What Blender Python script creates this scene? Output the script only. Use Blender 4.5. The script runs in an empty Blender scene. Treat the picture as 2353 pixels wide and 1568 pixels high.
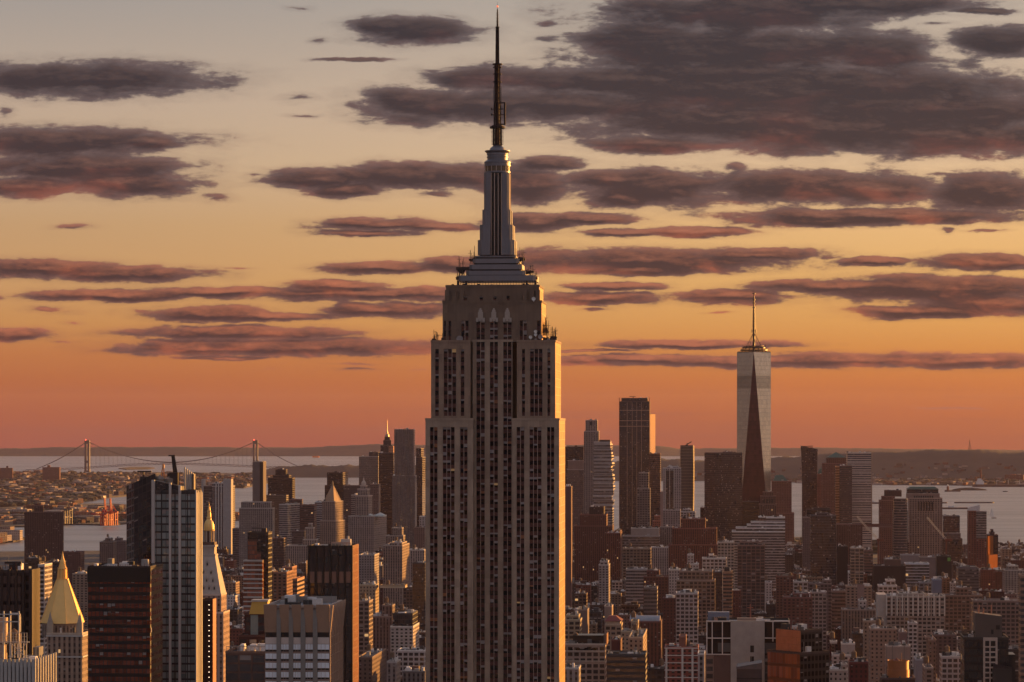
import bpy, math, random
import numpy as np
from mathutils import Vector, Matrix
C = bpy.context.scene
COL = C.collection
rnd = random.Random(7)
# ------------------------------------------------------------------ frame of reference
# picture coordinates used for measuring: 2353 x 1568, eye level at y = 983, focal length 6800 px
F, CX, HY, EYE = 6800.0, 1176.5, 983.0, 259.0
ROT = math.radians(4.5)          # the street grid runs 4.5 degrees clockwise of the line of sight
SUN_AZ, SUN_EL = math.radians(50), math.radians(4.0)   # azimuth measured from +Y towards +X
def lin(c):
    c = c / 255.0
    return c / 12.92 if c <= 0.04045 else ((c + 0.055) / 1.055) ** 2.4
def S(r, g, b, k=1.0): return (lin(r) * k, lin(g) * k, lin(b) * k, 1.0)
# ------------------------------------------------------------------ camera
cam = bpy.data.cameras.new('camera'); co = bpy.data.objects.new('camera', cam); COL.objects.link(co)
co.location = (0, 0, EYE); co.rotation_euler = (math.pi / 2, 0, 0)
cam.sensor_width = 36; cam.lens = 36 * F / 2353.0
cam.shift_y = (HY - 784) / 2353.0
cam.clip_start = 5; cam.clip_end = 120000
C.camera = co
# ------------------------------------------------------------------ render settings
C.view_settings.view_transform = 'Standard'; C.view_settings.look = 'None'
C.view_settings.exposure = 0.85; C.view_settings.gamma = 1.0
C.render.engine = 'CYCLES'
C.cycles.use_denoising = True
C.cycles.max_bounces = 5; C.cycles.diffuse_bounces = 2; C.cycles.glossy_bounces = 3
C.cycles.volume_bounces = 0; C.cycles.transmission_bounces = 2; C.cycles.transparent_max_bounces = 4
C.cycles.sample_clamp_indirect = 4.0; C.cycles.adaptive_threshold = 0.02
# ------------------------------------------------------------------ node helper
class NT:
    def __init__(s, tree): s.t = tree; s.n = tree.nodes; s.l = tree.links
    def node(s, typ, **kw):
        n = s.n.new(typ)
        for k, v in kw.items(): setattr(n, k, v)
        return n
    def put(s, sock, v):
        if hasattr(v, 'is_output') or isinstance(v, bpy.types.NodeSocket): s.l.new(v, sock)
        else: sock.default_value = v
    def m(s, op, a, b=None, c=None, clamp=False):
        n = s.node('ShaderNodeMath', operation=op); n.use_clamp = clamp
        s.put(n.inputs[0], a)
        if b is not None: s.put(n.inputs[1], b)
        if c is not None: s.put(n.inputs[2], c)
        return n.outputs[0]
    def v(s, op, a, b=None, c=None):
        n = s.node('ShaderNodeVectorMath', operation=op)
        s.put(n.inputs[0], a)
        if b is not None: s.put(n.inputs[1], b)
        if c is not None: s.put(n.inputs[2], c)
        return n.outputs['Value'] if op in ('LENGTH', 'DOT_PRODUCT', 'DISTANCE') else n.outputs[0]
    def sep(s, a):
        n = s.node('ShaderNodeSeparateXYZ'); s.put(n.inputs[0], a); return n.outputs
    def comb(s, x, y, z=0.0):
        n = s.node('ShaderNodeCombineXYZ')
        for i, q in enumerate((x, y, z)): s.put(n.inputs[i], q)
        return n.outputs[0]
    def mix(s, f, a, b, mode='MIX'):
        n = s.node('ShaderNodeMix', data_type='RGBA', blend_type=mode)
        s.put(n.inputs[0], f); s.put(n.inputs[6], a); s.put(n.inputs[7], b); return n.outputs[2]
    def smooth(s, x, a, b):
        n = s.node('ShaderNodeMapRange', interpolation_type='SMOOTHSTEP')
        s.put(n.inputs[0], x); n.inputs[1].default_value = a; n.inputs[2].default_value = b; return n.outputs[0]
    def noise(s, vec, scale, detail=3, rough=0.5, dist=0.0, dim='3D'):
        n = s.node('ShaderNodeTexNoise', noise_dimensions=dim)
        if vec is not None: s.put(n.inputs['Vector'], vec)
        n.inputs['Scale'].default_value = scale; n.inputs['Detail'].default_value = detail
        n.inputs['Roughness'].default_value = rough; n.inputs['Distortion'].default_value = dist
        return n.outputs[0]
    def ramp(s, f, stops, interp='LINEAR'):
        n = s.node('ShaderNodeValToRGB'); s.put(n.inputs[0], f); e = n.color_ramp.elements; n.color_ramp.interpolation = interp
        while len(e) < len(stops): e.new(0.5)
        for i, (p, c) in enumerate(stops): e[i].position = p; e[i].color = c
        return n.outputs[0]
# ------------------------------------------------------------------ sky
W = bpy.data.worlds.new('World'); C.world = W; W.use_nodes = True
w = NT(W.node_tree); w.n.clear()
# cloud banks: centre x, y and half sizes in the measuring frame (an angular grid on the sky)
CL = [(190,182,290,40),(120,325,290,34),(340,328,80,20),(180,385,230,36),(290,420,165,32),(60,428,130,24),(502,453,45,15),
(12,257,26,20),(685,225,48,13),(700,266,48,6),(690,18,36,9),(890,62,90,24),(960,72,130,30),(735,92,25,10),(815,137,80,5),
(925,230,90,30),(1000,245,170,40),(1130,245,150,38),(1000,160,70,10),(1130,180,140,28),
(1250,90,55,16),(1260,55,40,14),(1480,90,160,45),(1700,30,330,50),(1950,10,280,26),(1750,115,330,60),(2020,120,130,48),(2300,95,120,34),(2320,60,70,8),(2230,150,60,24),(2260,25,80,8),(2150,55,60,10),
(1560,120,230,46),(1980,200,330,58),(1640,170,330,40),(1420,185,300,34),(1750,210,520,70),(1300,240,260,38),(1700,280,400,50),(2100,250,420,70),(2200,315,330,46),(1900,300,420,52),(1500,330,140,24),
(740,412,125,24),(790,435,90,20),(930,405,190,30),(1080,405,160,30),(1200,425,105,46),(588,400,26,9),(1000,445,70,12),(1260,376,90,17),
(1400,415,110,22),(1500,430,180,46),(1690,383,45,16),(1850,430,230,40),(1990,435,170,38),(2270,440,130,46),(2160,400,60,10),(1430,455,90,22),
(880,516,135,15),(1000,522,100,12),(725,523,55,11),(840,535,120,9),(1230,512,110,20),(1360,503,110,14),(1430,535,100,10),(1600,534,110,12),
(2020,497,330,19),(1900,508,180,15),(2180,529,18,9),(2260,530,55,6),(170,521,66,7),
(100,618,170,22),(280,630,180,20),(870,616,120,15),(1050,607,85,18),(1480,598,330,28),(1740,585,150,14),(1460,620,150,14),(1900,592,42,7),(2010,602,75,10),(2260,603,140,20),(540,618,42,4),
(260,679,190,14),(520,672,190,13),(770,657,110,13),(850,676,330,16),(1410,658,110,10),(1370,686,130,15),(1690,682,125,17),
(1930,658,200,16),(2150,665,260,32),(2290,700,160,26),(2130,716,165,16),(110,712,62,12),(0,683,40,9),
(480,722,140,17),(600,727,140,12),(440,742,60,8),(890,712,150,18),(170,743,36,6),(330,716,32,9),
(20,770,100,14),(150,786,50,6),(540,765,240,15),(700,798,330,20),(420,800,140,18),(270,803,60,8),(520,823,105,5),(620,848,30,4),(820,849,70,5),(800,836,70,4),(960,852,36,3),
(1590,791,215,10),(1350,805,85,4),(1360,713,45,5),(1650,719,40,4),(1450,827,190,13),(1720,832,260,13),(1950,828,200,16),(2200,830,240,17),(2190,939,75,2.2)]
grp = bpy.data.node_groups.new('cloud_banks', 'ShaderNodeTree')
grp.interface.new_socket('Vector', in_out='INPUT', socket_type='NodeSocketVector')
grp.interface.new_socket('Density', in_out='OUTPUT', socket_type='NodeSocketFloat')
g = NT(grp); gi = g.node('NodeGroupInput').outputs[0]; go = g.node('NodeGroupOutput')
wn = g.node('ShaderNodeTexNoise', noise_dimensions='2D')
g.put(wn.inputs['Vector'], g.v('MULTIPLY', gi, (0.010, 0.034, 0))); wn.inputs['Scale'].default_value = 1; wn.inputs['Detail'].default_value = 4; wn.inputs['Roughness'].default_value = .6
warp = g.v('MULTIPLY', g.v('SUBTRACT', wn.outputs['Color'], (.5, .5, .5)), (46, 16, 0))
pp = g.v('ADD', gi, warp)
L = None
for cx, cy, a, b in CL:
    small = a < 72 and cy < 860
    a *= 1.9 if small else 1.3; b *= 1.75 if small else 1.25
    q = g.v('LENGTH', g.v('MULTIPLY_ADD', pp, (1/a, 1/b, 0), (-cx/a, -cy/b, 0)))
    if small: q = g.m('ADD', q, 0.60)
    L = q if L is None else g.m('SMOOTH_MIN', L, q, 0.22)
n1 = g.noise(g.v('MULTIPLY', gi, (0.0085, 0.033, 0)), 1, 7, 0.58, 0.25, '2D')
n2 = g.noise(g.v('MULTIPLY', gi, (0.040, 0.105, 0)), 1, 5, 0.62, 0.2, '2D')
d = g.m('SUBTRACT', 1.0, L)
d = g.m('ADD', d, g.m('MULTIPLY', g.m('SUBTRACT', n1, .5), 0.85))
d = g.m('ADD', d, g.m('MULTIPLY', g.m('SUBTRACT', n2, .5), 0.27))
g.put(go.inputs[0], d)

geo = w.node('ShaderNodeNewGeometry'); D = w.v('NORMALIZE', w.v('MULTIPLY', geo.outputs['Incoming'], (-1, -1, -1)))
dx, dy, dz = w.sep(D)
hz = w.m('SQRT', w.m('ADD', w.m('MULTIPLY', dx, dx), w.m('MULTIPLY', dy, dy)))
tel = w.m('DIVIDE', dz, w.m('MAXIMUM', hz, 1e-4))                   # tangent of the elevation
def tpos(py): return math.sqrt(max(0.0, min(1.0, ((HY - py) / F + 0.012) / 1.2)))
tt = w.m('SQRT', w.m('DIVIDE', w.m('MAXIMUM', w.m('ADD', tel, .012), 0.0), 1.2), clamp=True)
def stops(rows, zen): return [(tpos(y), S(*c)) for y, c in rows] + [(0.5, S(*zen[0], 1.1)), (0.8, S(*zen[1], 1.2)), (1.0, S(*zen[2], 1.3))]
SKY_L = [(1065,(150,80,74)),(1010,(158,82,68)),(950,(170,90,62)),(880,(184,104,62)),(810,(196,122,72)),(740,(206,146,88)),(650,(208,158,106)),(520,(203,162,118)),(380,(204,174,142)),(240,(198,174,152)),(110,(184,168,154)),(0,(170,161,154))]
SKY_R = [(1065,(156,82,66)),(1010,(164,86,60)),(950,(184,98,55)),(880,(204,118,60)),(810,(218,142,72)),(740,(228,163,90)),(650,(236,180,108)),(520,(241,192,130)),(380,(236,200,158)),(240,(222,196,166)),(110,(202,184,164)),(0,(192,180,166))]
skl = w.ramp(tt, stops(SKY_L, [(160,158,162),(146,150,162),(128,134,152)]))
skr = w.ramp(tt, stops(SKY_R, [(180,172,166),(154,154,164),(130,134,150)]))
skb = w.ramp(tt, [(0.0, S(60,52,62)), (.1, S(84,74,84)), (.2, S(134,118,120, 1.05)), (.32, S(158,144,146, 1.36)), (.5, S(152,146,152, 1.36)), (.8, S(136,136,146, 1.36)), (1, S(120,122,134, 1.36))])
az = w.m('ARCTAN2', dx, dy)
side = w.smooth(az, -0.20, 0.20)
front = w.mix(side, skl, skr)
back = w.smooth(w.m('DIVIDE', dy, w.m('MAXIMUM', hz, 1e-4)), 0.35, -0.75)
sky = w.mix(back, front, skb)
# the eastern sky, away from the sun, is duskier low down
east = w.m('MULTIPLY', w.smooth(w.m('DIVIDE', dx, w.m('MAXIMUM', hz, 1e-4)), -0.35, -0.9), w.m('SUBTRACT', 1.0, w.smooth(tel, .15, .9)))
sky = w.mix(w.m('MULTIPLY', east, .6), sky, S(52, 42, 46))
# glow of the low sun off to the right
sd = Vector((math.sin(SUN_AZ) * math.cos(SUN_EL), math.cos(SUN_AZ) * math.cos(SUN_EL), math.sin(SUN_EL)))
cs = w.m('MAXIMUM', w.v('DOT_PRODUCT', D, tuple(sd)), 0.0)
glow = w.m('ADD', w.m('ADD', w.m('MULTIPLY', w.m('POWER', cs, 8.0), 0.45), w.m('MULTIPLY', w.m('POWER', cs, 18.0), 1.1)), w.m('MULTIPLY', w.m('POWER', cs, 120.0), 2.5))
sky = w.mix(1.0, sky, w.mix(w.m('MULTIPLY', glow, .75), (0, 0, 0, 1), (1.0, .43, .12, 1)), 'ADD')
# clouds
px = w.m('MULTIPLY_ADD', w.m('DIVIDE', dx, w.m('MAXIMUM', dy, .05)), F, CX)
py = w.m('MULTIPLY_ADD', w.m('DIVIDE', dz, w.m('MAXIMUM', dy, .05)), -F, HY)
P2 = w.comb(px, py, 0.0)
def cg(vec):
    n = w.node('ShaderNodeGroup'); n.node_tree = grp; w.put(n.inputs[0], vec); return n.outputs[0]
d0 = cg(P2); d1 = cg(w.v('ADD', P2, (14, -9, 0)))
cov = w.m('ADD', w.smooth(d0, 0.0, 0.24), w.m('MULTIPLY', w.m('SUBTRACT', 1.0, w.smooth(d0, 0.0, 0.24)), w.m('MULTIPLY', w.smooth(d0, -0.40, 0.12), 0.20)))
infront = w.smooth(dy, 0.5, 0.7)
cov = w.m('MULTIPLY', w.m('MULTIPLY', cov, infront), 0.97)
thick = w.smooth(d0, 0.12, 0.62)
rim = w.m('MULTIPLY', w.m('SUBTRACT', d0, d1), 1.5, clamp=True)
under = w.m('MULTIPLY', w.m('SUBTRACT', d0, cg(w.v('ADD', P2, (0, 15, 0)))), 2.2, clamp=True)
patch = w.noise(w.v('MULTIPLY', P2, (0.0042, 0.013, 0)), 1, 4, 0.55, 0.3, '2D')
low = w.smooth(py, 60, 780)
cbody = w.mix(low, S(52,46,54), S(66,47,54))
cedge = w.mix(low, S(104,92,94), S(112,78,76))
ccol = w.mix(thick, cedge, cbody)
pinkf = w.m('MULTIPLY', w.m('MULTIPLY', w.smooth(patch, 0.48, 0.72), w.m('MULTIPLY_ADD', under, .75, .25)), w.m('MULTIPLY_ADD', low, 0.60, 0.12))
ccol = w.mix(pinkf, ccol, w.mix(low, S(160,92,84), S(196,104,74)))
ccol = w.mix(w.m('MULTIPLY', rim, w.m('MULTIPLY_ADD', low, .45, .2)), ccol, w.mix(low, S(172,140,128), S(214,126,92)))
sky = w.mix(cov, sky, ccol)
# thin high wisps near the horizon
wis = w.noise(w.v('MULTIPLY', P2, (0.0012, 0.028, 0)), 1, 5, .6, .4, '2D')
wf = w.m('MULTIPLY', w.m('MULTIPLY', w.smooth(wis, .5, .75), w.smooth(py, 840, 980)), w.m('MULTIPLY', infront, .35))
sky = w.mix(wf, sky, S(150, 92, 82))
bg1 = w.node('ShaderNodeBackground'); w.put(bg1.inputs[0], sky); bg1.inputs[1].default_value = 0.495
st = w.node('ShaderNodeTexSky', sky_type='NISHITA'); st.sun_disc = False; st.sun_elevation = SUN_EL; st.sun_rotation = SUN_AZ
st.altitude = 200; st.dust_density = 2.0
w.put(st.inputs[0], w.comb(dx, dy, w.m('MAXIMUM', dz, 0.004)))
bg2 = w.node('ShaderNodeBackground'); w.put(bg2.inputs[0], st.outputs[0]); bg2.inputs[1].default_value = 0.0009
ad = w.node('ShaderNodeAddShader'); w.l.new(bg1.outputs[0], ad.inputs[0]); w.l.new(bg2.outputs[0], ad.inputs[1])
wo = w.node('ShaderNodeOutputWorld'); w.l.new(ad.outputs[0], wo.inputs[0])
W.cycles.sampling_method = 'MANUAL'; W.cycles.sample_map_resolution = 1024
# ------------------------------------------------------------------ sun
sl = bpy.data.lights.new('sun', 'SUN'); so = bpy.data.objects.new('sun', sl); COL.objects.link(so)
sl.energy = 5.0; sl.angle = math.radians(0.6); sl.color = (1.0, 0.45, 0.10)
so.rotation_euler = (-sd).to_track_quat('-Z', 'Y').to_euler()
# ------------------------------------------------------------------ mesh and object helpers
def pt(px, py, Y): return Vector(((px - CX) / F * Y, Y, EYE + (HY - py) / F * Y))
def gpt(px, py, z=0.0):
    Y = F * (EYE - z) / (py - HY); return ((px - CX) / F * Y, Y)
CROP = {'0': (0, 0, 1, 1), '1': (0, 976.6, .3774, .3774), '2': (517, 947.9, .27478, .27478), '3': (488.3, 1148.9, .26747, .26747),
        '6': (1263.8, 890.4, .25646, .25646), '7': (1263.8, 1206.4, .24414, .24414), '8': (1780.8, 976.6, .25646, .25646), '9': (1778.5, 1223.6, .24414, .24414)}
def qx(c, x): return CROP[c][0] + x * CROP[c][2]
def qy(c, y): return CROP[c][1] + y * CROP[c][3]

class MB:
    """collects faces and builds ONE mesh object"""
    def __init__(s): s.v = []; s.f = []; s.uv = []; s.m = []; s.c = []
    def face(s, pts, mat=0, uv=None, tint=(.5, .5, .5)):
        i = len(s.v); s.v.extend([tuple(p) for p in pts]); n = len(pts); s.f.append(tuple(range(i, i + n)))
        s.uv.extend(uv if uv else [(-99.0, -99.0)] * n); s.m.append(mat); s.c.append((tint[0], tint[1], tint[2], 1.0))
    def box(s, x0, x1, y0, y1, z0, z1, mat=0, tint=(.5, .5, .5), bottom=False, top=True):
        a, b, c, d = (x0, y0, z0), (x1, y0, z0), (x1, y1, z0), (x0, y1, z0)
        e, f, g, h = (x0, y0, z1), (x1, y0, z1), (x1, y1, z1), (x0, y1, z1)
        for q in ((a, b, f, e), (b, c, g, f), (c, d, h, g), (d, a, e, h)): s.face(q, mat, None, tint)
        if top: s.face((e, f, g, h), mat, None, tint)
        if bottom: s.face((d, c, b, a), mat, None, tint)
    def prism(s, poly, z0, z1, mat=0, tint=(.5, .5, .5), cap=True, cell=None, top=None):
        """poly counter-clockwise; cell=(bay, floor) gives the walls window coordinates; top = another polygon for slanted walls"""
        t = top or poly; n = len(poly)
        for k in range(n):
            p, q = poly[k], poly[(k + 1) % n]; tp, tq = t[k], t[(k + 1) % n]
            uv = None
            if cell:
                L = math.hypot(q[0] - p[0], q[1] - p[1]); nb = max(1, round(L / cell[0])); u0 = 37.0 * k
                v0, v1 = (z0 - z1 + 1.2) / cell[1], 1.2 / cell[1]
                uv = [(u0, v0), (u0 + nb, v0), (u0 + nb, v1), (u0, v1)]
            s.face(((p[0], p[1], z0), (q[0], q[1], z0), (tq[0], tq[1], z1), (tp[0], tp[1], z1)), mat, uv, tint)
        if cap: s.face([(p[0], p[1], z1) for p in t], mat, None, tint)
    def lathe(s, prof, n=16, cx=0, cy=0, mat=0, tint=(.5, .5, .5), sy=1.0, a0=0.0, cap=True):
        for (r0, z0), (r1, z1) in zip(prof, prof[1:]):
            for k in range(n):
                a, b = a0 + 2 * math.pi * k / n, a0 + 2 * math.pi * (k + 1) / n
                P = lambda r, t, z: (cx + r * math.cos(t), cy + sy * r * math.sin(t), z)
                if r0 < 1e-6: s.face((P(r0, a, z0), P(r1, b, z1), P(r1, a, z1)), mat, None, tint)
                elif r1 < 1e-6: s.face((P(r0, a, z0), P(r0, b, z0), P(r1, a, z1)), mat, None, tint)
                else: s.face((P(r0, a, z0), P(r0, b, z0), P(r1, b, z1), P(r1, a, z1)), mat, None, tint)
        if cap and prof[-1][0] > 1e-6:
            s.face([(cx + prof[-1][0] * math.cos(a0 + 2 * math.pi * k / n), cy + sy * prof[-1][0] * math.sin(a0 + 2 * math.pi * k / n), prof[-1][1]) for k in range(n)], mat, None, tint)
    def tube(s, p, q, r, n=5, mat=0, tint=(.5, .5, .5), r2=None):
        p, q = Vector(p), Vector(q); d = (q - p)
        if d.length < 1e-6: return
        d.normalize(); u = d.orthogonal().normalized(); w_ = d.cross(u); r2 = r if r2 is None else r2
        A = [p + (u * math.cos(2 * math.pi * k / n) + w_ * math.sin(2 * math.pi * k / n)) * r for k in range(n)]
        B_ = [q + (u * math.cos(2 * math.pi * k / n) + w_ * math.sin(2 * math.pi * k / n)) * r2 for k in range(n)]
        for k in range(n): s.face((A[k], A[(k + 1) % n], B_[(k + 1) % n], B_[k]), mat, None, tint)
        s.face(B_, mat, None, tint); s.face(A[::-1], mat, None, tint)
    def ring(s, z, r, t, h, n=20, cx=0, cy=0, mat=0, tint=(.5, .5, .5)):
        s.lathe([(r - t, z), (r, z), (r, z + h), (r - t, z + h), (r - t, z)], n, cx, cy, mat, tint, cap=False)
    def build(s, name, mats, parent=None, smooth=False):
        me = bpy.data.meshes.new(name); me.from_pydata(s.v, [], s.f)
        if not isinstance(mats, (list, tuple)): mats = [mats]
        for m in mats: me.materials.append(m)
        if len(mats) > 1: me.polygons.foreach_set('material_index', s.m)
        uv = me.uv_layers.new(name='cells'); uv.data.foreach_set('uv', np.array(s.uv, dtype=np.float32).ravel())
        at = me.attributes.new('tint', 'FLOAT_COLOR', 'FACE'); at.data.foreach_set('color', np.array(s.c, dtype=np.float32).ravel())
        if smooth: me.polygons.foreach_set('use_smooth', [True] * len(me.polygons))
        me.update()
        o = bpy.data.objects.new(name, me); COL.objects.link(o)
        if parent is not None: o.parent = parent
        return o
def root(name, label, cat, loc, rz=0.0, group=None):
    o = bpy.data.objects.new(name, None); COL.objects.link(o); o.location = loc; o.rotation_euler = (0, 0, rz)
    o['label'] = label; o['category'] = cat
    if group: o['group'] = group
    o.empty_display_size = 5
    return o
def tag(o, label, cat, group=None):
    o['label'] = label; o['category'] = cat
    if group: o['group'] = group
    return o
def kind(o, k): o['kind'] = k; return o
# ------------------------------------------------------------------ materials
MATS = {}
def base_mat(name):
    m = bpy.data.materials.new(name); m.use_nodes = True; n = NT(m.node_tree); n.n.clear()
    o = n.node('ShaderNodeOutputMaterial'); p = n.node('ShaderNodeBsdfPrincipled'); n.l.new(p.outputs[0], o.inputs[0])
    return m, n, p
def plain(name, col, rough=.7, metal=0.0, var=.25, scale=.15, spec=.5, emit=None):
    if name in MATS: return MATS[name]
    m, n, p = base_mat(name)
    tc = n.node('ShaderNodeTexCoord').outputs['Object']
    if col is None:
        c = n.node('ShaderNodeAttribute', attribute_name='tint').outputs['Color']
    else: c = (*col, 1.0)
    nz = n.noise(tc, scale, 4, .6); nz2 = n.noise(tc, scale * 9, 2, .5)
    k = n.m('ADD', n.m('MULTIPLY_ADD', nz, 2 * var, 1 - var), n.m('MULTIPLY', n.m('SUBTRACT', nz2, .5), var))
    kk = n.comb(k, k, k)
    n.put(p.inputs['Base Color'], n.mix(1.0, c, kk, 'MULTIPLY'))
    p.inputs['Roughness'].default_value = rough; p.inputs['Metallic'].default_value = metal; p.inputs['Specular IOR Level'].default_value = spec
    if emit: p.inputs['Emission Color'].default_value = (*emit[:3], 1); p.inputs['Emission Strength'].default_value = emit[3]
    MATS[name] = m; return m
# style: bay, floor, window width, window height, kind, glass colour, blind share, lit share, glass ior, wall roughness
STY = {
 'brick': (3.4, 3.4, .40, .50, 'grid', (.02, .015, .014), .14, .006, 1.5, .85),
 'apart': (4.2, 3.0, .52, .52, 'grid', (.02, .016, .015), .14, .008, 1.5, .85),
 'loft': (4.6, 4.0, .72, .62, 'grid', (.022, .018, .017), .15, .006, 1.55, .8),
 'stone': (3.2, 3.7, .44, .52, 'pier', (.02, .018, .018), .18, .004, 1.5, .85),
 'deco': (3.0, 3.6, .42, .55, 'pier', (.02, .016, .016), .16, .012, 1.5, .85),
 'stripe': (3.0, 3.9, .97, .52, 'grid', (.03, .028, .028), .12, .004, 1.6, .6),
 'slat': (3.0, 4.0, .99, .74, 'grid', (.045, .04, .036), .10, .004, 1.7, .45),
 'curtain': (1.8, 3.9, .88, .80, 'grid', (.016, .016, .018), .08, .002, 1.6, .4),
 'dark': (2.2, 3.8, .86, .70, 'pier', (.007, .006, .006), .05, .003, 1.5, .4),
 'fin': (1.7, 3.8, .62, .80, 'pier', (.012, .010, .010), .08, .004, 1.65, .45),
 'chevron': (3.0, 3.5, .62, .62, 'grid', (.05, .045, .04), .25, .01, 1.7, .35),
 'frame': (6.0, 4.2, .84, .78, 'grid', (.02, .02, .022), .18, .01, 1.6, .6),
 'dull': (2.6, 3.8, .7, .6, 'pier', (.006, .005, .005), .05, .003, 1.15, .6),
 'blank': (50, 50, .0, .0, 'grid', (.02, .02, .02), 0, 0, 1.5, .85),
}
def facade(style):
    key = 'facade_' + style
    if key in MATS: return MATS[key]
    bay, fl, fw, fh, kd, gl, bl, lit, ior, wr = STY[style]
    m, n, p = base_mat(key)
    u, v, _ = n.sep(n.node('ShaderNodeUVMap', uv_map='cells').outputs[0])
    oi = n.node('ShaderNodeObjectInfo')
    cu, cv = n.m('FLOOR', u), n.m('FLOOR', v)
    mu = n.m('LESS_THAN', n.m('ABSOLUTE', n.m('SUBTRACT', n.m('FRACT', u), .5)), fw / 2)
    mv = n.m('LESS_THAN', n.m('ABSOLUTE', n.m('SUBTRACT', n.m('FRACT', v), .47)), fh / 2)
    ok = n.m('LESS_THAN', v, 0.0); ok = n.m('MULTIPLY', ok, n.m('GREATER_THAN', u, -50.0))
    win = n.m('MULTIPLY', n.m('MULTIPLY', mu, mv), ok)
    wn_ = n.node('ShaderNodeTexWhiteNoise', noise_dimensions='4D'); n.put(wn_.inputs['Vector'], n.comb(cu, cv, 0.0)); n.put(wn_.inputs['W'], n.m('MULTIPLY', oi.outputs['Random'], 91.0))
    r1, r2, r3 = n.sep(wn_.outputs['Color'])
    wf_ = n.node('ShaderNodeTexWhiteNoise', noise_dimensions='2D'); n.put(wf_.inputs['Vector'], n.comb(cv, n.m('MULTIPLY', oi.outputs['Random'], 53.0)))
    tint = n.node('ShaderNodeAttribute', attribute_name='tint').outputs['Color']
    tc = n.node('ShaderNodeTexCoord').outputs['Object']
    nz = n.noise(tc, .06, 4, .6); nv = n.noise(n.v('MULTIPLY', tc, (1, 1, .08)), .5, 3, .6)
    k = n.m('ADD', n.m('MULTIPLY_ADD', nz, .5, .62), n.m('MULTIPLY', n.m('SUBTRACT', nv, .5), .35))
    k = n.m('ADD', k, n.m('MULTIPLY', n.m('SUBTRACT', wf_.outputs['Value'], .5), .16))
    wall = n.mix(1.0, tint, n.comb(n.m('MULTIPLY', k, .86), n.m('MULTIPLY', k, .77), n.m('MULTIPLY', k, .76)), 'MULTIPLY')
    if kd == 'pier':
        sp = n.m('MULTIPLY', n.m('MULTIPLY', mu, ok), 1.0)
        wall = n.mix(sp, wall, n.mix(1.0, tint, (.34, .27, .26, 1), 'MULTIPLY'))
    gcol = n.mix(n.m('MULTIPLY', r3, .8), (*gl, 1), (gl[0] * 2.6, gl[1] * 2.4, gl[2] * 2.4, 1))
    isb = n.m('GREATER_THAN', r1, 1 - bl)
    half = n.m('GREATER_THAN', n.m('FRACT', v), n.m('MULTIPLY_ADD', r2, .5, .3))
    gcol = n.mix(n.m('MULTIPLY', isb, half), gcol, (.25, .22, .21, 1))
    n.put(p.inputs['Base Color'], n.mix(win, wall, gcol))
    n.put(p.inputs['Roughness'], n.m('MULTIPLY_ADD', win, .09 - wr, wr))
    n.put(p.inputs['IOR'], n.m('MULTIPLY_ADD', win, ior - 1.45, 1.45))
    tilt = n.v('MULTIPLY', n.v('SUBTRACT', wn_.outputs['Color'], (.5, .5, .5)), n.comb(*[n.m('MULTIPLY', win, .035)] * 3))
    n.put(p.inputs['Normal'], n.v('NORMALIZE', n.v('ADD', n.node('ShaderNodeNewGeometry').outputs['Normal'], tilt)))
    islit = n.m('MULTIPLY', n.m('GREATER_THAN', r2, 1 - lit * .3), win)
    p.inputs['Emission Color'].default_value = (1, .55, .22, 1); n.put(p.inputs['Emission Strength'], n.m('MULTIPLY', islit, .35))
    MATS[key] = m; return m
M_ROOF = plain('roofing', None, .9, 0, .4, .2)
M_TINT = plain('painted', None, .75, 0, .25, .3)
M_METAL = plain('grey_metal', (.25, .25, .26), .35, .8, .2, .4)
M_DARKMETAL = plain('dark_steel', (.035, .026, .026), .5, .4, .3, .5)
M_WOOD = plain('tank_wood', (.16, .10, .065), .85, 0, .4, 1.0)
M_GOLD = plain('gilded', (.88, .56, .20), .45, .4, .12, .3)
M_BEACON = plain('beacon', (.6, .05, .03), .5, 0, 0, 1, .5, (1, .08, .04, 5.0))
# ------------------------------------------------------------------ generic building
def roof_on(mb, x0, x1, y0, y1, z, rng, tint, wall, detail):
    """sunken roof deck, coping and rooftop clutter, all in one roof mesh"""
    t = .45
    mb.face(((x0 + t, y0 + t, z - .9), (x1 - t, y0 + t, z - .9), (x1 - t, y1 - t, z - .9), (x0 + t, y1 - t, z - .9)), 0, None, tint)
    cop = tuple(min(.75, c * 1.15 + .02) for c in wall)
    e = .12
    for a in ((x0 - e, x1 + e, y0 - e, y0 + t), (x0 - e, x1 + e, y1 - t, y1 + e), (x0 - e, x0 + t, y0 + t, y1 - t), (x1 - t, x1 + e, y0 + t, y1 - t)):
        mb.box(a[0], a[1], a[2], a[3], z - .9, z + .22, 0, cop)
    w_, d_ = x1 - x0 - 2, y1 - y0 - 2
    if w_ < 4 or d_ < 4: return
    for _ in range(rng.randint(*detail)):
        a = rng.uniform(.8, min(5, w_ * .3)); b = rng.uniform(.8, min(6, d_ * .3)); h = rng.choice((.9, 1.3, 1.8, 2.6, 3.6))
        x = rng.uniform(x0 + 1, x1 - 1 - a); y = rng.uniform(y0 + 1, y1 - 1 - b)
        g_ = rng.choice((.04, .1, .2, .35, .6, .78)); mb.box(x, x + a, y, y + b, z - .9, z - .9 + h, 0, (g_, g_ * .97, g_ * .95))
    for _ in range(rng.randint(0, 2)):
        x = rng.uniform(x0 + 1.5, x1 - 1.5); y = rng.uniform(y0 + 1.5, y1 - 1.5); mb.box(x, x + .14, y, y + .14, z - .9, z + rng.uniform(2, 6), 0, (.2, .2, .2))
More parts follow.
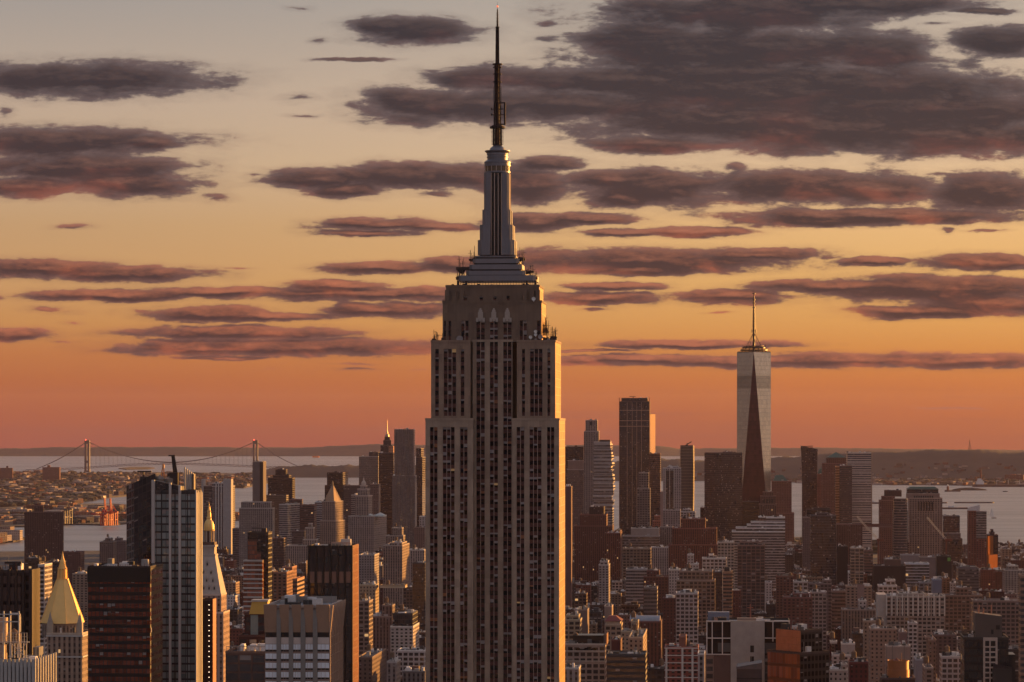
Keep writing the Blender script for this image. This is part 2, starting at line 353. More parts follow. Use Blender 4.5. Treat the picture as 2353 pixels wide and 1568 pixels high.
def water_tank(parent, x, y, z, s=1.0):
    mb = MB()
    for sx in (-1, 1):
        for sy in (-1, 1): mb.box(x + sx * 1.2 * s - .12, x + sx * 1.2 * s + .12, y + sy * 1.2 * s - .12, y + sy * 1.2 * s + .12, z, z + 3.2 * s, 1)
    mb.lathe([(1.9 * s, z + 3 * s), (1.9 * s, z + 3.2 * s), (1.8 * s, z + 7 * s), (2.0 * s, z + 7 * s), (0, z + 8.6 * s)], 12, x, y, 0)
    return mb.build('water_tank', [M_WOOD, M_DARKMETAL], parent)
def bulkhead(parent, x0, x1, y0, y1, z0, z1, tint):
    mb = MB(); mb.prism([(x0, y0), (x1, y0), (x1, y1), (x0, y1)], z0, z1, 0, tint, cell=(5, 4)); mb.box(x0 - .15, x1 + .15, y0 - .15, y1 + .15, z1 + .002, z1 + .3, 0, tuple(c * 1.1 for c in tint))
    return mb.build('bulkhead', facade('brick') if rnd.random() < .25 else M_TINT, parent)
HAND = []      # (short phrase, x, y, px box, depth, visible bottom)
FOOT = []      # footprints in grid coordinates
CR, SR = math.cos(ROT), math.sin(ROT)
def to_grid(x, y): return (x * CR - y * SR, x * SR + y * CR)
def from_grid(a, b): return (a * CR + b * SR, -a * SR + b * CR)
def solve_front(x0, xc, x2, Y, dep, rot):
    """front-left corner, width and depth of a box whose front spans x0..xc and whose right side ends at x2"""
    cr, sr = math.cos(rot), math.sin(rot)
    XA, YA = (x0 - CX) / F * Y, Y; tc = (xc - CX) / F
    wd = (tc * YA - XA) / (cr + tc * sr)
    XB, YB = XA + wd * cr, YA - wd * sr
    if x2 and x2 > xc + .2:
        t2 = (x2 - CX) / F; den = sr - t2 * cr
        if den > .012: dep = max(6.0, min(90.0, (t2 * YB - XB) / den))
    return XA, YA, wd, dep
class Bld: pass
def B(label, crop, tiers, Y, style='brick', col=(.3, .25, .2), name='tower', cat='building', short=None, vis=None, roofcol=(.07, .065, .065), rot=None, dep=28.0, tank=-1, detail=None, styles=None, group=None, foot=True, z0=0.0):
    """tiers from the ground up: (x0, x corner, x side end or None, y top [, setback in metres])"""
    rot = ROT if rot is None else rot
    cr, sr = math.cos(rot), math.sin(rot); h = Bld(); h.tiers = []
    rng = random.Random(label)
    if detail is None: detail = (9, 18) if Y < 4300 else (3, 7)
    if tank < 0: tank = (1 if Y < 4300 and style in ('brick', 'loft', 'apart', 'deco', 'stone') and rng.random() < .6 else 0)
    col = [tuple(q * .82 for q in c) if min(c) > .45 else c for c in col] if isinstance(col, list) else (tuple(q * .82 for q in col) if min(col) > .45 else col)
    rt = None; zb = z0
    for k, t in enumerate(tiers):
        x0, xc = qx(crop, t[0]), qx(crop, t[1]); x2 = qx(crop, t[2]) if t[2] else None
        sb = t[4] if len(t) > 4 else (0 if k == 0 else 3.0)
        XA, YA, wd, dp = solve_front(x0, xc, x2, Y + sb, dep if k == 0 else max(6, h.tiers[-1][3] - h.tiers[-1][2] - 4.5), rot)
        zt = EYE + (HY - qy(crop, t[3])) / F * (Y + sb)
        if rt is None:
            ox = XA + wd / 2 * cr + dp / 2 * sr; oy = YA - wd / 2 * sr + dp / 2 * cr
            rt = root(name, label, cat, (ox, oy, z0), -rot, group); h.root = rt; h.o = (ox, oy)
            if foot:
                ga, gb = to_grid(ox, oy); FOOT.append((ga - wd / 2 - 3, ga + wd / 2 + 3, gb - dp / 2 - 3, gb + dp / 2 + 3))
        lx = (XA - h.o[0]) * cr - (YA - h.o[1]) * sr; ly = (XA - h.o[0]) * sr + (YA - h.o[1]) * cr
        if k: ly = max(ly, h.tiers[-1][2] + 2.0); dp = max(4, min(dp, h.tiers[-1][3] - ly - 1.5))
        X0, X1, Y0, Y1 = lx, lx + wd, ly, ly + dp
        stl = styles[k] if styles else style
        bay, fl = STY[stl][:2]
        mb = MB(); c = col[k] if isinstance(col, list) else col
        mb.prism([(X0, Y0), (X1, Y0), (X1, Y1), (X0, Y1)], zb - z0 - (0 if k == 0 else .6), zt - z0, 0, c, cap=False, cell=(bay, fl))
        mb.build('wall' if k == 0 else 'upper_storeys', facade(stl), rt)
        r = MB(); roof_on(r, X0, X1, Y0, Y1, zt - z0, rng, roofcol, c, detail); r.build('roof', M_ROOF, rt)
        h.tiers.append((X0, X1, Y0, Y1, zt - z0, wd)); zb = zt
    X0, X1, Y0, Y1, zt, wd = h.tiers[-1]
    for q in range(tank): water_tank(rt, X0 + wd * (.25 + .4 * q + .1 * rng.random()), (Y0 + Y1) / 2, zt - .9, 1.0)
    xs = [qx(crop, v) for t in tiers for v in t[:3] if v]; ytop = min(qy(crop, t[3]) for t in tiers)
    h.box = (min(xs), max(xs), ytop); h.Y = Y; h.vis = qy(crop, vis) if vis else 0
    HAND.append((short, (min(xs) + max(xs)) / 2, ytop, (min(xs), max(xs)), Y, h.vis, ytop))
    h.s = Y / F; h.loc = lambda x, y, yl=0.0: local_pt(h, qx(crop, x), qy(crop, y), yl, rot)
    return h
def local_pt(h, px, py, yl, rot):
    """local point of building h whose picture position is px, py on the local plane y = yl"""
    cr, sr = math.cos(rot), math.sin(rot); tx = (px - CX) / F
    # world = o + lx*(cr,-sr) + yl*(sr,cr);  X = tx*Y
    lx = (tx * (h.o[1] + yl * cr) - h.o[0] - yl * sr) / (cr + tx * sr)
    Yw = h.o[1] - lx * sr + yl * cr
    return lx, yl, EYE + (HY - py) / F * Yw - h.root.location.z
def note(short, px, py, x0, x1, Y): HAND.append((short, px, py, (x0, x1), Y, 0, py))
# ------------------------------------------------------------------ water, land, hills
def water_mat():
    m, n, p = base_mat('harbour_water')
    tc = n.node('ShaderNodeTexCoord').outputs['Object']
    sk_ = n.noise(n.v('MULTIPLY', tc, (.0005, .0045, 0)), 1, 6, .65); n.put(p.inputs['Base Color'], n.mix(n.smooth(sk_, .38, .64), (.10, .095, .095, 1), (.24, .23, .225, 1))); p.inputs['IOR'].default_value = 1.9
    big = n.noise(n.v('MULTIPLY', tc, (.0006, .0022, 0)), 1, 4, .6)
    n.put(p.inputs['Roughness'], n.m('MULTIPLY_ADD', big, .26, .24))
    n1 = n.noise(n.v('MULTIPLY', tc, (.010, .022, 0)), 1, 5, .65); n2 = n.noise(n.v('MULTIPLY', tc, (.05, .09, 0)), 1, 4, .6)
    b = n.node('ShaderNodeBump'); b.inputs['Strength'].default_value = .40; b.inputs['Distance'].default_value = 9
    n.put(b.inputs['Height'], n.m('ADD', n1, n.m('MULTIPLY', n2, .25))); n.l.new(b.outputs[0], p.inputs['Normal'])
    return m
def land_mat(name, a, b, sc):
    m, n, p = base_mat(name)
    tc = n.node('ShaderNodeTexCoord').outputs['Object']
    k = n.smooth(n.noise(tc, sc, 6, .65), .35, .65)
    n.put(p.inputs['Base Color'], n.mix(k, (*a, 1), (*b, 1))); p.inputs['Roughness'].default_value = .95
    return m
M_WATER = water_mat(); M_LAND = land_mat('land_surface', (.045, .04, .03), (.10, .085, .07), .006)
M_HILL = land_mat('wooded_hill', (.022, .020, .014), (.045, .036, .024), .004)
M_CITY = land_mat('street_asphalt', (.04, .04, .042), (.07, .068, .066), .02)
mb = MB(); mb.face(((-8500, -3000, 0), (8500, -3000, 0), (8500, 28800, 0), (-8500, 28800, 0)))
kind(mb.build('water', M_WATER), 'structure')
def land(name, poly, z, mat):
    """poly in the measuring frame, laid on level z as a slab with a shore edge"""
    g_ = [gpt(x, y, 0) for x, y in poly]
    ar = sum(a[0] * b[1] - b[0] * a[1] for a, b in zip(g_, g_[1:] + g_[:1]))
    if ar < 0: g_ = g_[::-1]
    mb = MB(); mb.prism(g_, -2, z); o = mb.build(name, mat); return kind(o, 'structure')
# Manhattan
mh = [from_grid(-1800, 200), from_grid(1500, 200), (1500, 3000), (1380, 4600), (1130, 5150), (1000, 5600), (980, 6200), (700, 6900), (300, 7000), (-300, 6750), (-760, 6150), (-1300, 6050), (-2300, 5800)]
mb = MB(); mb.prism(mh, -2, 4); kind(mb.build('ground', M_CITY), 'structure')
land('land_brooklyn', [(-500, 1083), (40, 1087), (180, 1089), (290, 1086), (470, 1088), (560, 1090), (640, 1098), (655, 1104), (560, 1122), (420, 1124), (340, 1133), (290, 1141), (220, 1147), (150, 1162), (-20, 1170), (-500, 1176)], 4, M_LAND)
land('land_piers', [(-500, 1173), (-40, 1172), (90, 1156), (170, 1160), (260, 1160), (300, 1163), (400, 1166), (560, 1182), (562, 1197), (400, 1200), (300, 1204), (250, 1209), (190, 1207), (140, 1206), (70, 1212), (-500, 1216)], 4, M_LAND)
land('land_shore', [(-500, 1226), (-60, 1222), (20, 1226), (60, 1240), (30, 1247), (-500, 1252)], 4, M_LAND)
land('land_staten', [(560, 1089), (640, 1078), (700, 1074), (900, 1076), (1100, 1078), (1440, 1084), (1800, 1087), (2700, 1096), (2700, 1115), (2353, 1117), (2050, 1115), (1830, 1110), (1760, 1102), (1560, 1099), (1440, 1101), (1380, 1098), (900, 1091), (700, 1091)], 5, M_LAND)
land('land_islet', [(272, 1078), (300, 1075), (340, 1075), (356, 1077), (340, 1079), (290, 1080)], 5, M_HILL)
def ridge(name, prof, Yr, half, mat, step=7, rough=2.0, seed=1):
    """a range of hills whose crest, Yr metres away, follows prof"""
    rg = random.Random(seed); xs = np.arange(prof[0][0], prof[-1][0], step); ys = np.interp(xs, [p[0] for p in prof], [p[1] for p in prof])
    fr = (-1, -.75, -.5, -.25, -.1, 0, .12, .5, 1); hp = (0.0, .22, .5, .80, .95, 1, .9, .5, 0)
    v = []; f = []
    ph = [rg.uniform(0, 6) for _ in range(6)]
    for i, x in enumerate(xs):
        zt = EYE + (HY - ys[i]) / F * Yr
        nz = rough * .8 * (math.sin(x * .05 + ph[0]) + .7 * math.sin(x * .13 + ph[1]) + .4 * math.sin(x * .31 + ph[2])) + rg.uniform(-.5, .8) * rough
        for a, b in zip(fr, hp):
            Y = Yr + a * half
            v.append(((x - CX) / F * Y, Y, max(0, zt * b + (nz if b > .97 else 0) + (rg.uniform(-.2, .2) * rough if b > .05 else -1))))
    n = len(fr)
    for i in range(len(xs) - 1):
        for k in range(n - 1): f.append((i * n + k, (i + 1) * n + k, (i + 1) * n + k + 1, i * n + k + 1))
    me = bpy.data.meshes.new(name); me.from_pydata(v, [], f); me.materials.append(mat); me.polygons.foreach_set('use_smooth', [True] * len(f)); me.update()
    o = bpy.data.objects.new(name, me); COL.objects.link(o); return kind(o, 'structure')
ridge('hills_horizon', [(-400, 1029), (0, 1031), (160, 1028), (420, 1027), (600, 1029), (720, 1028), (830, 1022), (880, 1021), (1000, 1023), (1300, 1022), (1480, 1024), (1520, 1026), (1560, 1031), (1900, 1029), (2100, 1032), (2353, 1034), (2800, 1036)], 27600, 900, M_HILL, 6, 2.4, 3)
ridge('hills_narrows', [(560, 1092), (600, 1083), (640, 1071), (690, 1071), (720, 1069), (760, 1071), (790, 1068), (830, 1071), (960, 1070), (1200, 1070)], 15800, 500, M_HILL, 4, 3.0, 5)
ridge('hills_staten', [(1180, 1064), (1400, 1062), (1440, 1060), (1500, 1056), (1560, 1055), (1620, 1060), (1760, 1054), (1790, 1050), (1830, 1049), (1880, 1045), (1960, 1040), (2060, 1038), (2140, 1035), (2220, 1033), (2300, 1037), (2353, 1039), (2460, 1036), (2700, 1042)], 15200, 900, M_HILL, 5, 3.2, 8)
# far woodland and far houses: each reads as one mass
def pick_in(poly, rg):
    while True:
        x = rg.uniform(min(p[0] for p in poly), max(p[0] for p in poly)); y = rg.uniform(min(p[1] for p in poly), max(p[1] for p in poly)); c = False
        for (ax, ay), (bx, by) in zip(poly, poly[1:] + poly[:1]):
            if (ay > y) != (by > y) and x < (bx - ax) * (y - ay) / (by - ay) + ax: c = not c
        if c: return x, y
rg = random.Random(11)
wd = MB()
AREAS = [([(-60, 1086), (290, 1088), (600, 1092), (640, 1100), (560, 1121), (290, 1136), (150, 1160), (-60, 1168)], 1500), ([(1440, 1086), (1800, 1089), (2420, 1098), (2420, 1114), (2050, 1113), (1830, 1108)], 800), ([(-60, 1178), (120, 1175), (200, 1170), (290, 1165), (270, 1200), (150, 1203), (-60, 1212)], 160), ([(150, 1142), (220, 1140), (240, 1145), (130, 1163)], 120), ([(1290, 1247), (1700, 1246), (2120, 1249), (2180, 1262), (2100, 1272), (1290, 1268)], 420), ([(2170, 1284), (2370, 1305), (2370, 1316), (2180, 1300)], 90)]
for poly, nn in AREAS:
    for _ in range(nn):
        x, y = pick_in(poly, rg); X, Y = gpt(x, y, 4); r = rg.uniform(9, 26); h_ = rg.uniform(8, 16)
        t = rg.choice(((.035, .034, .018), (.05, .042, .02), (.06, .04, .02), (.028, .03, .018)))
        cx = [(r * rg.uniform(.7, 1.2)) for _ in range(7)]
        lo = [(X + cx[k] * math.cos(k * .898), Y + cx[k] * math.sin(k * .898), 3.5) for k in range(7)]
        hi = [(X + cx[k] * .72 * math.cos(k * .898 + .3), Y + cx[k] * .72 * math.sin(k * .898 + .3), 4 + h_ * rg.uniform(.55, .9)) for k in range(7)]
        for k in range(7):
            wd.face((lo[k], lo[(k + 1) % 7], hi[(k + 1) % 7], hi[k]), 0, None, t); wd.face((hi[k], hi[(k + 1) % 7], (X, Y, 4 + h_)), 0, None, t)
o = kind(wd.build('woodland', plain('tree_mass', None, .95, 0, .5, .08)), 'stuff'); o['label'] = 'dark autumn woods spread across the far shores of the harbour'; o['category'] = 'woodland'
hs = MB()
HC = [(.30, .12, .08), (.42, .36, .30), (.55, .52, .48), (.16, .12, .11), (.26, .22, .2), (.62, .58, .52), (.2, .1, .08), (.12, .12, .13)]
def house(X, Y, w_, d_, h_, c, mbx):
    a = ROT + rg.uniform(.15, .65); ca, sa = math.cos(a), math.sin(a)
    pl = [(X + p * ca + q * sa, Y - p * sa + q * ca) for p, q in ((-w_ / 2, -d_ / 2), (w_ / 2, -d_ / 2), (w_ / 2, d_ / 2), (-w_ / 2, d_ / 2))]
    mbx.prism(pl, 3, 4 + h_, 0, c, cap=False, cell=(5, 4)); k = rg.choice((.06, .12, .3, .45)); mbx.face([(p[0], p[1], 4 + h_) for p in pl], 0, None, (k, k, k))
for poly, nn, hm in [(AREAS[0][0], 430, 11), ([(1800, 1092), (2420, 1104), (2420, 1115), (2050, 1114), (1830, 1109)], 260, 8), ([(1480, 1090), (1700, 1092), (1700, 1099), (1500, 1098)], 40, 7), (AREAS[2][0], 170, 11), ([(-60, 1228), (20, 1228), (40, 1243), (-60, 1250)], 40, 15), ([(300, 1168), (555, 1186), (555, 1195), (300, 1202)], 60, 10)]:
    for _ in range(nn):
        x, y = pick_in(poly, rg); X, Y = gpt(x, y, 4); house(X, Y, rg.uniform(14, 55), rg.uniform(12, 40), rg.uniform(.5, 1.5) * hm, rg.choice(HC), hs)
HP = [(1180, 1064), (1440, 1060), (1560, 1055), (1760, 1054), (1880, 1045), (2060, 1038), (2140, 1035), (2220, 1033), (2353, 1039), (2700, 1042)]
for _ in range(150):   # houses standing on the wooded slope
    x = rg.uniform(1450, 2420); fr_ = rg.uniform(-.95, -.42) - .05; Y = 15200 + 900 * fr_
    zc_ = (EYE + (HY - np.interp(x, [p[0] for p in HP], [p[1] for p in HP])) / F * 15200) * np.interp(fr_, (-1, -.75, -.5, -.25), (0, .22, .5, .8))
    w_, d_, h_ = rg.uniform(9, 30), 12, rg.uniform(6, 13); c = rg.choice(HC); X = (x - CX) / F * Y
    hs.prism([(X - w_ / 2, Y), (X + w_ / 2, Y), (X + w_ / 2, Y + d_), (X - w_ / 2, Y + d_)], zc_ - 6, zc_ + h_, 0, tuple(q * .6 for q in c))
o = kind(hs.build('distant_houses', facade('brick')), 'stuff'); o['label'] = 'low houses and sheds scattered over the far shores'; o['category'] = 'houses'
# ------------------------------------------------------------------ suspension bridge over the narrows
YB = 17300.0; M_BR = plain('bridge_steel', (.085, .08, .085), .6, .2, .15, .01)
br = root('suspension_bridge', 'grey suspension bridge with two tall towers spanning the strait', 'bridge', ((394 - CX) / F * YB, YB, 0))
bl = lambda x, y, dy=0.0: ((x - 394) / F * YB, dy, EYE + (HY - y) / F * YB)
for tx in (200.5, 587):
    t = MB(); x = bl(tx, 0)[0]; zt = bl(0, 1012)[2]; zb = -2
    for sx in (-1, 1):
        t.box(x + sx * 9.5 - 5, x + sx * 9.5 + 5, -16, 16, zb, zt)
    t.box(x - 4.6, x + 4.6, -15, 15, zt - 22, zt - .5); t.box(x - 4.6, x + 4.6, -15, 15, 52, 66); t.box(x - 17, x + 17, -22, 22, -2, 8)
    o = t.build('bridge_tower', M_BR, br)
    bb = MB(); bb.lathe([(2.2, zt), (2.2, zt + 3.5), (0, zt + 4)], 8, x - 8, -6); bb.build('beacon', M_BEACON, o)
t = MB(); dk = [(60, 1080), (120, 1078.5), (200, 1074), (300, 1067), (394, 1064.3), (490, 1067), (587, 1071), (640, 1073), (700, 1076)]
xs = np.linspace(60, 700, 60); ys = np.interp(xs, [d[0] for d in dk], [d[1] for d in dk])
for i in range(59):
    a, b = bl(xs[i], ys[i]), bl(xs[i + 1], ys[i + 1])
    for zo, th in ((0, 2.4), (-8.5, 2.2)):
        for y in (-15, 15):
            pass
        t.face(((a[0], -16, a[2] + zo), (b[0], -16, b[2] + zo), (b[0], -16, b[2] + zo + th), (a[0], -16, a[2] + zo + th)))
        t.face(((a[0], -16, a[2] + zo + th), (b[0], -16, b[2] + zo + th), (b[0], 16, b[2] + zo + th), (a[0], 16, a[2] + zo + th)))
        t.face(((a[0], 16, a[2] + zo), (b[0], 16, b[2] + zo), (b[0], -16, b[2] + zo), (a[0], -16, a[2] + zo)))
    t.tube((a[0], -15.5, a[2] - 7), (b[0], -15.5, b[2] + .5), 1.0, 4); t.tube((a[0], -15.5, a[2] + .5), (a[0], -15.5, a[2] - 7), 1.0, 4)
t.build('deck', M_BR, br)
for dy, dp_ in ((-14, 0), (14, 3.0)):
    t = MB(); P = []
    for x in np.linspace(200.5, 587, 40): u = (x - 393.7) / 193.3; P.append(bl(x, 1062 - 47.5 * u * u + dp_ * .3 * (1 - u * u), dy))
    for q0, q1 in (((84, 1078), (200.5, 1014.5)), ((587, 1014.5), (690, 1074))):
        seg = []
        for k in range(13): f_ = k / 12; seg.append(bl(q0[0] + (q1[0] - q0[0]) * f_, q0[1] + (q1[1] - q0[1]) * f_ + 5 * math.sin(math.pi * f_), dy))
        for a, b in zip(seg, seg[1:]): t.tube(a, b, 1.6, 5)
    for a, b in zip(P, P[1:]): t.tube(a, b, 1.6, 5)
    c = t.build('main_cable', M_BR, br)
    t = MB()
    for p in P[1:-1]: t.tube(p, (p[0], p[1], bl(394, 1066)[2] - abs(p[0]) * .018), .38, 4)
    kind(t.build('suspender', M_BR, c), 'stuff')
note('long suspension bridge', 394, 1050, 190, 600, YB)
# ------------------------------------------------------------------ ships and marks on the water
def boat(name, label, cat, px, py, build, rz=0.0):
    X, Y = gpt(px, py); r = root(name, label, cat, (X, Y, 0), rz); build(r); return r
M_HULL = plain('dark_hull', (.05, .035, .035), .7, 0, .3, .1); M_WHITE = plain('white_paint', (.7, .68, .65), .6, 0, .1, .2); M_RUST = plain('rusty_steel', (.16, .05, .03), .8, .1, .3, .3)
def hull(mb, L, w_, h_, sh=.12):
    pl = [(-L / 2, -w_ / 2), (L / 2 - L * sh, -w_ / 2), (L / 2, 0), (L / 2 - L * sh, w_ / 2), (-L / 2, w_ / 2)]
    mb.prism(pl, -.5, h_)
def tanker(r):
    m = MB(); hull(m, 330, 34, 11, .06); m.build('hull', M_HULL, r)
    m = MB(); m.box(-150, -118, -14, 14, 11, 24); m.box(-146, -124, -13, 13, 24.2, 31); m.box(-142, -130, -18, 18, 31.2, 36); m.build('superstructure', M_WHITE, r)
    m = MB(); m.lathe([(3.5, 24), (3, 44)], 8, -150.5, 0); m.build('funnel', M_RUST, r)
    m = MB()
    for x in (-60, -10, 40, 90): m.tube((x, 0, 11), (x, 0, 30), .9, 5)
    m.tube((-60, 0, 28), (-30, 0, 22), .7); m.build('deck_crane', M_WHITE, r)
boat('tanker', 'long dark tanker with white superstructure moored at the far shore', 'ship', 2322, 1119, tanker)
def light(r):
    m = MB(); m.lathe([(14, -1), (13, 6)], 12); m.build('base', M_HULL, r)
    m = MB(); m.lathe([(5.5, 6), (4.2, 22)], 12); m.build('tower', M_RUST, r); m = MB(); m.lathe([(4.8, 22), (4.8, 23), (2.6, 23), (2.6, 27), (0, 31)], 10); m.build('lantern', M_WHITE, r)
    m = MB(); m.box(14, 50, -10, 10, -1, 5); m.build('jetty', M_HULL, r)
boat('lighthouse', 'small lighthouse on a rocky base out in the bay', 'lighthouse', 2178, 1130, light)
def barge(L, w_, h_, cab):
    def f(r):
        m = MB(); hull(m, L, w_, h_, .05); m.build('hull', M_HULL, r)
        if cab: m = MB(); m.box(-L * .1, L * .02, -w_ * .3, w_ * .3, h_, h_ + 6); m.build('cabin', M_WHITE, r)
    return f
boat('barge', 'long flat barge with a lit cabin crossing the bay', 'barge', 2190, 1170, barge(150, 20, 5, True))
boat('barge', 'low dark barge lying beyond the one with the lit cabin', 'barge', 2239, 1156.5, barge(135, 20, 4, False))
boat('barge', 'small white-cabined ferry boat beside the striped office tower', 'boat', 2008, 1158, barge(48, 12, 5, True))
boat('barge', 'short dark barge just right of the broad green-roofed tower', 'barge', 2165, 1157, barge(34, 10, 4, True))
def islet(r):
    m = MB(); rr = random.Random(5)
    ring_ = lambda s, z: [(s * 78 * math.cos(k * .524) * rr.uniform(.9, 1.1), s * 26 * math.sin(k * .524) * rr.uniform(.9, 1.1), z) for k in range(12)]
    A = [ring_(1, -1), ring_(.85, 5), ring_(.5, 9), ring_(.15, 11)]
    for a, b in zip(A, A[1:]):
        for k in range(12): m.face((a[k], a[(k + 1) % 12], b[(k + 1) % 12], b[k]))
    m.face(A[-1]); o = m.build('island_ground', M_HILL, r)
boat('islet', 'low dark rocky islet in the bay near the lighthouse', 'islet', 2226, 1127, islet)
def sail(r):
    m = MB(); hull(m, 14, 4, 1.6, .3); m.build('hull', M_WHITE, r)
    m = MB(); m.tube((0, 0, 1.6), (0, 0, 24), .2, 5); m.build('mast', M_WHITE, r)
    m = MB(); m.prism([(-6, -.2), (-.3, -.2), (-.3, .2), (-6, .2)], 3, 23, 0, top=[(-.6, -.1), (-.3, -.1), (-.3, .1), (-.6, .1)]); m.prism([(.3, -.2), (5, -.2), (5, .2), (.3, .2)], 3, 20, 0, top=[(.3, -.1), (.5, -.1), (.5, .1), (.3, .1)]); m.build('sail', M_WHITE, r)
boat('sailboat', 'white sailboat with raised sail on the river', 'sailboat', 2279, 1186, sail)
boat('motorboat', 'small white motorboat astern of the sailboat', 'boat', 2284, 1191.5, barge(14, 5, 2.2, True))
boat('motorboat', 'tiny white boat off the tanker on the bay', 'boat', 2310, 1130.5, barge(20, 6, 3, True))
boat('ferry', 'small orange ferry far out beyond the bridge', 'ferry', 726, 1052.0, lambda r: (lambda m: (hull(m, 60, 18, 14), m.build('hull', plain('orange_paint', (.7, .2, .06), .6), r)))(MB()))
# red and pale dockside gantry cranes
def gantry(label, px, py, s, mat, up):
    X, Y = gpt(px, py, 4); r = root('dock_crane', label, 'crane', (X, Y, 4), -.4, 'dockside container cranes')
    for sx in (-1, 1):
        m = MB()
        for sy in (-1, 1): m.box(sx * 9 * s - 1.3, sx * 9 * s + 1.3, sy * 8 * s - 1.3, sy * 8 * s + 1.3, 0, 50 * s)
        m.box(sx * 9 * s - 1.1, sx * 9 * s + 1.1, -8 * s, 8 * s, 20 * s, 22.5 * s); m.tube((sx * 9 * s, -8 * s, 22 * s), (sx * 9 * s, 8 * s, 46 * s), .8); m.build('leg_frame', mat, r)
    m = MB(); m.box(-24 * s, 16 * s, -3, 3, 47 * s, 51 * s); m.box(-10 * s, 10 * s, -8 * s, 8 * s, 44 * s, 46 * s); m.build('girder', mat, r)
    m = MB(); m.tube((-9 * s, 0, 51 * s), (-4 * s, 0, 72 * s), 1.2); m.tube((9 * s, 0, 51 * s), (-4 * s, 0, 72 * s), 1.2); m.build('mast', mat, r)
    m = MB()
    e = (-16 * s, 0, 98 * s) if up else (-60 * s, 0, 50 * s)
    for y in (-2.6, 2.6): m.tube((-12 * s, y, 50 * s), (e[0], y, e[2]), 1.5)
    for k in range(1, 8):
        f_ = k / 8; m.tube((-12 * s + (e[0] + 12 * s) * f_, -2.6, 50 * s + (e[2] - 50 * s) * f_), (-12 * s + (e[0] + 12 * s) * f_, 2.6, 50 * s + (e[2] - 50 * s) * f_), .6)
    m.build('boom', mat, r)
M_REDP = plain('red_crane_paint', (.45, .02, .02), .6, 0, .1, .2)
gantry('bright red gantry crane with raised boom, left of the other raised one', 249, 1208, .72, M_REDP, True)
gantry('bright red gantry crane with raised boom, further right on the quay', 262, 1208, .72, M_REDP, True)
gantry('bright red gantry crane with lowered boom on the quay', 238, 1208.5, .6, M_REDP, False)
gantry('pale grey quay crane standing beside brick warehouses', 157, 1204, .8, M_BR, False)
# lattice mast on the hill
X = (2228 - CX) / F * 15200; zb = EYE + (HY - 1034) / F * 15200
r = root('lattice_mast', 'thin lattice radio mast on the far wooded hilltop', 'mast', (X, 15200, zb - 6))
m = MB(); H_ = 22 / F * 15200 + 6
for a in range(3):
    p = (9 * math.cos(a * 2.094), 9 * math.sin(a * 2.094), 0); m.tube(p, (0, 0, H_), 1.1, 4)
for k in range(1, 7):
    z = H_ * k / 8; q = 9 * (1 - k / 8)
    for a in range(3): m.tube((q * math.cos(a * 2.094), q * math.sin(a * 2.094), z), (q * math.cos(a * 2.094 + 2.094), q * math.sin(a * 2.094 + 2.094), z), .6, 4)
m.build('lattice', M_DARKMETAL, r); m = MB(); m.lathe([(1, H_), (1, H_ + 2), (0, H_ + 3)], 6); m.build('beacon', M_DARKMETAL, r)
# chimney on the far shore
Xc, Yc = gpt(2254, 1108); Xc = (2254 - CX) / F * 14000
def simple(name, label, cat, X, Y, parts, rz=0.0, z=4):
    r = root(name, label, cat, (X, Y, z), rz)
    for nm, mat, fn in parts: m = MB(); fn(m); m.build(nm, mat, r)
    return r
simple('factory_chimney', 'tall brick chimney standing among sheds below the wooded hill', 'chimney', (2254 - CX) / F * 13400, 13400, [('stack', M_RUST, lambda m: m.lathe([(5, 0), (3.4, 62), (3.4, 66)], 10)), ('rim', M_HULL, lambda m: m.ring(62, 4.2, 1, 2, 10))])
# ------------------------------------------------------------------ air: one closed box, sky outside it
hz_ = MB(); hz_.box(-8800, 8800, -3300, 29100, -3.0, 575, bottom=True); o = hz_.build('haze', bpy.data.materials.new('haze_air')); kind(o, 'stuff'); o['label'] = 'thin mauve evening haze over the whole city'; o['category'] = 'haze'
hm = o.data.materials[0]; hm.use_nodes = True; n = NT(hm.node_tree); n.n.clear(); ho = n.node('ShaderNodeOutputMaterial'); pv = n.node('ShaderNodeVolumePrincipled')
pv.inputs['Color'].default_value = (.74, .60, .82, 1); pv.inputs['Density'].default_value = HAZE = 0.7e-5; pv.inputs['Anisotropy'].default_value = 0.1
n.l.new(pv.outputs[0], ho.inputs['Volume']); o.visible_shadow = True
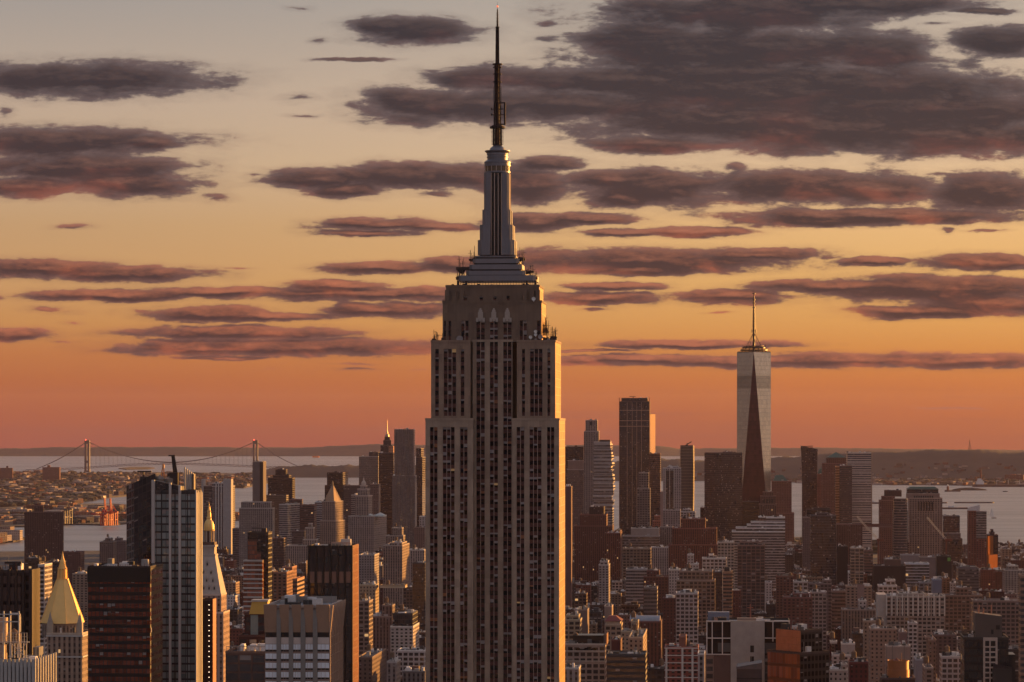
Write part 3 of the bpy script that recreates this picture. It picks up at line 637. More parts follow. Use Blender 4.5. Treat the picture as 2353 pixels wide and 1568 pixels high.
# ------------------------------------------------------------------ the great limestone skyscraper in the centre
ES_Y = 1310.0
es = root('skyscraper', 'tall limestone art deco skyscraper with silver mast and antenna, nearest tower', 'skyscraper', ((1143 - CX) / F * ES_Y, ES_Y, 0), -ROT)
class _h: pass
EH = _h(); EH.o = (es.location.x, es.location.y); EH.root = es
def e(x, y, yl): return local_pt(EH, x, y, yl, ROT)
def stone_mat(name='limestone', dark=1.0):
    m, n, p = base_mat(name)
    tc = n.node('ShaderNodeTexCoord').outputs['Object']
    br_ = n.node('ShaderNodeTexBrick'); br_.inputs['Scale'].default_value = 1; br_.inputs['Brick Width'].default_value = 2.6; br_.inputs['Row Height'].default_value = 3.64; br_.inputs['Mortar Size'].default_value = .012
    br_.inputs['Color1'].default_value = (.40, .295, .22, 1); br_.inputs['Color2'].default_value = (.31, .225, .17, 1); br_.inputs['Mortar'].default_value = (.2, .16, .13, 1)
    x, y, z = n.sep(tc); n.put(br_.inputs['Vector'], n.comb(n.m('ADD', x, y), z, 0.0))
    k = n.m('ADD', n.m('MULTIPLY_ADD', n.noise(tc, .07, 5, .6), .7, .62), n.m('MULTIPLY', n.m('SUBTRACT', n.noise(n.v('MULTIPLY', tc, (1, 1, .05)), .9, 3, .6), .5), .45))
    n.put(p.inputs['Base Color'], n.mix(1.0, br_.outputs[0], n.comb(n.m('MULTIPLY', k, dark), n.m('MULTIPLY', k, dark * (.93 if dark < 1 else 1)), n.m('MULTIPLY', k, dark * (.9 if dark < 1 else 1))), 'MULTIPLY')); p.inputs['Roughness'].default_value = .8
    return m
M_STONE = stone_mat(); M_SHADED = stone_mat('shaded_limestone', .50); M_MID = stone_mat('half_shaded_limestone', .80)  # darker limestone copies: shading toward the tower's top is put into the colour
M_GLASS = plain('window_glass', (.005, .003, .003), .08, 0, .3, .5)
M_GLASS.node_tree.nodes['Principled BSDF'].inputs['IOR'].default_value = 1.35
M_SPAN = plain('red_spandrel', (.080, .020, .015), .5, .1, .4, .3)
M_BLIND = plain('window_blind', (.30, .27, .27), .6, 0, .25, .6)
M_AMBER = plain('amber_blind', (.30, .11, .04), .5, 0, .3, .6)
M_LITW = plain('lit_window', (.6, .4, .2), .5, 0, 0, 1, .5, (1, .55, .2, .05))
M_MULL = plain('mullion_metal', (.40, .31, .27), .35, .6, .15, .5)
M_SILV = plain('silver_cladding', (.19, .185, .205), .45, .5, .14, .2)
re_ = random.Random(31)
FLH = 3.64
def bay(x0, x1, y, z0, z1, ncol, dark=0.0):
    """one recessed strip of windows: ncol columns of panes and spandrels with bright mullions between"""
    m = MB(); w_ = (x1 - x0) / ncol; nf = int(round((z1 - z0) / FLH)); fh = (z1 - z0) / nf
    for f_ in range(nf):
        fl_r = re_.random()
        for c in range(ncol):
            a, b = x0 + c * w_, x0 + (c + 1) * w_; zb = z0 + f_ * fh
            m.face(((a, y, zb), (b, y, zb), (b, y, zb + fh * .46), (a, y, zb + fh * .46)), 1)
            zt, zm = zb + fh, zb + fh * .46; r = re_.random() + (.18 if fl_r > .82 else 0) - dark
            if r > .74:
                f2 = re_.choice((.35, .5, .5, .75)); zs = zt - (zt - zm) * f2; yy = y + .12
                m.face(((a, yy, zm), (b, yy, zm), (b, yy, zs), (a, yy, zs)), 0); m.face(((a, yy, zs), (b, yy, zs), (b, yy, zt), (a, yy, zt)), 4 if r > 1.145 else (3 if r > 1.04 else 2))
            else: m.face(((a, y + .12, zm), (b, y + .12, zm), (b, y + .12, zt), (a, y + .12, zt)), 0)
    for c in range(ncol + 1):
        xx = x0 + c * w_; t = .11 if 0 < c < ncol else .06
        m.box(xx - t, xx + t, y - .30, y + .05, z0, z1, 5)
    return m.build('window_bay', [M_GLASS, M_SPAN, M_BLIND, M_AMBER, M_LITW, M_MULL], es)
STY['sungold_side'] = (4.2, 3.64, .30, .86, 'grid', (.66, .42, .14), .0, 0, 1.8, .30)  # west side: gold of the low sun is put into the glass colour
def mass(name, x0, x1, y0, y1, z0, z1, bays, roof=True, west=True):
    st_ = {'crown': M_SHADED, 'upper_shaft': M_SHADED, 'upper_wing': M_MID}.get(name, M_STONE)
    """stone block whose north face (y0) is cut by recessed window strips; bays = (x0, x1, z0, z1, columns)"""
    m = MB(); rec = .75; bays = sorted(bays); prev = x0
    for a, b, za, zb, _ in bays:
        m.face(((prev, y0, z0), (a, y0, z0), (a, y0, z1), (prev, y0, z1))); prev = b
        if zb < z1: m.face(((a, y0, zb), (b, y0, zb), (b, y0, z1), (a, y0, z1))); m.face(((a, y0, zb), (b, y0, zb), (b, y0 + rec + .2, zb), (a, y0 + rec + .2, zb)))
        if za > z0: m.face(((a, y0, z0), (b, y0, z0), (b, y0, za), (a, y0, za))); m.face(((a, y0, za), (b, y0, za), (b, y0 + rec + .2, za), (a, y0 + rec + .2, za)))
        m.face(((a, y0, za), (a, y0 + rec + .2, za), (a, y0 + rec + .2, zb), (a, y0, zb))); m.face(((b, y0 + rec + .2, za), (b, y0, za), (b, y0, zb), (b, y0 + rec + .2, zb)))
    m.face(((prev, y0, z0), (x1, y0, z0), (x1, y0, z1), (prev, y0, z1)))
    m.face(((x0, y1, z0), (x0, y0, z0), (x0, y0, z1), (x0, y1, z1))); m.face(((x1, y1, z0), (x0, y1, z0), (x0, y1, z1), (x1, y1, z1)))
    if not west: m.face(((x1, y0, z0), (x1, y1, z0), (x1, y1, z1), (x1, y0, z1)))
    m.face(((x0, y0, z1), (x1, y0, z1), (x1, y1, z1), (x0, y1, z1)))
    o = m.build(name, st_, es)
    for a, b, za, zb, nc in bays: bay(a, b, y0 + rec, za, zb, nc)
    if west:   # side wall with its own window strips
        q = MB(); D_ = y1 - y0; nb = max(2, round(D_ / 4.2)); nf = (z1 - z0) / FLH
        q.face(((x1, y0, z0), (x1, y1, z0), (x1, y1, z1), (x1, y0, z1)), 0, [(0, -nf + .3), (nb, -nf + .3), (nb, .3), (0, .3)], (.92, .62, .24))  # sunlit gold put into the stone tint
        q.build('side_wall', facade('sungold_side'), es)
    m = MB()
    for a in ((x0 - .2, x1 + .2, y0 - .2, y0 + .5), (x0 - .2, x1 + .2, y1 - .5, y1 + .2), (x0 - .2, x0 + .5, y0 + .5, y1 - .5), (x1 - .5, x1 + .2, y0 + .5, y1 - .5)): m.box(a[0], a[1], a[2], a[3], z1 + .003, z1 + 1.0, 0)
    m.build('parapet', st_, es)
    return o
yA, yB = -20.0, -13.0
X = lambda x, yl: e(x, 983, yl)[0]
Z = lambda y, yl: e(1140, y, yl)[2]
c5 = lambda v: 947.9 + v * .39555
c4 = lambda v: 947.9 + v * .2931
z4, z3, zc, zt6 = Z(966.5, yA), Z(786.7, yA), Z(696, yB), Z(660, yB)
B4 = lambda l: [(X(c5(a), yA), X(c5(b), yA), 2.0, Z(982, yA), n) for a, b, n in l]
mass('lower_wing', X(977.6, yA), X(1087, yA), yA, 22, 0, z4, B4([(101, 145, 2), (175, 244, 3), (276, 319, 2)]), west=False)
mass('lower_wing', X(1176.5, yA), X(1285, yA), yA, 22, 0, z4, B4([(604, 649, 2), (679, 749, 3), (781, 823, 2)]))
B3 = lambda l: [(X(c4(a), yA + 1.2), X(c4(b), yA + 1.2), z4 + 2, Z(802, yA), n) for a, b, n in l]
mass('upper_wing', X(990.4, yA + 1.2), X(1079.8, yA + 1.2), yA + 1.2, 20.5, z4 - .5, z3, B3([(176, 206, 1), (244, 341, 3), (377, 406, 1)]), west=False)
mass('upper_wing', X(1188, yA + 1.2), X(1276, yA + 1.2), yA + 1.2, 20.5, z4 - .5, z3, B3([(857, 882, 1), (921, 1019, 3), (1057, 1081, 1)]))
cb = [(X(c4(a), yB), X(c4(b), yB), 2.0, Z(c4(752) - 947.9 + 517, yB), n) for a, b, n in ((500, 566, 2), (606, 669, 2), (711, 776, 2))]
zs = Z(737, yB); zq = Z(786, yB)
sb = [(X(c4(a), yB), X(c4(b), yB), zq + .6, zs, n) for a, b, n in ((245, 262, 1), (279, 302, 1), (381, 439, 2), (839, 896, 2), (974, 1001, 1))]
mass('central_shaft', X(1086, yB), X(1177.5, yB), yB, 15, 0, zq, [(a, b, 2.0, zq - .01, n) for a, b, _, _, n in cb], west=False)
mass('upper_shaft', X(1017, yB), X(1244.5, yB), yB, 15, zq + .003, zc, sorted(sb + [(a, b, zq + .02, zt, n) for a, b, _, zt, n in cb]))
# crown with its row of small windows
cw = [(X(c4(x), yB), X(c4(x + 27), yB), Z(c4(602) - 430.9, yB), Z(c4(556) - 430.9, yB), 1) for x in (399, 524, 630, 735, 860)]
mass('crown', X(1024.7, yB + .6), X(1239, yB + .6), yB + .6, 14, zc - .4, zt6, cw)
# stepped shoulders and pilasters standing proud of the crown, each a part
for x in (1027, 1044, 1061, 1206, 1222, 1236): m = MB(); m.box(X(x - 2, yB) - .5, X(x + 2, yB) + .5, yB - .35, yB + .5, zc + 1.0, zt6 - 1.2); m.build('pilaster', M_SHADED, es)
for x in (1074, 1090, 1112, 1123, 1143, 1154, 1174, 1190): m = MB(); m.box(X(x - 2, yB) - .2, X(x + 2, yB) + .2, yB - .3, yB + .5, zs + 6.5, zc - .6); m.build('pilaster', M_SHADED, es)
for a, b, _, zt, n in cb:   # winged crests over the three centre strips
    m = MB(); xm = (a + b) / 2; y = yB - .5; hw = (b - a) / 2
    m.box(xm - hw * .60, xm + hw * .60, y, y + .6, zt + .6, zt + 3.9); m.box(xm - hw * 1.02, xm - hw * .45, y - .25, y + .5, zt - .5, zt + 1.3); m.box(xm + hw * .45, xm + hw * 1.02, y - .25, y + .5, zt - .5, zt + 1.3); m.box(xm - hw * .28, xm + hw * .28, y - .3, y + .5, zt - .3, zt + 1.7)
    m.box(xm - hw * .42, xm + hw * .42, y + .02, y + .6, zt + 3.9, zt + 4.8); m.box(xm - hw * .2, xm + hw * .2, y + .04, y + .6, zt + 4.8, zt + 5.5)
    for q in (-.33, 0, .33): m.box(xm + q * hw - .12, xm + q * hw + .12, y - .2, y + .1, zt + 1.7, zt + 3.8)
    m.build('crest', plain('pale_crest', (.42, .36, .32), .5, .2, .15, .6), es)
# observation deck: glazed screen, stepped silver roof, mast
zd = zt6
yF = -9.5
m = MB(); x0, x1 = X(1052, yF), X(1231, yF); hz0, hz1 = zd, Z(645, yF)
nb = 28
for k in range(nb + 1): xx = x0 + (x1 - x0) * k / nb; m.box(xx - .09, xx + .09, yF, yF + .18, hz0, hz1)
for z in (hz0 + (hz1 - hz0) * .33, hz0 + (hz1 - hz0) * .66, hz1 - .2): m.box(x0, x1, yF - .04, yF + .22, z, z + .18)
for x in (x0 - .4, x0 + 3.2, x1 - 4.4, x1 - .6): m.box(x, x + 1.0, yF - .3, yF + .6, hz0, hz1)
m.build('screen_frame', M_DARKMETAL, es)
m = MB(); m.face(((x0, yF + .3, hz0), (x1, yF + .3, hz0), (x1, yF + .3, hz1), (x0, yF + .3, hz1)))
sg = bpy.data.materials.new('screen_glass'); sg.use_nodes = True; n = NT(sg.node_tree); n.n.clear(); oo = n.node('ShaderNodeOutputMaterial'); tr = n.node('ShaderNodeBsdfTransparent'); gl = n.node('ShaderNodeBsdfGlossy'); gl.inputs['Roughness'].default_value = .05
tr.inputs[0].default_value = (.8, .74, .68, 1); ms = n.node('ShaderNodeMixShader'); ms.inputs[0].default_value = .12; n.l.new(tr.outputs[0], ms.inputs[1]); n.l.new(gl.outputs[0], ms.inputs[2]); n.l.new(ms.outputs[0], oo.inputs[0])
m.build('screen_glass', sg, es)
def slab(name, xa, xb, ya, yb_, yf, mat, inset=0.0):
    """a roof step whose north edge spans picture columns xa..xb, plan kept symmetrical"""
    m = MB(); a, b = X(xa, yf), X(xb, yf); zb, zt = Z(yb_, yf), Z(ya, yf)
    ch = 1.2; pl = [(a, yf + ch), (a + ch, yf), (b - ch, yf), (b, yf + ch), (b, -yf - ch), (b - ch, -yf), (a + ch, -yf), (a, -yf - ch)]
    m.prism(pl, zb, zt); return m.build(name, mat, es)
for ya, yb_, xa, xb, yf in ((633, 645.5, 1052, 1231, -10.2), (622.5, 632, 1071, 1207, -9.4), (608, 619, 1078, 1199, -8.6), (594.5, 605, 1086, 1193, -7.8), (588, 591.5, 1091, 1185, -7.2)):
    slab('roof_step', xa, xb, ya, yb_, yf, M_SILV)
for ya, yb_, xa, xb, yf in ((631.5, 633.5, 1074, 1205, -9.0), (618.5, 623, 1081, 1197, -8.2), (604.5, 608.5, 1089, 1190, -7.4), (591, 595, 1093, 1183, -6.9)):
    slab('shadow_gap', xa, xb, ya, yb_, yf, M_DARKMETAL)
zz = lambda y: EYE + (HY - y) / F * ES_Y
px2m = ES_Y / F
def octo(hx, ch): return [(-hx + ch, -hx), (hx - ch, -hx), (hx, -hx + ch), (hx, hx - ch), (hx - ch, hx), (-hx + ch, hx), (-hx, hx - ch), (-hx, -hx + ch)]
for hx, yt, yb_ in ((8.15, 554, 588.3), (7.3, 519, 554.3), (6.25, 484, 519.3), (5.55, 399, 484.3)):
    g_ = 2.62; ch = 1.0 + (hx - 5.5) * .25
    for sx, sy in ((1, 1), (-1, 1), (-1, -1), (1, -1)):   # four folded corner wings around the central window strips
        m = MB(); pl = [(g_, g_), (hx, g_), (hx, hx - ch), (hx - ch, hx), (g_, hx)]; pl = [(sx * p[0], sy * p[1]) for p in pl]
        if sx * sy < 0: pl = pl[::-1]
        m.prism(pl, zz(yb_), zz(yt))
        for q in (.55, .72, .86):
            if hx * q > g_ + .2: m.box(sx * hx * q - .10, sx * hx * q + .10, min(sy * hx, sy * (hx + .2)), max(sy * hx, sy * (hx + .2)), zz(yb_), zz(yt) - 1)
        m.build('mast_wing', M_SILV, es)
m = MB(); m.box(-2.7, 2.7, -5.0, 5.0, zz(588), zz(399)); m.box(-5.0, 5.0, -2.7, 2.7, zz(588), zz(399.3)); m.build('mast_core', M_SILV, es)
for s_ in range(4):
    m = MB(); hx = 2.55
    m.box(-hx, hx, -5.35, -5.01, zz(588.2), zz(399.6), 0)
    for q in (-2.3, -.8, .8, 2.3): m.box(q - .17, q + .17, -5.7, -5.3, zz(588), zz(400), 1)
    o = m.build('mast_window', [M_GLASS, M_MULL], es); o.rotation_euler = (0, 0, s_ * math.pi / 2)
r_ = 5.75
m = MB(); m.lathe([(5.6, zz(398.9)), (r_, zz(398)), (r_, zz(395))], 24); m.build('ring', M_SILV, es)
m = MB(); m.lathe([(5.55, zz(395)), (5.55, zz(383))], 24, mat=0)
for k in range(16): a = k * math.pi / 8; m.box(5.6 * math.cos(a) - .13, 5.6 * math.cos(a) + .13, 5.6 * math.sin(a) - .13, 5.6 * math.sin(a) + .13, zz(395), zz(383), 1)
m.build('lantern_glazing', [plain('amber_glass', (.10, .065, .03), .12, 0, .3, .6), M_MULL], es)
m = MB(); m.lathe([(5.9, zz(383)), (5.9, zz(380)), (5.7, zz(380)), (5.7, zz(376.5)), (5.9, zz(376)), (5.9, zz(373)), (5.6, zz(372)), (4.9, zz(369)), (4.7, zz(369))], 28); m.build('ring', M_SILV, es)
m = MB(); m.lathe([(4.5, zz(369.5)), (4.5, zz(363)), (4.8, zz(363)), (4.8, zz(361)), (4.5, zz(360)), (4.5, zz(357)), (4.8, zz(356.5)), (4.7, zz(353)), (4.9, zz(352)), (5.6, zz(348.5)), (5.6, zz(347)), (3.6, zz(346.5)), (3.2, zz(341)), (2.2, zz(336.5)), (1.5, zz(334))], 28); m.build('dome', M_SILV, es)
# antenna
ant = MB()
def sq(h0, h1, y0, y1, lattice=True):
    z0, z1 = zz(y1), zz(y0); n_ = max(2, int((z1 - z0) / 2.2))
    for sx in (-1, 1):
        for sy in (-1, 1): ant.tube((sx * h0, sy * h0, z0), (sx * h1, sy * h1, z1), .24, 5)
    for k in range(n_):
        za, zb = z0 + (z1 - z0) * k / n_, z0 + (z1 - z0) * (k + 1) / n_; ha = h0 + (h1 - h0) * k / n_; hb = h0 + (h1 - h0) * (k + 1) / n_
        for sx, sy, tx, ty in ((-1, -1, 1, -1), (1, -1, 1, 1), (1, 1, -1, 1), (-1, 1, -1, -1)):
            ant.tube((sx * ha, sy * ha, za), (tx * hb, ty * hb, zb), .14, 4); ant.tube((sx * ha, sy * ha, za), (tx * ha, ty * ha, za), .13, 4)
    ant.tube((0, 0, z0), (0, 0, z1), h0 * .72, 8, r2=h1 * .72)
sq(1.75, 1.6, 292, 335); sq(1.35, 1.3, 238, 291); sq(1.1, 1.0, 150, 238); sq(.62, .5, 64, 147)
ant.tube((0, 0, zz(64)), (0, 0, zz(22)), .42, 8, r2=.25); ant.tube((0, 0, zz(22)), (0, 0, zz(5)), .12, 6, r2=.03)
M_RED = plain('red_lamp', (.5, .04, .03), .5, 0, 0, 1, .5, (1, .1, .05, .7)); M_ANT = plain('antenna_paint', (.022, .012, .012), .8, 0, .3, .5)
an = ant.build('antenna', M_ANT, es)
for y0, r0, t in ((296, 3.4, 1.3), (291, 2.5, .6), (150, 2.2, .9), (63.5, 1.05, .4)):
    m = MB(); m.lathe([(.3, zz(y0)), (r0, zz(y0) + .1), (r0, zz(y0) + t * .7), (.3, zz(y0) + t)], 16); m.build('platform', M_ANT, an)
for y0 in (156, 172, 190):
    m = MB(); m.ring(zz(y0), 1.95, .22, .4, 18)
    for a in range(4): m.tube((0, 0, zz(y0) + .2), (1.9 * math.cos(a * 1.571), 1.9 * math.sin(a * 1.571), zz(y0) + .2), .12, 4)
    m.build('ring_antenna', M_ANT, an)
m = MB()
for k in range(12):
    z = zz(300 + k * 3)
    for a in range(8): m.tube((1.5 * math.cos(a * .785), 1.5 * math.sin(a * .785), z), (2.75 * math.cos(a * .785), 2.75 * math.sin(a * .785), z + .25), .13, 4)
m.build('dipole', M_ANT, an)
m = MB()
for k in range(9):
    z = zz(204 + k * 5)
    for a in range(4): m.tube((0, 0, z), (1.75 * math.cos(a * 1.571), 1.75 * math.sin(a * 1.571), z), .09, 4)
for sx in (-1, 1): m.tube((sx * 1.72, 0, zz(236)), (sx * 1.72, 0, zz(200)), .1, 4)
for k in range(10): z = zz(30 + k * 3.3); m.tube((-.75, 0, z), (.75, 0, z), .06, 4); m.tube((0, -.75, z), (0, .75, z), .06, 4)
m.build('dipole', M_ANT, an)
m = MB(); m.tube((3.3, 0, zz(288)), (3.3, 0, zz(236)), .42, 8); m.tube((0, 0, zz(237)), (3.4, 0, zz(236.5)), .3, 5); m.tube((0, 0, zz(286)), (3.4, 0, zz(286)), .3, 5); m.tube((0, 0, zz(264)), (3.3, 0, zz(264)), .2, 5); m.tube((0, 0, zz(251)), (3.3, 0, zz(251)), .2, 5)
m.tube((0, 0, zz(251)), (-2.6, 0, zz(251)), .2, 5); m.tube((0, 0, zz(264)), (-2.6, 0, zz(264)), .2, 5); m.box(-2.8, -2.4, -.2, .2, zz(253.5), zz(248)); m.box(-2.8, -2.4, -.2, .2, zz(266.5), zz(261)); m.build('side_mast', M_ANT, an)
m = MB(); m.lathe([(.32, zz(17)), (.32, zz(13.5)), (0, zz(12.5))], 8); m.build('beacon', M_RED, an)
# clusters of small antennas and dishes on the setbacks
def cluster(xa, xb, yb_, yl, n_, hmax, box=True):
    m = MB(); z = Z(yb_, yl)
    for _ in range(n_):
        x = X(re_.uniform(xa, xb), yl) ; y = yl + re_.uniform(-.5, 3); h_ = re_.uniform(.3, 1) * hmax; m.tube((x, y, z - .3), (x, y, z + h_), .07 + .05 * re_.random(), 4)
        if re_.random() < .5: zq_ = z + h_ * re_.uniform(.4, .9); m.box(x - .9, x + .9, y - .06, y + .06, zq_, zq_ + .12)
        if box and re_.random() < .6: m.box(x - .5, x + .6, y - .4, y + .4, z + h_ * .2, z + h_ * .2 + re_.uniform(.5, 1.5))
    return m.build('aerial_cluster', M_DARKMETAL, es)
cluster(1054, 1066, 632, -6, 9, 9); cluster(1080, 1092, 605, -5, 10, 9); cluster(1186, 1203, 607, -5, 14, 8); cluster(1206, 1226, 632, -6, 14, 5); cluster(1030, 1240, 660, -11, 20, 1.2)
cluster(992, 1016, 786, -15, 12, 6); cluster(1247, 1278, 786, -12, 26, 7); cluster(1019, 1023, 697, -8, 4, 3); cluster(1050, 1052, 645, -9, 5, 5); cluster(1228, 1236, 645, -8, 8, 5); cluster(1245, 1262, 770, -6, 24, 9)
m = MB(); a, b = X(1051, -7), X(1082, -7); z0, z1 = Z(633, -7), Z(621, -7)
for x in np.linspace(a, b, 7): m.box(x - .12, x + .12, -7, -6.8, z0, z1)
m.box(a - .5, b, -7.4, -4, z1, z1 + 1.4); m.build('equipment_frame', M_DARKMETAL, es)
def dish(px, py, yl, r0, mat):
    m = MB(); x, y, z = e(px, py, yl); n_ = 14
    R_ = [(x + r0 * math.cos(k * 2 * math.pi / n_), y, z + r0 * math.sin(k * 2 * math.pi / n_)) for k in range(n_)]
    K = [(p[0], y + .9, p[2]) for p in R_]
    for k in range(n_): m.face((R_[k], R_[(k + 1) % n_], (x, y + .25, z))); m.face((R_[k], K[k], K[(k + 1) % n_], R_[(k + 1) % n_]))
    m.face(K[::-1]); m.tube((x, y + .9, z), (x, y + 1.3, z - r0 - .4), .2, 5); m.build('satellite_dish', mat, es)
for px, py, r0, mat in ((1056, 779, 1.45, M_BLIND), (1230.5, 762, .72, M_WHITE), (1230.5, 769, .68, M_WHITE), (1241.5, 774, 1.05, M_BLIND), (1219, 775, .75, M_WHITE), (1231, 781, .65, M_BLIND), (1260.5, 781, .6, M_BLIND), (1226, 687, .85, M_WHITE)):
    dish(px, py, yB - 1.6, r0, mat)
HAND.append(('the limestone skyscraper', 1140, 1300, (975, 1300), ES_Y, 0, 300))
ga, gb = to_grid(*EH.o); FOOT.append((ga - 34, ga + 34, gb - 26, gb + 26))
# ------------------------------------------------------------------ the tapering glass tower on the right
WY = 5650.0; R0 = 32.4
wt = root('glass_skyscraper', 'tallest distant glass tower with tapering facets, a dark front triangle and a spire', 'skyscraper', ((1735.5 - CX) / F * WY, WY + R0, 0), -math.radians(4.7))
zr = EYE + (HY - 809) / F * WY; zb_ = 20.0; k_ = .985
def wmat(name, base, rough, metal, lines, shift):
    m, n, p = base_mat(name); tc = n.node('ShaderNodeTexCoord').outputs['Object']; x, y, z = n.sep(tc)
    fl = n.m('FRACT', n.m('DIVIDE', z, 8.2)); ln = n.m('LESS_THAN', fl, .16)
    wn_ = n.node('ShaderNodeTexWhiteNoise', noise_dimensions='3D'); n.put(wn_.inputs[0], n.v('FLOOR', n.v('MULTIPLY', tc, (.22, .22, .125))))
    k = n.m('MULTIPLY_ADD', wn_.outputs['Value'], .35 * lines, 1 - .17 * lines); k = n.m('MULTIPLY', k, n.m('MULTIPLY_ADD', ln, -.22, 1.0))
    mech = n.m('MULTIPLY', n.m('GREATER_THAN', z, zr - 70), n.m('LESS_THAN', z, zr - 45)); k = n.m('MULTIPLY', k, n.m('MULTIPLY_ADD', mech, -.28 * shift, 1.0))
    n.put(p.inputs['Base Color'], n.mix(1.0, (*base, 1), n.comb(k, k, k), 'MULTIPLY')); p.inputs['Roughness'].default_value = rough; p.inputs['Metallic'].default_value = metal
    return m
M_W1 = wmat('pale_reflective_glass', (.50, .475, .45), .2, .85, .7, 1.3); M_W2 = wmat('dark_facet_glass', (.055, .016, .02), .14, 0.2, 1.6, 0.0)  # one glass in two tones: each facet's sky reflection is put into its colour
T = [(0, -R0), (R0, 0), (0, R0), (-R0, 0)]; Bq = [(-k_ * R0, -R0), (k_ * R0, -R0), (R0, -k_ * R0), (R0, k_ * R0), (k_ * R0, R0), (-k_ * R0, R0), (-R0, k_ * R0), (-R0, -k_ * R0)]
for i in range(4):
    a, b = Bq[2 * i], Bq[2 * i + 1]; t = T[i]
    m = MB(); m.face(((*a, zb_), (*b, zb_), (*t, zr))); m.build('triangle_facet', M_W2, wt)
    c, d = Bq[2 * i + 1], Bq[(2 * i + 2) % 8]; t2 = T[(i + 1) % 4]
    m = MB(); m.face(((*c, zb_), (*d, zb_), (*t2, zr), (*t, zr))); m.build('tapering_facet', M_W1, wt)
m = MB(); m.prism(Bq, 0, zb_, cap=False); m.build('base', facade('curtain'), wt)
m = MB(); m.prism([(p[0] * .97, p[1] * .97) for p in T], zr - .5, zr + 1.5); m.build('roof', M_DARKMETAL, wt)
m = MB(); m.ring(zr + 3, 26, 3, 2.2, 24); m.ring(zr + 7.5, 22, 2.5, 2, 24); m.ring(zr + 11, 19, 1.6, 1.4, 24)
for k in range(16): a = k * .3927; m.tube((24 * math.cos(a), 24 * math.sin(a), zr + 1), (19 * math.cos(a), 19 * math.sin(a), zr + 12), .55, 4); m.tube((24 * math.cos(a), 24 * math.sin(a), zr + 5), (24 * math.cos(a), 24 * math.sin(a), zr + 9 + 5 * (k % 2)), .4, 4)
m.build('ring_platform', M_DARKMETAL, wt)
zw = lambda y: EYE + (HY - y) / F * (WY + R0)
m = MB(); m.tube((0, 0, zr), (0, 0, zw(765)), 2.6, 8, r2=2.0); m.tube((0, 0, zw(765)), (0, 0, zw(700)), 2.0, 8, r2=1.3); m.tube((0, 0, zw(700)), (0, 0, zw(680)), 1.2, 8, r2=.9); m.tube((0, 0, zw(680)), (0, 0, zw(662)), .8, 6, r2=.1)
for y0 in (760, 764): m.ring(zw(y0), 5.2, 2.5, 1.4, 12)
for k in range(14): m.ring(zw(755 - k * 3.1), 3.8 - k * .09, 1.8, .8, 10)
for y0 in (708, 698, 690, 676): m.ring(zw(y0), 3.0, 1.6, 1.6, 10)
o = m.build('spire', M_DARKMETAL, wt)
m = MB()
for k in range(8): a = k * .785 + .2; m.tube((17 * math.cos(a), 17 * math.sin(a), zr + 8), (1.5 * math.cos(a), 1.5 * math.sin(a), zw(766)), .38, 4)
m.build('stay_cable', M_DARKMETAL, wt)
HAND.append(('the tapering glass tower', 1735, 950, (1697, 1773), WY, 1230, 665))
ga, gb = to_grid(wt.location.x, wt.location.y); FOOT.append((ga - 36, ga + 36, gb - 36, gb + 36))
# ------------------------------------------------------------------ foreground towers
STY['residential'] = (2.6, 3.9, .90, .76, 'grid', (.12, .15, .15), .22, .004, 1.7, .4)
STY['reddark'] = (1.9, 3.9, .84, .56, 'grid', (.085, .020, .010), .16, .004, 1.5, .5)
STY['copperglass'] = (2.4, 3.6, .9, .78, 'grid', (.14, .04, .018), .03, .012, 1.8, .35)
def addbox(h, name, c, x0, x1, ya, yb, yl0, yl1, mat, tint=(.3, .28, .26), cell=None, cap=True):
    """a block on building h whose near face (local y = yl0) spans x0..x1 and ya..yb of crop c"""
    a = h.loc(x0, ya, yl0); b = h.loc(x1, yb, yl0)
    m = MB(); m.prism([(a[0], yl0), (b[0], yl0), (b[0], yl1), (a[0], yl1)], b[2], a[2], 0, tint, cell=cell, cap=cap)
    m.face([(a[0], yl0, b[2]), (a[0], yl1, b[2]), (b[0], yl1, b[2]), (b[0], yl0, b[2])], 0, None, tint)
    return m.build(name, mat, h.root)
M_WHITEFIN = plain('white_fin', (.48, .45, .43), .5, .1, .12, .3)
M_REFLPANEL = plain('reflection_panel', (.46, .18, .09), .45, .35, .3, .25)  # orange reflection on the corner tower, put into the panel colour
M_COPFIN = plain('copper_fin', (.55, .26, .15), .4, .3, .15, .3)
M_BLACK = plain('black_metal', (.008, .007, .007), .35, .2, .3, .3)
M_CONC = plain('bare_concrete', (.34, .325, .31), .85, 0, .3, .22)
M_PANE = plain('pale_window', (.80, .84, .90), .18, 0, .12, .4)
M_GREEN = plain('green_copper_roof', (.055, .11, .085), .6, .1, .25, .05)
M_GOLDROOF = plain('ochre_roof', (.55, .33, .06), .55, .15, .12, .3)
M_TAUPE = plain('taupe_panel', (.34, .21, .14), .6, .05, .2, .25)
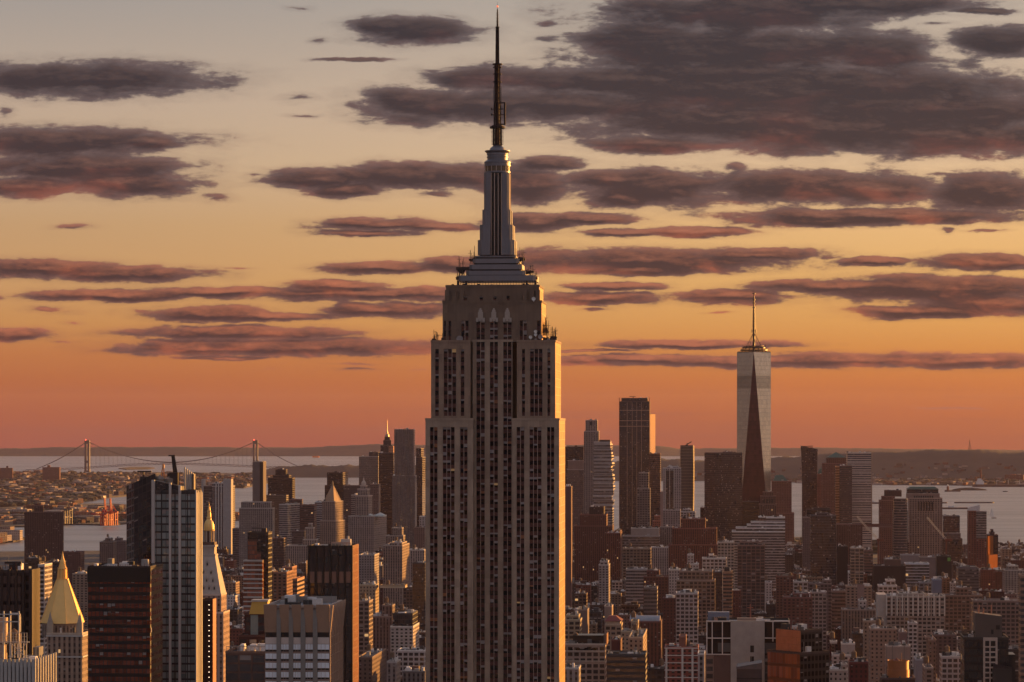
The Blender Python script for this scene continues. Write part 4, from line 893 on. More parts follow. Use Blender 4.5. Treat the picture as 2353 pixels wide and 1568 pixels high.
# tower with the gold pyramid
h = B('pale stone tower with a gold eight-sided pyramid roof and lantern spire', '1', [(285, 500, 578, 1268)], 1700, 'deco', (.44, .37, .30), short='the gold pyramid tower', name='pyramid_tower')
X0, X1, Y0, Y1, zt, wd = h.tiers[0]; ym = (Y0 + Y1) / 2
cx_, _, zb = h.loc(381, 1200, ym); s = .3774 * 1700 / F
zf = lambda y: h.loc(381, y, ym)[2]
m = MB(); R8 = lambda hw: [(cx_ + hw / math.cos(math.pi / 8) * math.cos(math.pi / 8 + k * math.pi / 4), ym + hw / math.cos(math.pi / 8) * math.sin(math.pi / 8 + k * math.pi / 4)) for k in range(8)]
m.prism(R8(11.0), zt - 3, zf(1203), 0, (.40, .34, .28), cell=(2.2, 4.2)); m.build('drum', facade('stone'), h.root)
m = MB(); m.prism(R8(11.9), zf(1203), zf(945), 0, top=R8(3.3))
for k in range(8):
    a = math.pi / 8 + k * math.pi / 4; p = lambda r, z: (cx_ + r * 1.082 * math.cos(a), ym + r * 1.082 * math.sin(a), z); m.tube(p(11.95, zf(1203)), p(3.35, zf(945)), .22, 5)
m.build('gold_roof', M_GOLD, h.root)
m = MB(); m.lathe([(3.6, zf(945)), (3.6, zf(936)), (2.2, zf(936)), (2.2, zf(880)), (2.7, zf(876)), (2.2, zf(870)), (1.5, zf(840)), (1.7, zf(838)), (.9, zf(815)), (.0, zf(768))], 8, cx_, ym, a0=.39)
for k in range(8): a = k * math.pi / 4; m.tube((cx_ + 3.0 * math.cos(a), ym + 3.0 * math.sin(a), zf(936)), (cx_ + 2.7 * math.cos(a), ym + 2.7 * math.sin(a), zf(868)), .35, 5, r2=.1)
for k in range(8): a = k * math.pi / 4; m.tube((cx_ + 2.1 * math.cos(a), ym + 2.1 * math.sin(a), zf(868)), (cx_ + 1.3 * math.cos(a), ym + 1.3 * math.sin(a), zf(825)), .28, 5, r2=.05)
m.build('lantern_spire', M_GOLD, h.root)
for sx, sy in ((0, 0), (1, 0), (1, 1), (0, 1)):
    m = MB(); x = X0 + 1.6 if not sx else X1 - 1.6; y = Y0 + 1.6 if not sy else Y1 - 1.6
    m.prism([(x - 1.5, y - 1.5), (x + 1.5, y - 1.5), (x + 1.5, y + 1.5), (x - 1.5, y + 1.5)], zt - .5, zt + 6, 0, (.42, .35, .28), cell=(1.5, 3)); m.lathe([(1.9, zt + 6), (0, zt + 12.5)], 4, x, y, a0=.785, tint=(.36, .3, .25)); m.build('corner_pinnacle', M_TINT, h.root)
for k in range(9): x = X0 + (X1 - X0) * (k + .5) / 9; m = None
m = MB()
for zc_ in (zt - 2, zt - 14, zt - 34, zt - 48): m.box(X0 - .5, X1 + .5, Y0 - .5, Y0 - .003, zc_, zc_ + .8); m.box(X1 + .003, X1 + .5, Y0, Y1, zc_, zc_ + .8)
m.build('cornice', M_TINT, h.root)
# foreground steel rooftop, bottom corner
h = B('grey ribbed stone crown with white steel pipework on its roof, nearest rooftop', '1', [(-60, 205, 330, 1448)], 720, 'stone', (.36, .35, .34), short='the white pipework roof', name='rooftop_tower', detail=(6, 10))
X0, X1, Y0, Y1, zt, wd = h.tiers[0]
m = MB(); s = .3774 * 720 / F
for k in range(12): x = X0 + (X1 - X0) * k / 11; m.box(x - .35, x + .35, Y0 - .5, Y0 - .003, zt - 60, zt + .9, 0, (.38, .37, .36))
for k in range(9): y = Y0 + (Y1 - Y0) * k / 8; m.box(X1 + .003, X1 + .5, y - .35, y + .35, zt - 60, zt + .9, 0, (.38, .36, .34))
m.build('buttress', M_TINT, h.root)
m = MB(); g1 = lambda x, y, yl=Y0 + 5: h.loc(x, y, yl)
for xa in (-30, 22, 62, 115):
    for yl in (Y0 + 4, Y0 + 9): p = g1(xa, 1135, yl); m.box(p[0] - .16, p[0] + .16, yl - .16, yl + .16, zt - .8, p[2])
for yy in (1150, 1195, 1318):
    for yl in (Y0 + 4, Y0 + 9): a = g1(-40, yy, yl); b = g1(125 if yy < 1250 else 178, yy, yl); m.box(a[0], b[0], yl - .14, yl + .14, a[2] - .25, a[2])
for yy in (1262, 1285, 1305): a = g1(-40, yy); b = g1(178, yy); m.box(a[0], b[0], Y0 + 3, Y0 + 3.1, a[2] - .07, a[2])
for k in range(14): p = g1(-40 + k * 16.6, 1262); m.box(p[0] - .05, p[0] + .05, Y0 + 3, Y0 + 3.1, g1(0, 1330)[2], p[2])
m.build('steel_frame', M_WHITEFIN, h.root)
m = MB(); a = g1(-30, 1175, Y0 + 6); b = g1(34, 1330, Y0 + 6); m.box(a[0], b[0], Y0 + 6, Y0 + 8.5, b[2], a[2]); a = g1(-30, 1340, Y0 + 5); b = g1(25, 1440, Y0 + 5); m.box(a[0], b[0], Y0 + 5, Y0 + 8, b[2] - 1, a[2]); m.build('cooling_unit', M_MULL, h.root)
m = MB(); P_ = [g1(62, 1320), g1(62, 1165), g1(70, 1150), g1(118, 1150), g1(122, 1165), g1(122, 1260)]
for a, b in zip(P_, P_[1:]): m.tube(a, b, .22, 8)
m.build('duct', M_WHITEFIN, h.root)
m = MB(); a = g1(70, 1330, Y0 + 4); b = g1(160, 1420, Y0 + 4)
for k in range(6): x = a[0] + (b[0] - a[0]) * k / 5; m.box(x - .1, x + .1, Y0 + 4, Y0 + 4.2, b[2], a[2])
m.tube(a, b, .1); m.tube((a[0], a[1], b[2]), (b[0], b[1], a[2]), .1); m.build('brace', M_WHITEFIN, h.root)
# dark brown tower with vertical piers
h = B('dark brown tower with tall rust-brown window panels and copper-lit side', '1', [(-30, 185, 229, 887)], 1250, 'dull', (.045, .024, .018), short='the rust-panelled dark tower', name='dark_tower', roofcol=(.03, .03, .03))
X0, X1, Y0, Y1, zt, wd = h.tiers[0]
for ya, yb in ((920, 966), (990, 1072), (1096, 1180), (1205, 1290), (1315, 1400)):
    for xa, xb in ((-20, 2), (17, 40), (55, 86), (100, 126)): addbox(h, 'window_panel', '1', xa, xb, ya, yb, Y0 - .3, Y0 + .2, plain('brown_panel', (.075, .04, .032), .4, .1, .3, .3))
m = MB()
for k in range(6): x = X0 + (X1 - X0) * k / 5.0; m.box(x - .5, x + .5, Y0 - .9, Y0 - .003, 0, zt + .5)
for k in range(7): y = Y0 + (Y1 - Y0) * k / 6.0; m.box(X1 + .003, X1 + .9, y - .5, y + .5, 0, zt + .5)
m.build('pier', plain('dark_pier', (.03, .016, .013), .5, .2, .3, .3), h.root)
m = MB(); a = h.loc(30, 838, ym := (Y0 + Y1) / 2); b = h.loc(130, 845, ym); m.box(a[0], b[0], ym - .4, ym + .4, a[2] - .6, a[2] + .4); m.tube((a[0] + 4, ym, zt - .5), (a[0] + 4, ym, a[2]), .7); m.box(a[0] + 2, a[0] + 7, ym - 1, ym + 1, zt - .5, zt + 2.4); m.build('roof_crane', M_DARKMETAL, h.root)
m = MB()
for k in range(9): x = X0 + 1 + (X1 - X0 - 2) * rnd.random(); m.tube((x, Y0 + 1 + 3 * rnd.random(), zt), (x, Y0 + 1, zt + rnd.uniform(1, 3.5)), .12)
m.build('roof_aerial', M_RUST, h.root)
# black box tower
h = B('broad black office slab with dim reddish window rows and flat roof', '1', [(535, 915, None, 862)], 1420, 'reddark', (.016, .009, .008), short='the broad black slab', name='office_tower', dep=30, roofcol=(.02, .015, .015), detail=(10, 14))
X0, X1, Y0, Y1, zt, wd = h.tiers[0]
a = h.loc(535, 957, Y0)[2]; m = MB(); m.box(X0 - .25, X1 + .25, Y0 - .3, Y0 - .02, a, zt - .6); m.build('top_band', M_BLACK, h.root)
m = MB()
for k in range(26): x = X0 + (X1 - X0) * (k + .5) / 26; m.box(x - .07, x + .07, Y0 + .4, Y0 + .54, zt, zt + rnd.uniform(.4, 1.6))
m.build('roof_rail', M_RUST, h.root)
# glass tower with white fins
h = B('tall dark glass tower with white vertical fins and a slanted crown', '1', [(922, 1190, 1226, 400)], 1490, 'residential', (.03, .028, .03), short='the white-finned glass tower', name='glass_tower', roofcol=(.03, .03, .03), detail=(0, 1))
X0, X1, Y0, Y1, zt, wd = h.tiers[0]; FN = Y0
fins = [(922, 941, 335), (1028, 1042, 352), (1086, 1101, 372), (1188, 1197, 398)]
for xa, xb, yt in fins: addbox(h, 'fin', '1', xa, xb, yt, 1640, FN - 1.3, FN - .003, M_WHITEFIN)
for k in range(5):
    y = Y0 + (Y1 - Y0) * (k + .3) / 4.6; m = MB(); m.box(X1 + .003, X1 + .7, y - .5, y + .5, 0, zt - 1 + (.8 if k % 2 else 0)); m.build('fin', M_WHITEFIN, h.root)
a = h.loc(941, 338, FN); b = h.loc(1101, 375, FN); c0 = h.loc(1101, 400, FN)
m = MB(); nb = 10
m.face(((a[0], FN, zt), (b[0], FN, zt), (b[0], FN, b[2]), (a[0], FN, a[2])), 0, [(0, -8), (nb, -8), (nb, -.3), (0, -.1)], (.02, .02, .022))
m.face(((a[0], FN + 9, zt), (a[0], FN, zt), (a[0], FN, a[2]), (a[0], FN + 9, a[2])), 0, None, (.02, .02, .02)); m.face(((b[0], FN, zt), (b[0], FN + 9, zt), (b[0], FN + 9, b[2]), (b[0], FN, b[2])), 0, None, (.02, .02, .02))
m.face(((a[0], FN, a[2]), (b[0], FN, b[2]), (b[0], FN + 9, b[2]), (a[0], FN + 9, a[2])), 0, None, (.03, .03, .03)); m.face(((b[0], FN + 9, zt), (a[0], FN + 9, zt), (a[0], FN + 9, a[2]), (b[0], FN + 9, b[2])), 0, None, (.02, .02, .02)); m.build('slanted_crown', facade('curtain'), h.root)
for xm in (984, 1064, 1140): addbox(h, 'mullion', '1', xm - 2, xm + 2, 400, 1640, FN - .35, FN - .003, M_BLACK)
# its darker left wing, set back, with a sloping top
yl = FN + 7; a = h.loc(765, 372, yl + 3); b = h.loc(816, 352, yl); c = h.loc(945, 296, yl)
m = MB(); lo = [(a[0], yl + 5), (b[0], yl), (c[0], yl), (c[0], yl + 16), (a[0], yl + 16)]; zz_ = [a[2], b[2], c[2], c[2], a[2]]
for k in range(5):
    p, q = lo[k], lo[(k + 1) % 5]; L_ = math.hypot(q[0] - p[0], q[1] - p[1]); nb = max(1, round(L_ / 2.2)); tn = (.16, .17, .18) if k == 0 else (.028, .022, .021)
    m.face(((*p, 0), (*q, 0), (*q, zz_[(k + 1) % 5]), (*p, zz_[k])), 0, [(k * 37, -60), (k * 37 + nb, -60), (k * 37 + nb, -.1), (k * 37, -.1)], tn)
m.face([(*p, z) for p, z in zip(lo, zz_)], 0, None, (.03, .03, .03)); m.build('rear_wing', facade('curtain'), h.root)
m = MB(); yr = FN + 12
for xm in (975, 1035): p = h.loc(xm, 360, yr); m.lathe([(2.9, zt - 1), (2.9, p[2] + 2.6), (0, p[2] + 4.6)], 14, p[0], yr)
m.build('roof_tank', plain('steel_tank', (.24, .20, .17), .5, .4, .2, .3), h.root)
m = MB(); p = h.loc(1062, 290, yr); m.box(p[0] - 2.2, p[0] + 2.2, yr - 2, yr + 2, zt - 1, p[2]); q = h.loc(1040, 188, yr); m.tube((p[0], yr, p[2]), (q[0] + 1, yr, q[2]), .85, 6); m.tube((p[0] + 1.2, yr, p[2]), (q[0] + 1.5, yr, q[2] + .4), .5, 6); m.box(q[0] - 1.2, q[0] + 2.2, yr - .3, yr + .3, q[2] - .3, q[2] + .35); m.box(p[0] - 3.5, p[0] - 1, yr - 1, yr + 1, p[2] - 3, p[2] - .5); m.build('roof_crane', M_DARKMETAL, h.root)
m = MB(); p = h.loc(838, 282, yl + 6); q = h.loc(922, 290, yl + 6); m.box(p[0], q[0], yl + 5.5, yl + 6.5, p[2] - .5, p[2] + .2); m.tube((p[0] + 3, yl + 6, p[2]), (p[0] + 3, yl + 6, p[2] - 7), .4); m.box(p[0] + 1.5, p[0] + 7, yl + 5, yl + 8, p[2] - 6, p[2] - 2.8); m.build('window_hoist', M_DARKMETAL, h.root)
for k in range(5): p = h.loc(1126 + k * 12, 258 + k * 9, yr + 3 + k); m = MB(); m.box(p[0] - .35, p[0] + .35, yr + 2 + k * 1.2, yr + 3 + k * 1.2, zt - 1, p[2]); m.build('crown_fin', M_WHITEFIN, h.root)
m = MB(); p = h.loc(1150, 300, yr + 6); m.box(p[0] - 2.4, p[0] + 2.6, yr + 6, yr + 10, zt - 1, p[2]); m.build('crown_wall', plain('crown_wall', (.13, .1, .09), .6), h.root)
m = MB(); p = h.loc(995, 262, yr); m.tube((p[0] - 2.5, yr, zt), (p[0], yr, p[2] + 2), .3); m.tube((p[0] + 1, yr, zt), (p[0], yr, p[2] + 2), .3); m.lathe([(.6, p[2]), (.6, p[2] + 1.5), (0, p[2] + 2.4)], 8, p[0], yr); m.build('light_mast', plain('amber_lamp_mast', (.6, .25, .1), .5), h.root)
# slim black slab
h = B('narrow black slab with a row of tiny lights and rust-red side', '1', [(1226, 1293, 1313, 1062)], 1565, 'blank', (.035, .016, .014), short='the narrow black slab', name='slab_tower', roofcol=(.02, .02, .02), detail=(0, 1))
X0, X1, Y0, Y1, zt, wd = h.tiers[0]; m = MB()
for k in range(16): x, _, z = h.loc(1273, 1098 + k * 31.5, Y0); m.box(x - .22, x + .22, Y0 - .12, Y0 - .01, z, z + .35)
m.build('wall_light', plain('white_lamp', (.8, .7, .6), .5, 0, 0, 1, .5, (1, .75, .5, 1.6)), h.root)
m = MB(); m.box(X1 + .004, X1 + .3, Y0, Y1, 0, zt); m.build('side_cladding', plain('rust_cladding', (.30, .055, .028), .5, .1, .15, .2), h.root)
# clock tower with gilded cupola
h = B('white stone clock tower with a steep pyramid roof and gilded cupola', '1', [(1124, 1360, 1398, 1140), (1138, 1345, 1379, 1032, .8)], 1950, 'stone', (.52, .40, .34), short='the gilded cupola tower', name='clock_tower')
X0, X1, Y0, Y1, zt, wd = h.tiers[1]; xm, ym = (X0 + X1) / 2, (Y0 + Y1) / 2
xm = h.loc(1273, 700, ym)[0]; zf = lambda y: h.loc(1273, y, ym)[2]
hb = (X1 - xm); rect = lambda q, r: [(xm - q, ym - r), (xm + q, ym - r), (xm + q, ym + r), (xm - q, ym + r)]
hw = (Y1 - Y0) / 2
m = MB(); m.prism(rect(hb, hw), zt - .8, zf(795), 0, (.46, .40, .36), top=rect(4.8, min(4.8, hw * .8))); m.build('pyramid_roof', M_TINT, h.root)
m = MB()
for zr_, ns in ((.12, 4), (.32, 3), (.53, 2), (.74, 1)):
    z = zt + (zf(795) - zt) * zr_; q = hb + (4.8 - hb) * zr_; r2 = hw + (min(4.8, hw * .8) - hw) * zr_
    for k in range(ns):
        f_ = (k + .5) / ns * 2 - 1
        for a in (xm + f_ * q * .75,): m.box(a - .7, a + .7, ym - r2 - .35, ym - r2 + 1.5, z, z + 2.2, 0, (.42, .37, .33)); m.box(a - .4, a + .4, ym - r2 - .40, ym - r2 - .36, z + .2, z + 1.7, 0, (.03, .03, .03)); m.prism([(a - .9, ym - r2 - .5), (a + .9, ym - r2 - .5), (a + .9, ym - r2 + 1.5), (a - .9, ym - r2 + 1.5)], z + 2.2, z + 3.2, 0, (.42, .37, .33), top=[(a - .1, ym - r2 - .5), (a + .1, ym - r2 - .5), (a + .1, ym - r2 + 1.5), (a - .1, ym - r2 + 1.5)])
m.build('dormer', M_TINT, h.root)
m = MB(); m.box(xm - 5.1, xm + 5.1, ym - 5.1, ym + 5.1, zf(797), zf(785), 0, (.45, .39, .35)); m.prism(rect(4.3, 4.3), zf(785), zf(742), 0, (.42, .36, .32), cell=(2.2, 4.5)); m.box(xm - 5.0, xm + 5.0, ym - 5, ym + 5, zf(742), zf(730), 0, (.45, .39, .35)); m.box(xm - 4.4, xm + 4.4, ym - 4.4, ym + 4.4, zf(730), zf(712), 0, (.12, .07, .055)); m.build('loggia', M_TINT, h.root)
m = MB()
for k in range(8): a = k * .785 + .39; m.lathe([(.5, zf(712)), (.5, zf(645))], 8, xm + 3.1 * math.cos(a), ym + 3.1 * math.sin(a), 0, (.42, .34, .28))
m.lathe([(2.1, zf(712)), (2.1, zf(645))], 10, xm, ym, 0, (.1, .05, .04)); m.build('colonnade', M_TINT, h.root)
m = MB(); m.lathe([(3.7, zf(645)), (3.9, zf(636)), (3.4, zf(634)), (3.4, zf(620)), (3.2, zf(603)), (2.6, zf(588)), (1.7, zf(577)), (1.5, zf(570)), (1.9, zf(566)), (1.3, zf(560)), (1.1, zf(530)), (1.5, zf(527)), (1.0, zf(520)), (.7, zf(500)), (.9, zf(497)), (.25, zf(488)), (0, zf(462))], 16, xm, ym); m.build('gold_cupola', M_GOLD, h.root)
# black tower with copper side fins
h = B('black glass tower with tall black piers and copper fins down its lit side', '2', [(690, 1065, 1115, 1117)], 1500, 'curtain', (.012, .01, .01), short='the copper-finned black tower', name='black_tower', roofcol=(.06, .05, .05), detail=(4, 6))
X0, X1, Y0, Y1, zt, wd = h.tiers[0]
for xp in (690, 752, 812, 873, 934, 993, 1052): addbox(h, 'pier', '2', xp, xp + 16, 1112, 2300, Y0 - 1.0, Y0 - .003, M_BLACK)
for xp in (706, 768, 828, 889, 950, 1009): addbox(h, 'window_panel', '2', xp + 3, xp + 42, 1332, 1426, Y0 - .25, Y0 - .004, plain('brown_blind', (.20, .125, .10), .5, 0, .2, .3))
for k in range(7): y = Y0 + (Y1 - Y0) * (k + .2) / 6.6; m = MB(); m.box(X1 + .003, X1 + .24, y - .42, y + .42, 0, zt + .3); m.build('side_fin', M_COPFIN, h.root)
m = MB(); p = h.loc(890, 1090, Y0 + 8); q = h.loc(1050, 1090, Y0 + 8); m.box(p[0], q[0], Y0 + 8, Y0 + 8.5, p[2] - .4, p[2] + .3, 0, (.5, .35, .28)); 
for k in range(6): x = p[0] + (q[0] - p[0]) * k / 5; m.box(x - .12, x + .12, Y0 + 8, Y0 + 8.3, zt - 1, p[2], 0, (.5, .35, .28))
p = h.loc(970, 1060, Y0 + 10); q = h.loc(1050, 1035, Y0 + 10); m.box(p[0], q[0], Y0 + 10, Y0 + 13, zt - 1, p[2], 0, (.55, .52, .5)); m.box(p[0] + 3, q[0] - 1, Y0 + 10.5, Y0 + 12, p[2] + .1, q[2], 0, (.5, .48, .46)); m.build('roof_plant', M_TINT, h.root)
# taupe and white office tower
h = B('taupe and white office tower with flared brown crown and white window bands', '3', [(452, 1003, 1112, 908)], 1210, 'blank', (.40, .32, .28), short='the flared taupe tower', name='office_tower', roofcol=(.25, .25, .26), detail=(8, 12))
X0, X1, Y0, Y1, zt, wd = h.tiers[0]; BX = [(455, 550), (586, 655), (691, 757), (796, 862), (900, 1003)]
for r_w in range(8):
    for xa, xb in BX: 
        o = addbox(h, 'window_band', '3', xa, xb, 1241 + r_w * 79.5, 1287 + r_w * 79.5, Y0 - .25, Y0 - .003, M_PANE)
        a = h.loc(xa, 1289 + r_w * 79.5, Y0); b = h.loc(xb, 1303 + r_w * 79.5, Y0)
        m = MB(); m.box(a[0], b[0], Y0 - .12, Y0 - .002, b[2], a[2], 0)
        for k in range(1, 3): x = a[0] + (b[0] - a[0]) * k / 3; m.box(x - .05, x + .05, Y0 - .35, Y0 - .26, b[2], h.loc(xa, 1235 + r_w * 79.5, Y0)[2], 1)
        m.build('shadow_line', [M_BLACK, M_MULL], h.root)
for xa, xb in BX: addbox(h, 'top_panel', '3', xa, xb, 1182, 1238, Y0 - .2, Y0 - .003, plain('pale_panel', (.62, .52, .47), .6, 0, .1, .3)); addbox(h, 'recess', '3', xa, xb, 1138, 1181, Y0 - .06, Y0 - .002, M_BLACK)
for xa, xb in ((550, 586), (655, 691), (757, 796), (862, 900)): addbox(h, 'pier', '3', xa, xb, 945, 1900, Y0 - 1.1, Y0 - .004, plain('grey_pier', (.22, .20, .185), .7, 0, .15, .3))
for xa, xb in ((450, 550), (586, 655), (691, 757), (796, 862), (900, 1000)):
    a = h.loc(xa, 905, Y0); b = h.loc(xb, 1138, Y0); m = MB(); m.prism([(a[0], Y0 - .4), (b[0], Y0 - .4), (b[0], Y0 + .5), (a[0], Y0 + .5)], b[2], a[2] + .3, 0, top=[(a[0] - .3, Y0 - 1.7), (b[0] + .3, Y0 - 1.7), (b[0] + .3, Y0 - .6), (a[0] - .3, Y0 - .6)]); m.build('crown_panel', M_TAUPE, h.root)
for k in range(9):
    y = Y0 + (Y1 - Y0) * k / 8; m = MB(); zc_ = h.loc(1003, 1138, Y0)[2]; m.box(X1 + .003, X1 + .55, y - .28, y + .28, 0, zc_); m.prism([(X1 + .003, y - .5), (X1 + .6, y - .5), (X1 + .6, y + .5), (X1 + .003, y + .5)], zc_, zt + .3, 0, top=[(X1 + .8, y - .5), (X1 + 1.7, y - .5), (X1 + 1.7, y + .5), (X1 + .8, y + .5)]); m.build('side_fin', plain('tan_fin', (.42, .29, .22), .55, .1, .15, .3), h.root)
m = MB()
for k in range(20): z = h.loc(1003, 1182 + k * 79.5, Y0)[2]; m.box(X1 + .004, X1 + .3, Y0, Y1, z - .35, z)
m.build('side_band', plain('tan_band', (.36, .24, .18), .6, 0, .15, .3), h.root)
m = MB()
for k in range(5): a = X0 + 1 + (X1 - X0 - 8) * k / 4; m.box(a, a + 5, Y1 - 2.2, Y1 - 1.2, zt - .9, zt + 1.8, 0, (.3, .26, .24))
m.build('parapet_panel', M_TINT, h.root)
# building with ochre mansard, left of the taupe tower
h = B('dark red brick tower with an ochre mansard roof and pale coping', '3', [(225, 470, None, 1162), (275, 470, None, 972, 2.5)], 1420, 'loft', (.075, .028, .022), short='the ochre mansard roof', name='mansard_tower', dep=30)
X0, X1, Y0, Y1, zt, wd = h.tiers[1]; z1 = h.loc(330, 876, Y0)[2]; a = h.loc(315, 970, Y0)[0]; b = h.loc(470, 970, Y0)[0]; c = h.loc(335, 870, Y0)[0]
m = MB(); m.prism([(a, Y0 - .4), (b, Y0 - .4), (b, Y0 + 9), (a, Y0 + 9)], zt - .5, z1, 0, top=[(c, Y0 + 1.2), (b, Y0 + 1.2), (b, Y0 + 8), (c, Y0 + 8)]); m.build('mansard_roof', M_GOLDROOF, h.root)
m = MB(); m.box(c - .3, b + .3, Y0 + .8, Y0 + 8.4, z1 + .002, z1 + .9, 0, (.5, .47, .44)); m.box(X0 - .2, X1 + .2, Y0 - .4, Y0 - .003, zt - 14.5, zt - 13.4, 0, (.4, .36, .33)); m.box(X0 + 3, X0 + 6.6, Y0 - .3, Y0 - .004, zt - 13, zt - 1, 0, (.22, .26, .25)); m.build('coping', M_TINT, h.root)
h = B('brown brick grid-fronted block with steel roof frame below the ochre mansard', '3', [(112, 452, None, 1303)], 1390, 'frame', (.16, .09, .065), short='the brown grid block', name='brick_block', dep=24, detail=(5, 8))
X0, X1, Y0, Y1, zt, wd = h.tiers[0]; m = MB()
for k in range(8): x = X0 + (X1 - X0) * k / 7; m.box(x - .12, x + .12, Y0 + 2, Y0 + 2.3, zt, zt + 2.2)
m.box(X0, X1, Y0 + 2, Y0 + 2.3, zt + 2, zt + 2.3); m.build('roof_frame', M_MULL, h.root)
# copper-glass tower in the middle distance
h = B('slim black tower with copper reflections above a lower striped wing', '2', [(187, 362, 394, 1003)], 2350, 'dark', (.02, .012, .01), short='the copper-streaked black tower', name='black_tower', roofcol=(.03, .03, .03), detail=(3, 5))
X0, X1, Y0, Y1, zt, wd = h.tiers[0]
addbox(h, 'copper_reflection_glazing', '2', 190, 266, 1062, 1236, Y0 - .3, Y0 - .003, facade('copperglass'), (.1, .04, .03), (2.0, 3.6)); addbox(h, 'copper_reflection_glazing', '2', 266, 300, 1165, 1236, Y0 - .28, Y0 - .004, facade('copperglass'), (.1, .04, .03), (2.0, 3.6))
a = h.loc(155, 1234, Y0 - 9); b = h.loc(313, 1234, Y0 - 9); m = MB(); m.prism([(a[0], Y0 - 9), (b[0], Y0 - 9), (b[0], Y0 - .5), (a[0], Y0 - .5)], 0, a[2], 0, (.20, .10, .07), cell=(3, 7.2)); m.build('lower_wing', facade('copperglass'), h.root)
m = MB()
for k in range(20): z = a[2] - 3.6 * k; m.box(a[0] - .2, b[0] + .2, Y0 - 9.5, Y0 - 9.003, z - .9 - (0 if k % 2 else .3), z)
m.build('white_band', M_WHITEFIN, h.root)
m = MB(); p = h.loc(222, 968, Y0 + 4); q = h.loc(315, 968, Y0 + 4); m.box(p[0], q[0], Y0 + 4, Y0 + 4.6, p[2] - .4, p[2] + .4); m.box(p[0] + 8, p[0] + 12, Y0 + 3, Y0 + 6, zt - 1, p[2]); m.build('roof_crane', M_DARKMETAL, h.root)
# bare concrete tower, right foreground
h = B('bare concrete tower with white frames around big black openings', '7', [(1476, 2255, None, 906)], 1520, 'blank', (.018, .015, .015), short='the bare concrete tower', name='concrete_tower', dep=26, roofcol=(.3, .29, .28), detail=(8, 12))
X0, X1, Y0, Y1, zt, wd = h.tiers[0]
addbox(h, 'concrete_core', '7', 1700, 2020, 903, 1700, Y0 - 1.6, Y0 - .003, M_CONC)
for ya, yb in ((1136, 1200), (1238, 1304)): addbox(h, 'window', '7', 1885, 1920, ya, yb, Y0 - 1.66, Y0 - 1.603, M_BLACK)
m = MB()
def beam(xa, xb, ya, yb, pr=1.2):
    a = h.loc(xa, ya, Y0 - pr); b = h.loc(xb, yb, Y0 - pr); m.box(a[0], b[0], Y0 - pr, Y0 - .004, b[2], a[2], 0, (.62, .58, .55), bottom=True)
for xa in (1472, 1522, 1618): beam(xa, xa + 9, 914, 1216)
beam(1470, 1699, 902, 913, 1.3); beam(1470, 1699, 1062, 1072, 1.28); beam(1470, 1699, 1215, 1224, 1.3); m.build('white_frame', M_TINT, h.root); m = MB()
for xa in (2094, 2247): beam(xa, xa + 9, 914, 1098)
beam(2021, 2258, 902, 913, 1.3); beam(2021, 2258, 1062, 1072, 1.28); m.build('white_frame', M_TINT, h.root)
addbox(h, 'dark_bay', '7', 1580, 1698, 1112, 1196, Y0 - .5, Y0 - .005, plain('slate_panel', (.07, .07, .075), .5, 0, .2, .3)); addbox(h, 'dark_bay', '7', 2022, 2130, 1112, 1210, Y0 - .5, Y0 - .005, plain('slate_panel', (.07, .07, .075)))
addbox(h, 'lower_wall', '7', 1545, 1698, 1226, 1700, Y0 - .7, Y0 - .006, plain('red_grey_panel', (.10, .06, .055), .5, .1, .2, .3))
addbox(h, 'corner_glazing', '7', 1462, 1543, 1226, 1700, Y0 - .9, Y0 - .006, facade('loft'), (.25, .2, .17), (3.4, 3.8)); addbox(h, 'lower_glazing', '7', 2022, 2072, 1228, 1700, Y0 - .4, Y0 - .006, facade('curtain'), (.06, .06, .07), (2, 3.8))
m = MB(); p = h.loc(1485, 892, Y0 + 12); q = h.loc(1688, 822, Y0 + 12); m.box(p[0], q[0], Y0 + 12, Y0 + 18, zt - 1, q[2]); m.build('glass_penthouse', plain('blue_grey_glass', (.16, .20, .28), .25, .1, .2, .4), h.root)
m = MB()
for k in range(9): p = h.loc(1550 + k * 8, 880, Y0 + 5); m.box(p[0] - .15, p[0] + .15, Y0 + 5, Y0 + 5.3, zt - .8, p[2] + rnd.random(), 0, (.6, .35, .25))
m.build('roof_plant', M_TINT, h.root); m = MB(); p = h.loc(1760, 868, Y0 + 8); q = h.loc(1940, 868, Y0 + 8); m.box(p[0], q[0], Y0 + 8, Y0 + 12, zt - 1, p[2] - .5, 0, (.3, .22, .18)); p = h.loc(1885, 800, Y0 + 10); m.box(p[0] - .2, p[0] + .2, Y0 + 10, Y0 + 10.4, zt, p[2] + 3, 0, (.4, .15, .1)); m.box(p[0] - 1.5, p[0] + 1.5, Y0 + 10, Y0 + 10.3, p[2] + 1, p[2] + 1.3, 0, (.4, .15, .1)); m.build('roof_plant', M_TINT, h.root)
h = B('slate-grey wedge-roofed block standing in front of the bare concrete tower', '7', [(1757, 1995, None, 1340)], 1380, 'blank', (.075, .07, .078), short='the slate wedge block', name='wedge_block', dep=18, detail=(0, 1))
X0, X1, Y0, Y1, zt, wd = h.tiers[0]; za = h.loc(1757, 1338, Y0)[2]; zb = h.loc(1995, 1298, Y0)[2]
m = MB(); a, b = X0, X1
m.face(((a, Y0, zt), (b, Y0, zt), (b, Y0, zb), (a, Y0, za))); m.face(((a, Y0, za), (b, Y0, zb), (b, Y1, zb), (a, Y1, za))); m.face(((b, Y0, zt), (b, Y1, zt), (b, Y1, zb), (b, Y0, zb))); m.face(((b, Y1, zt), (a, Y1, zt), (a, Y1, za), (b, Y1, zb))); m.build('wedge_roof', plain('slate_cladding', (.075, .07, .078), .6, 0, .15, .3), h.root)
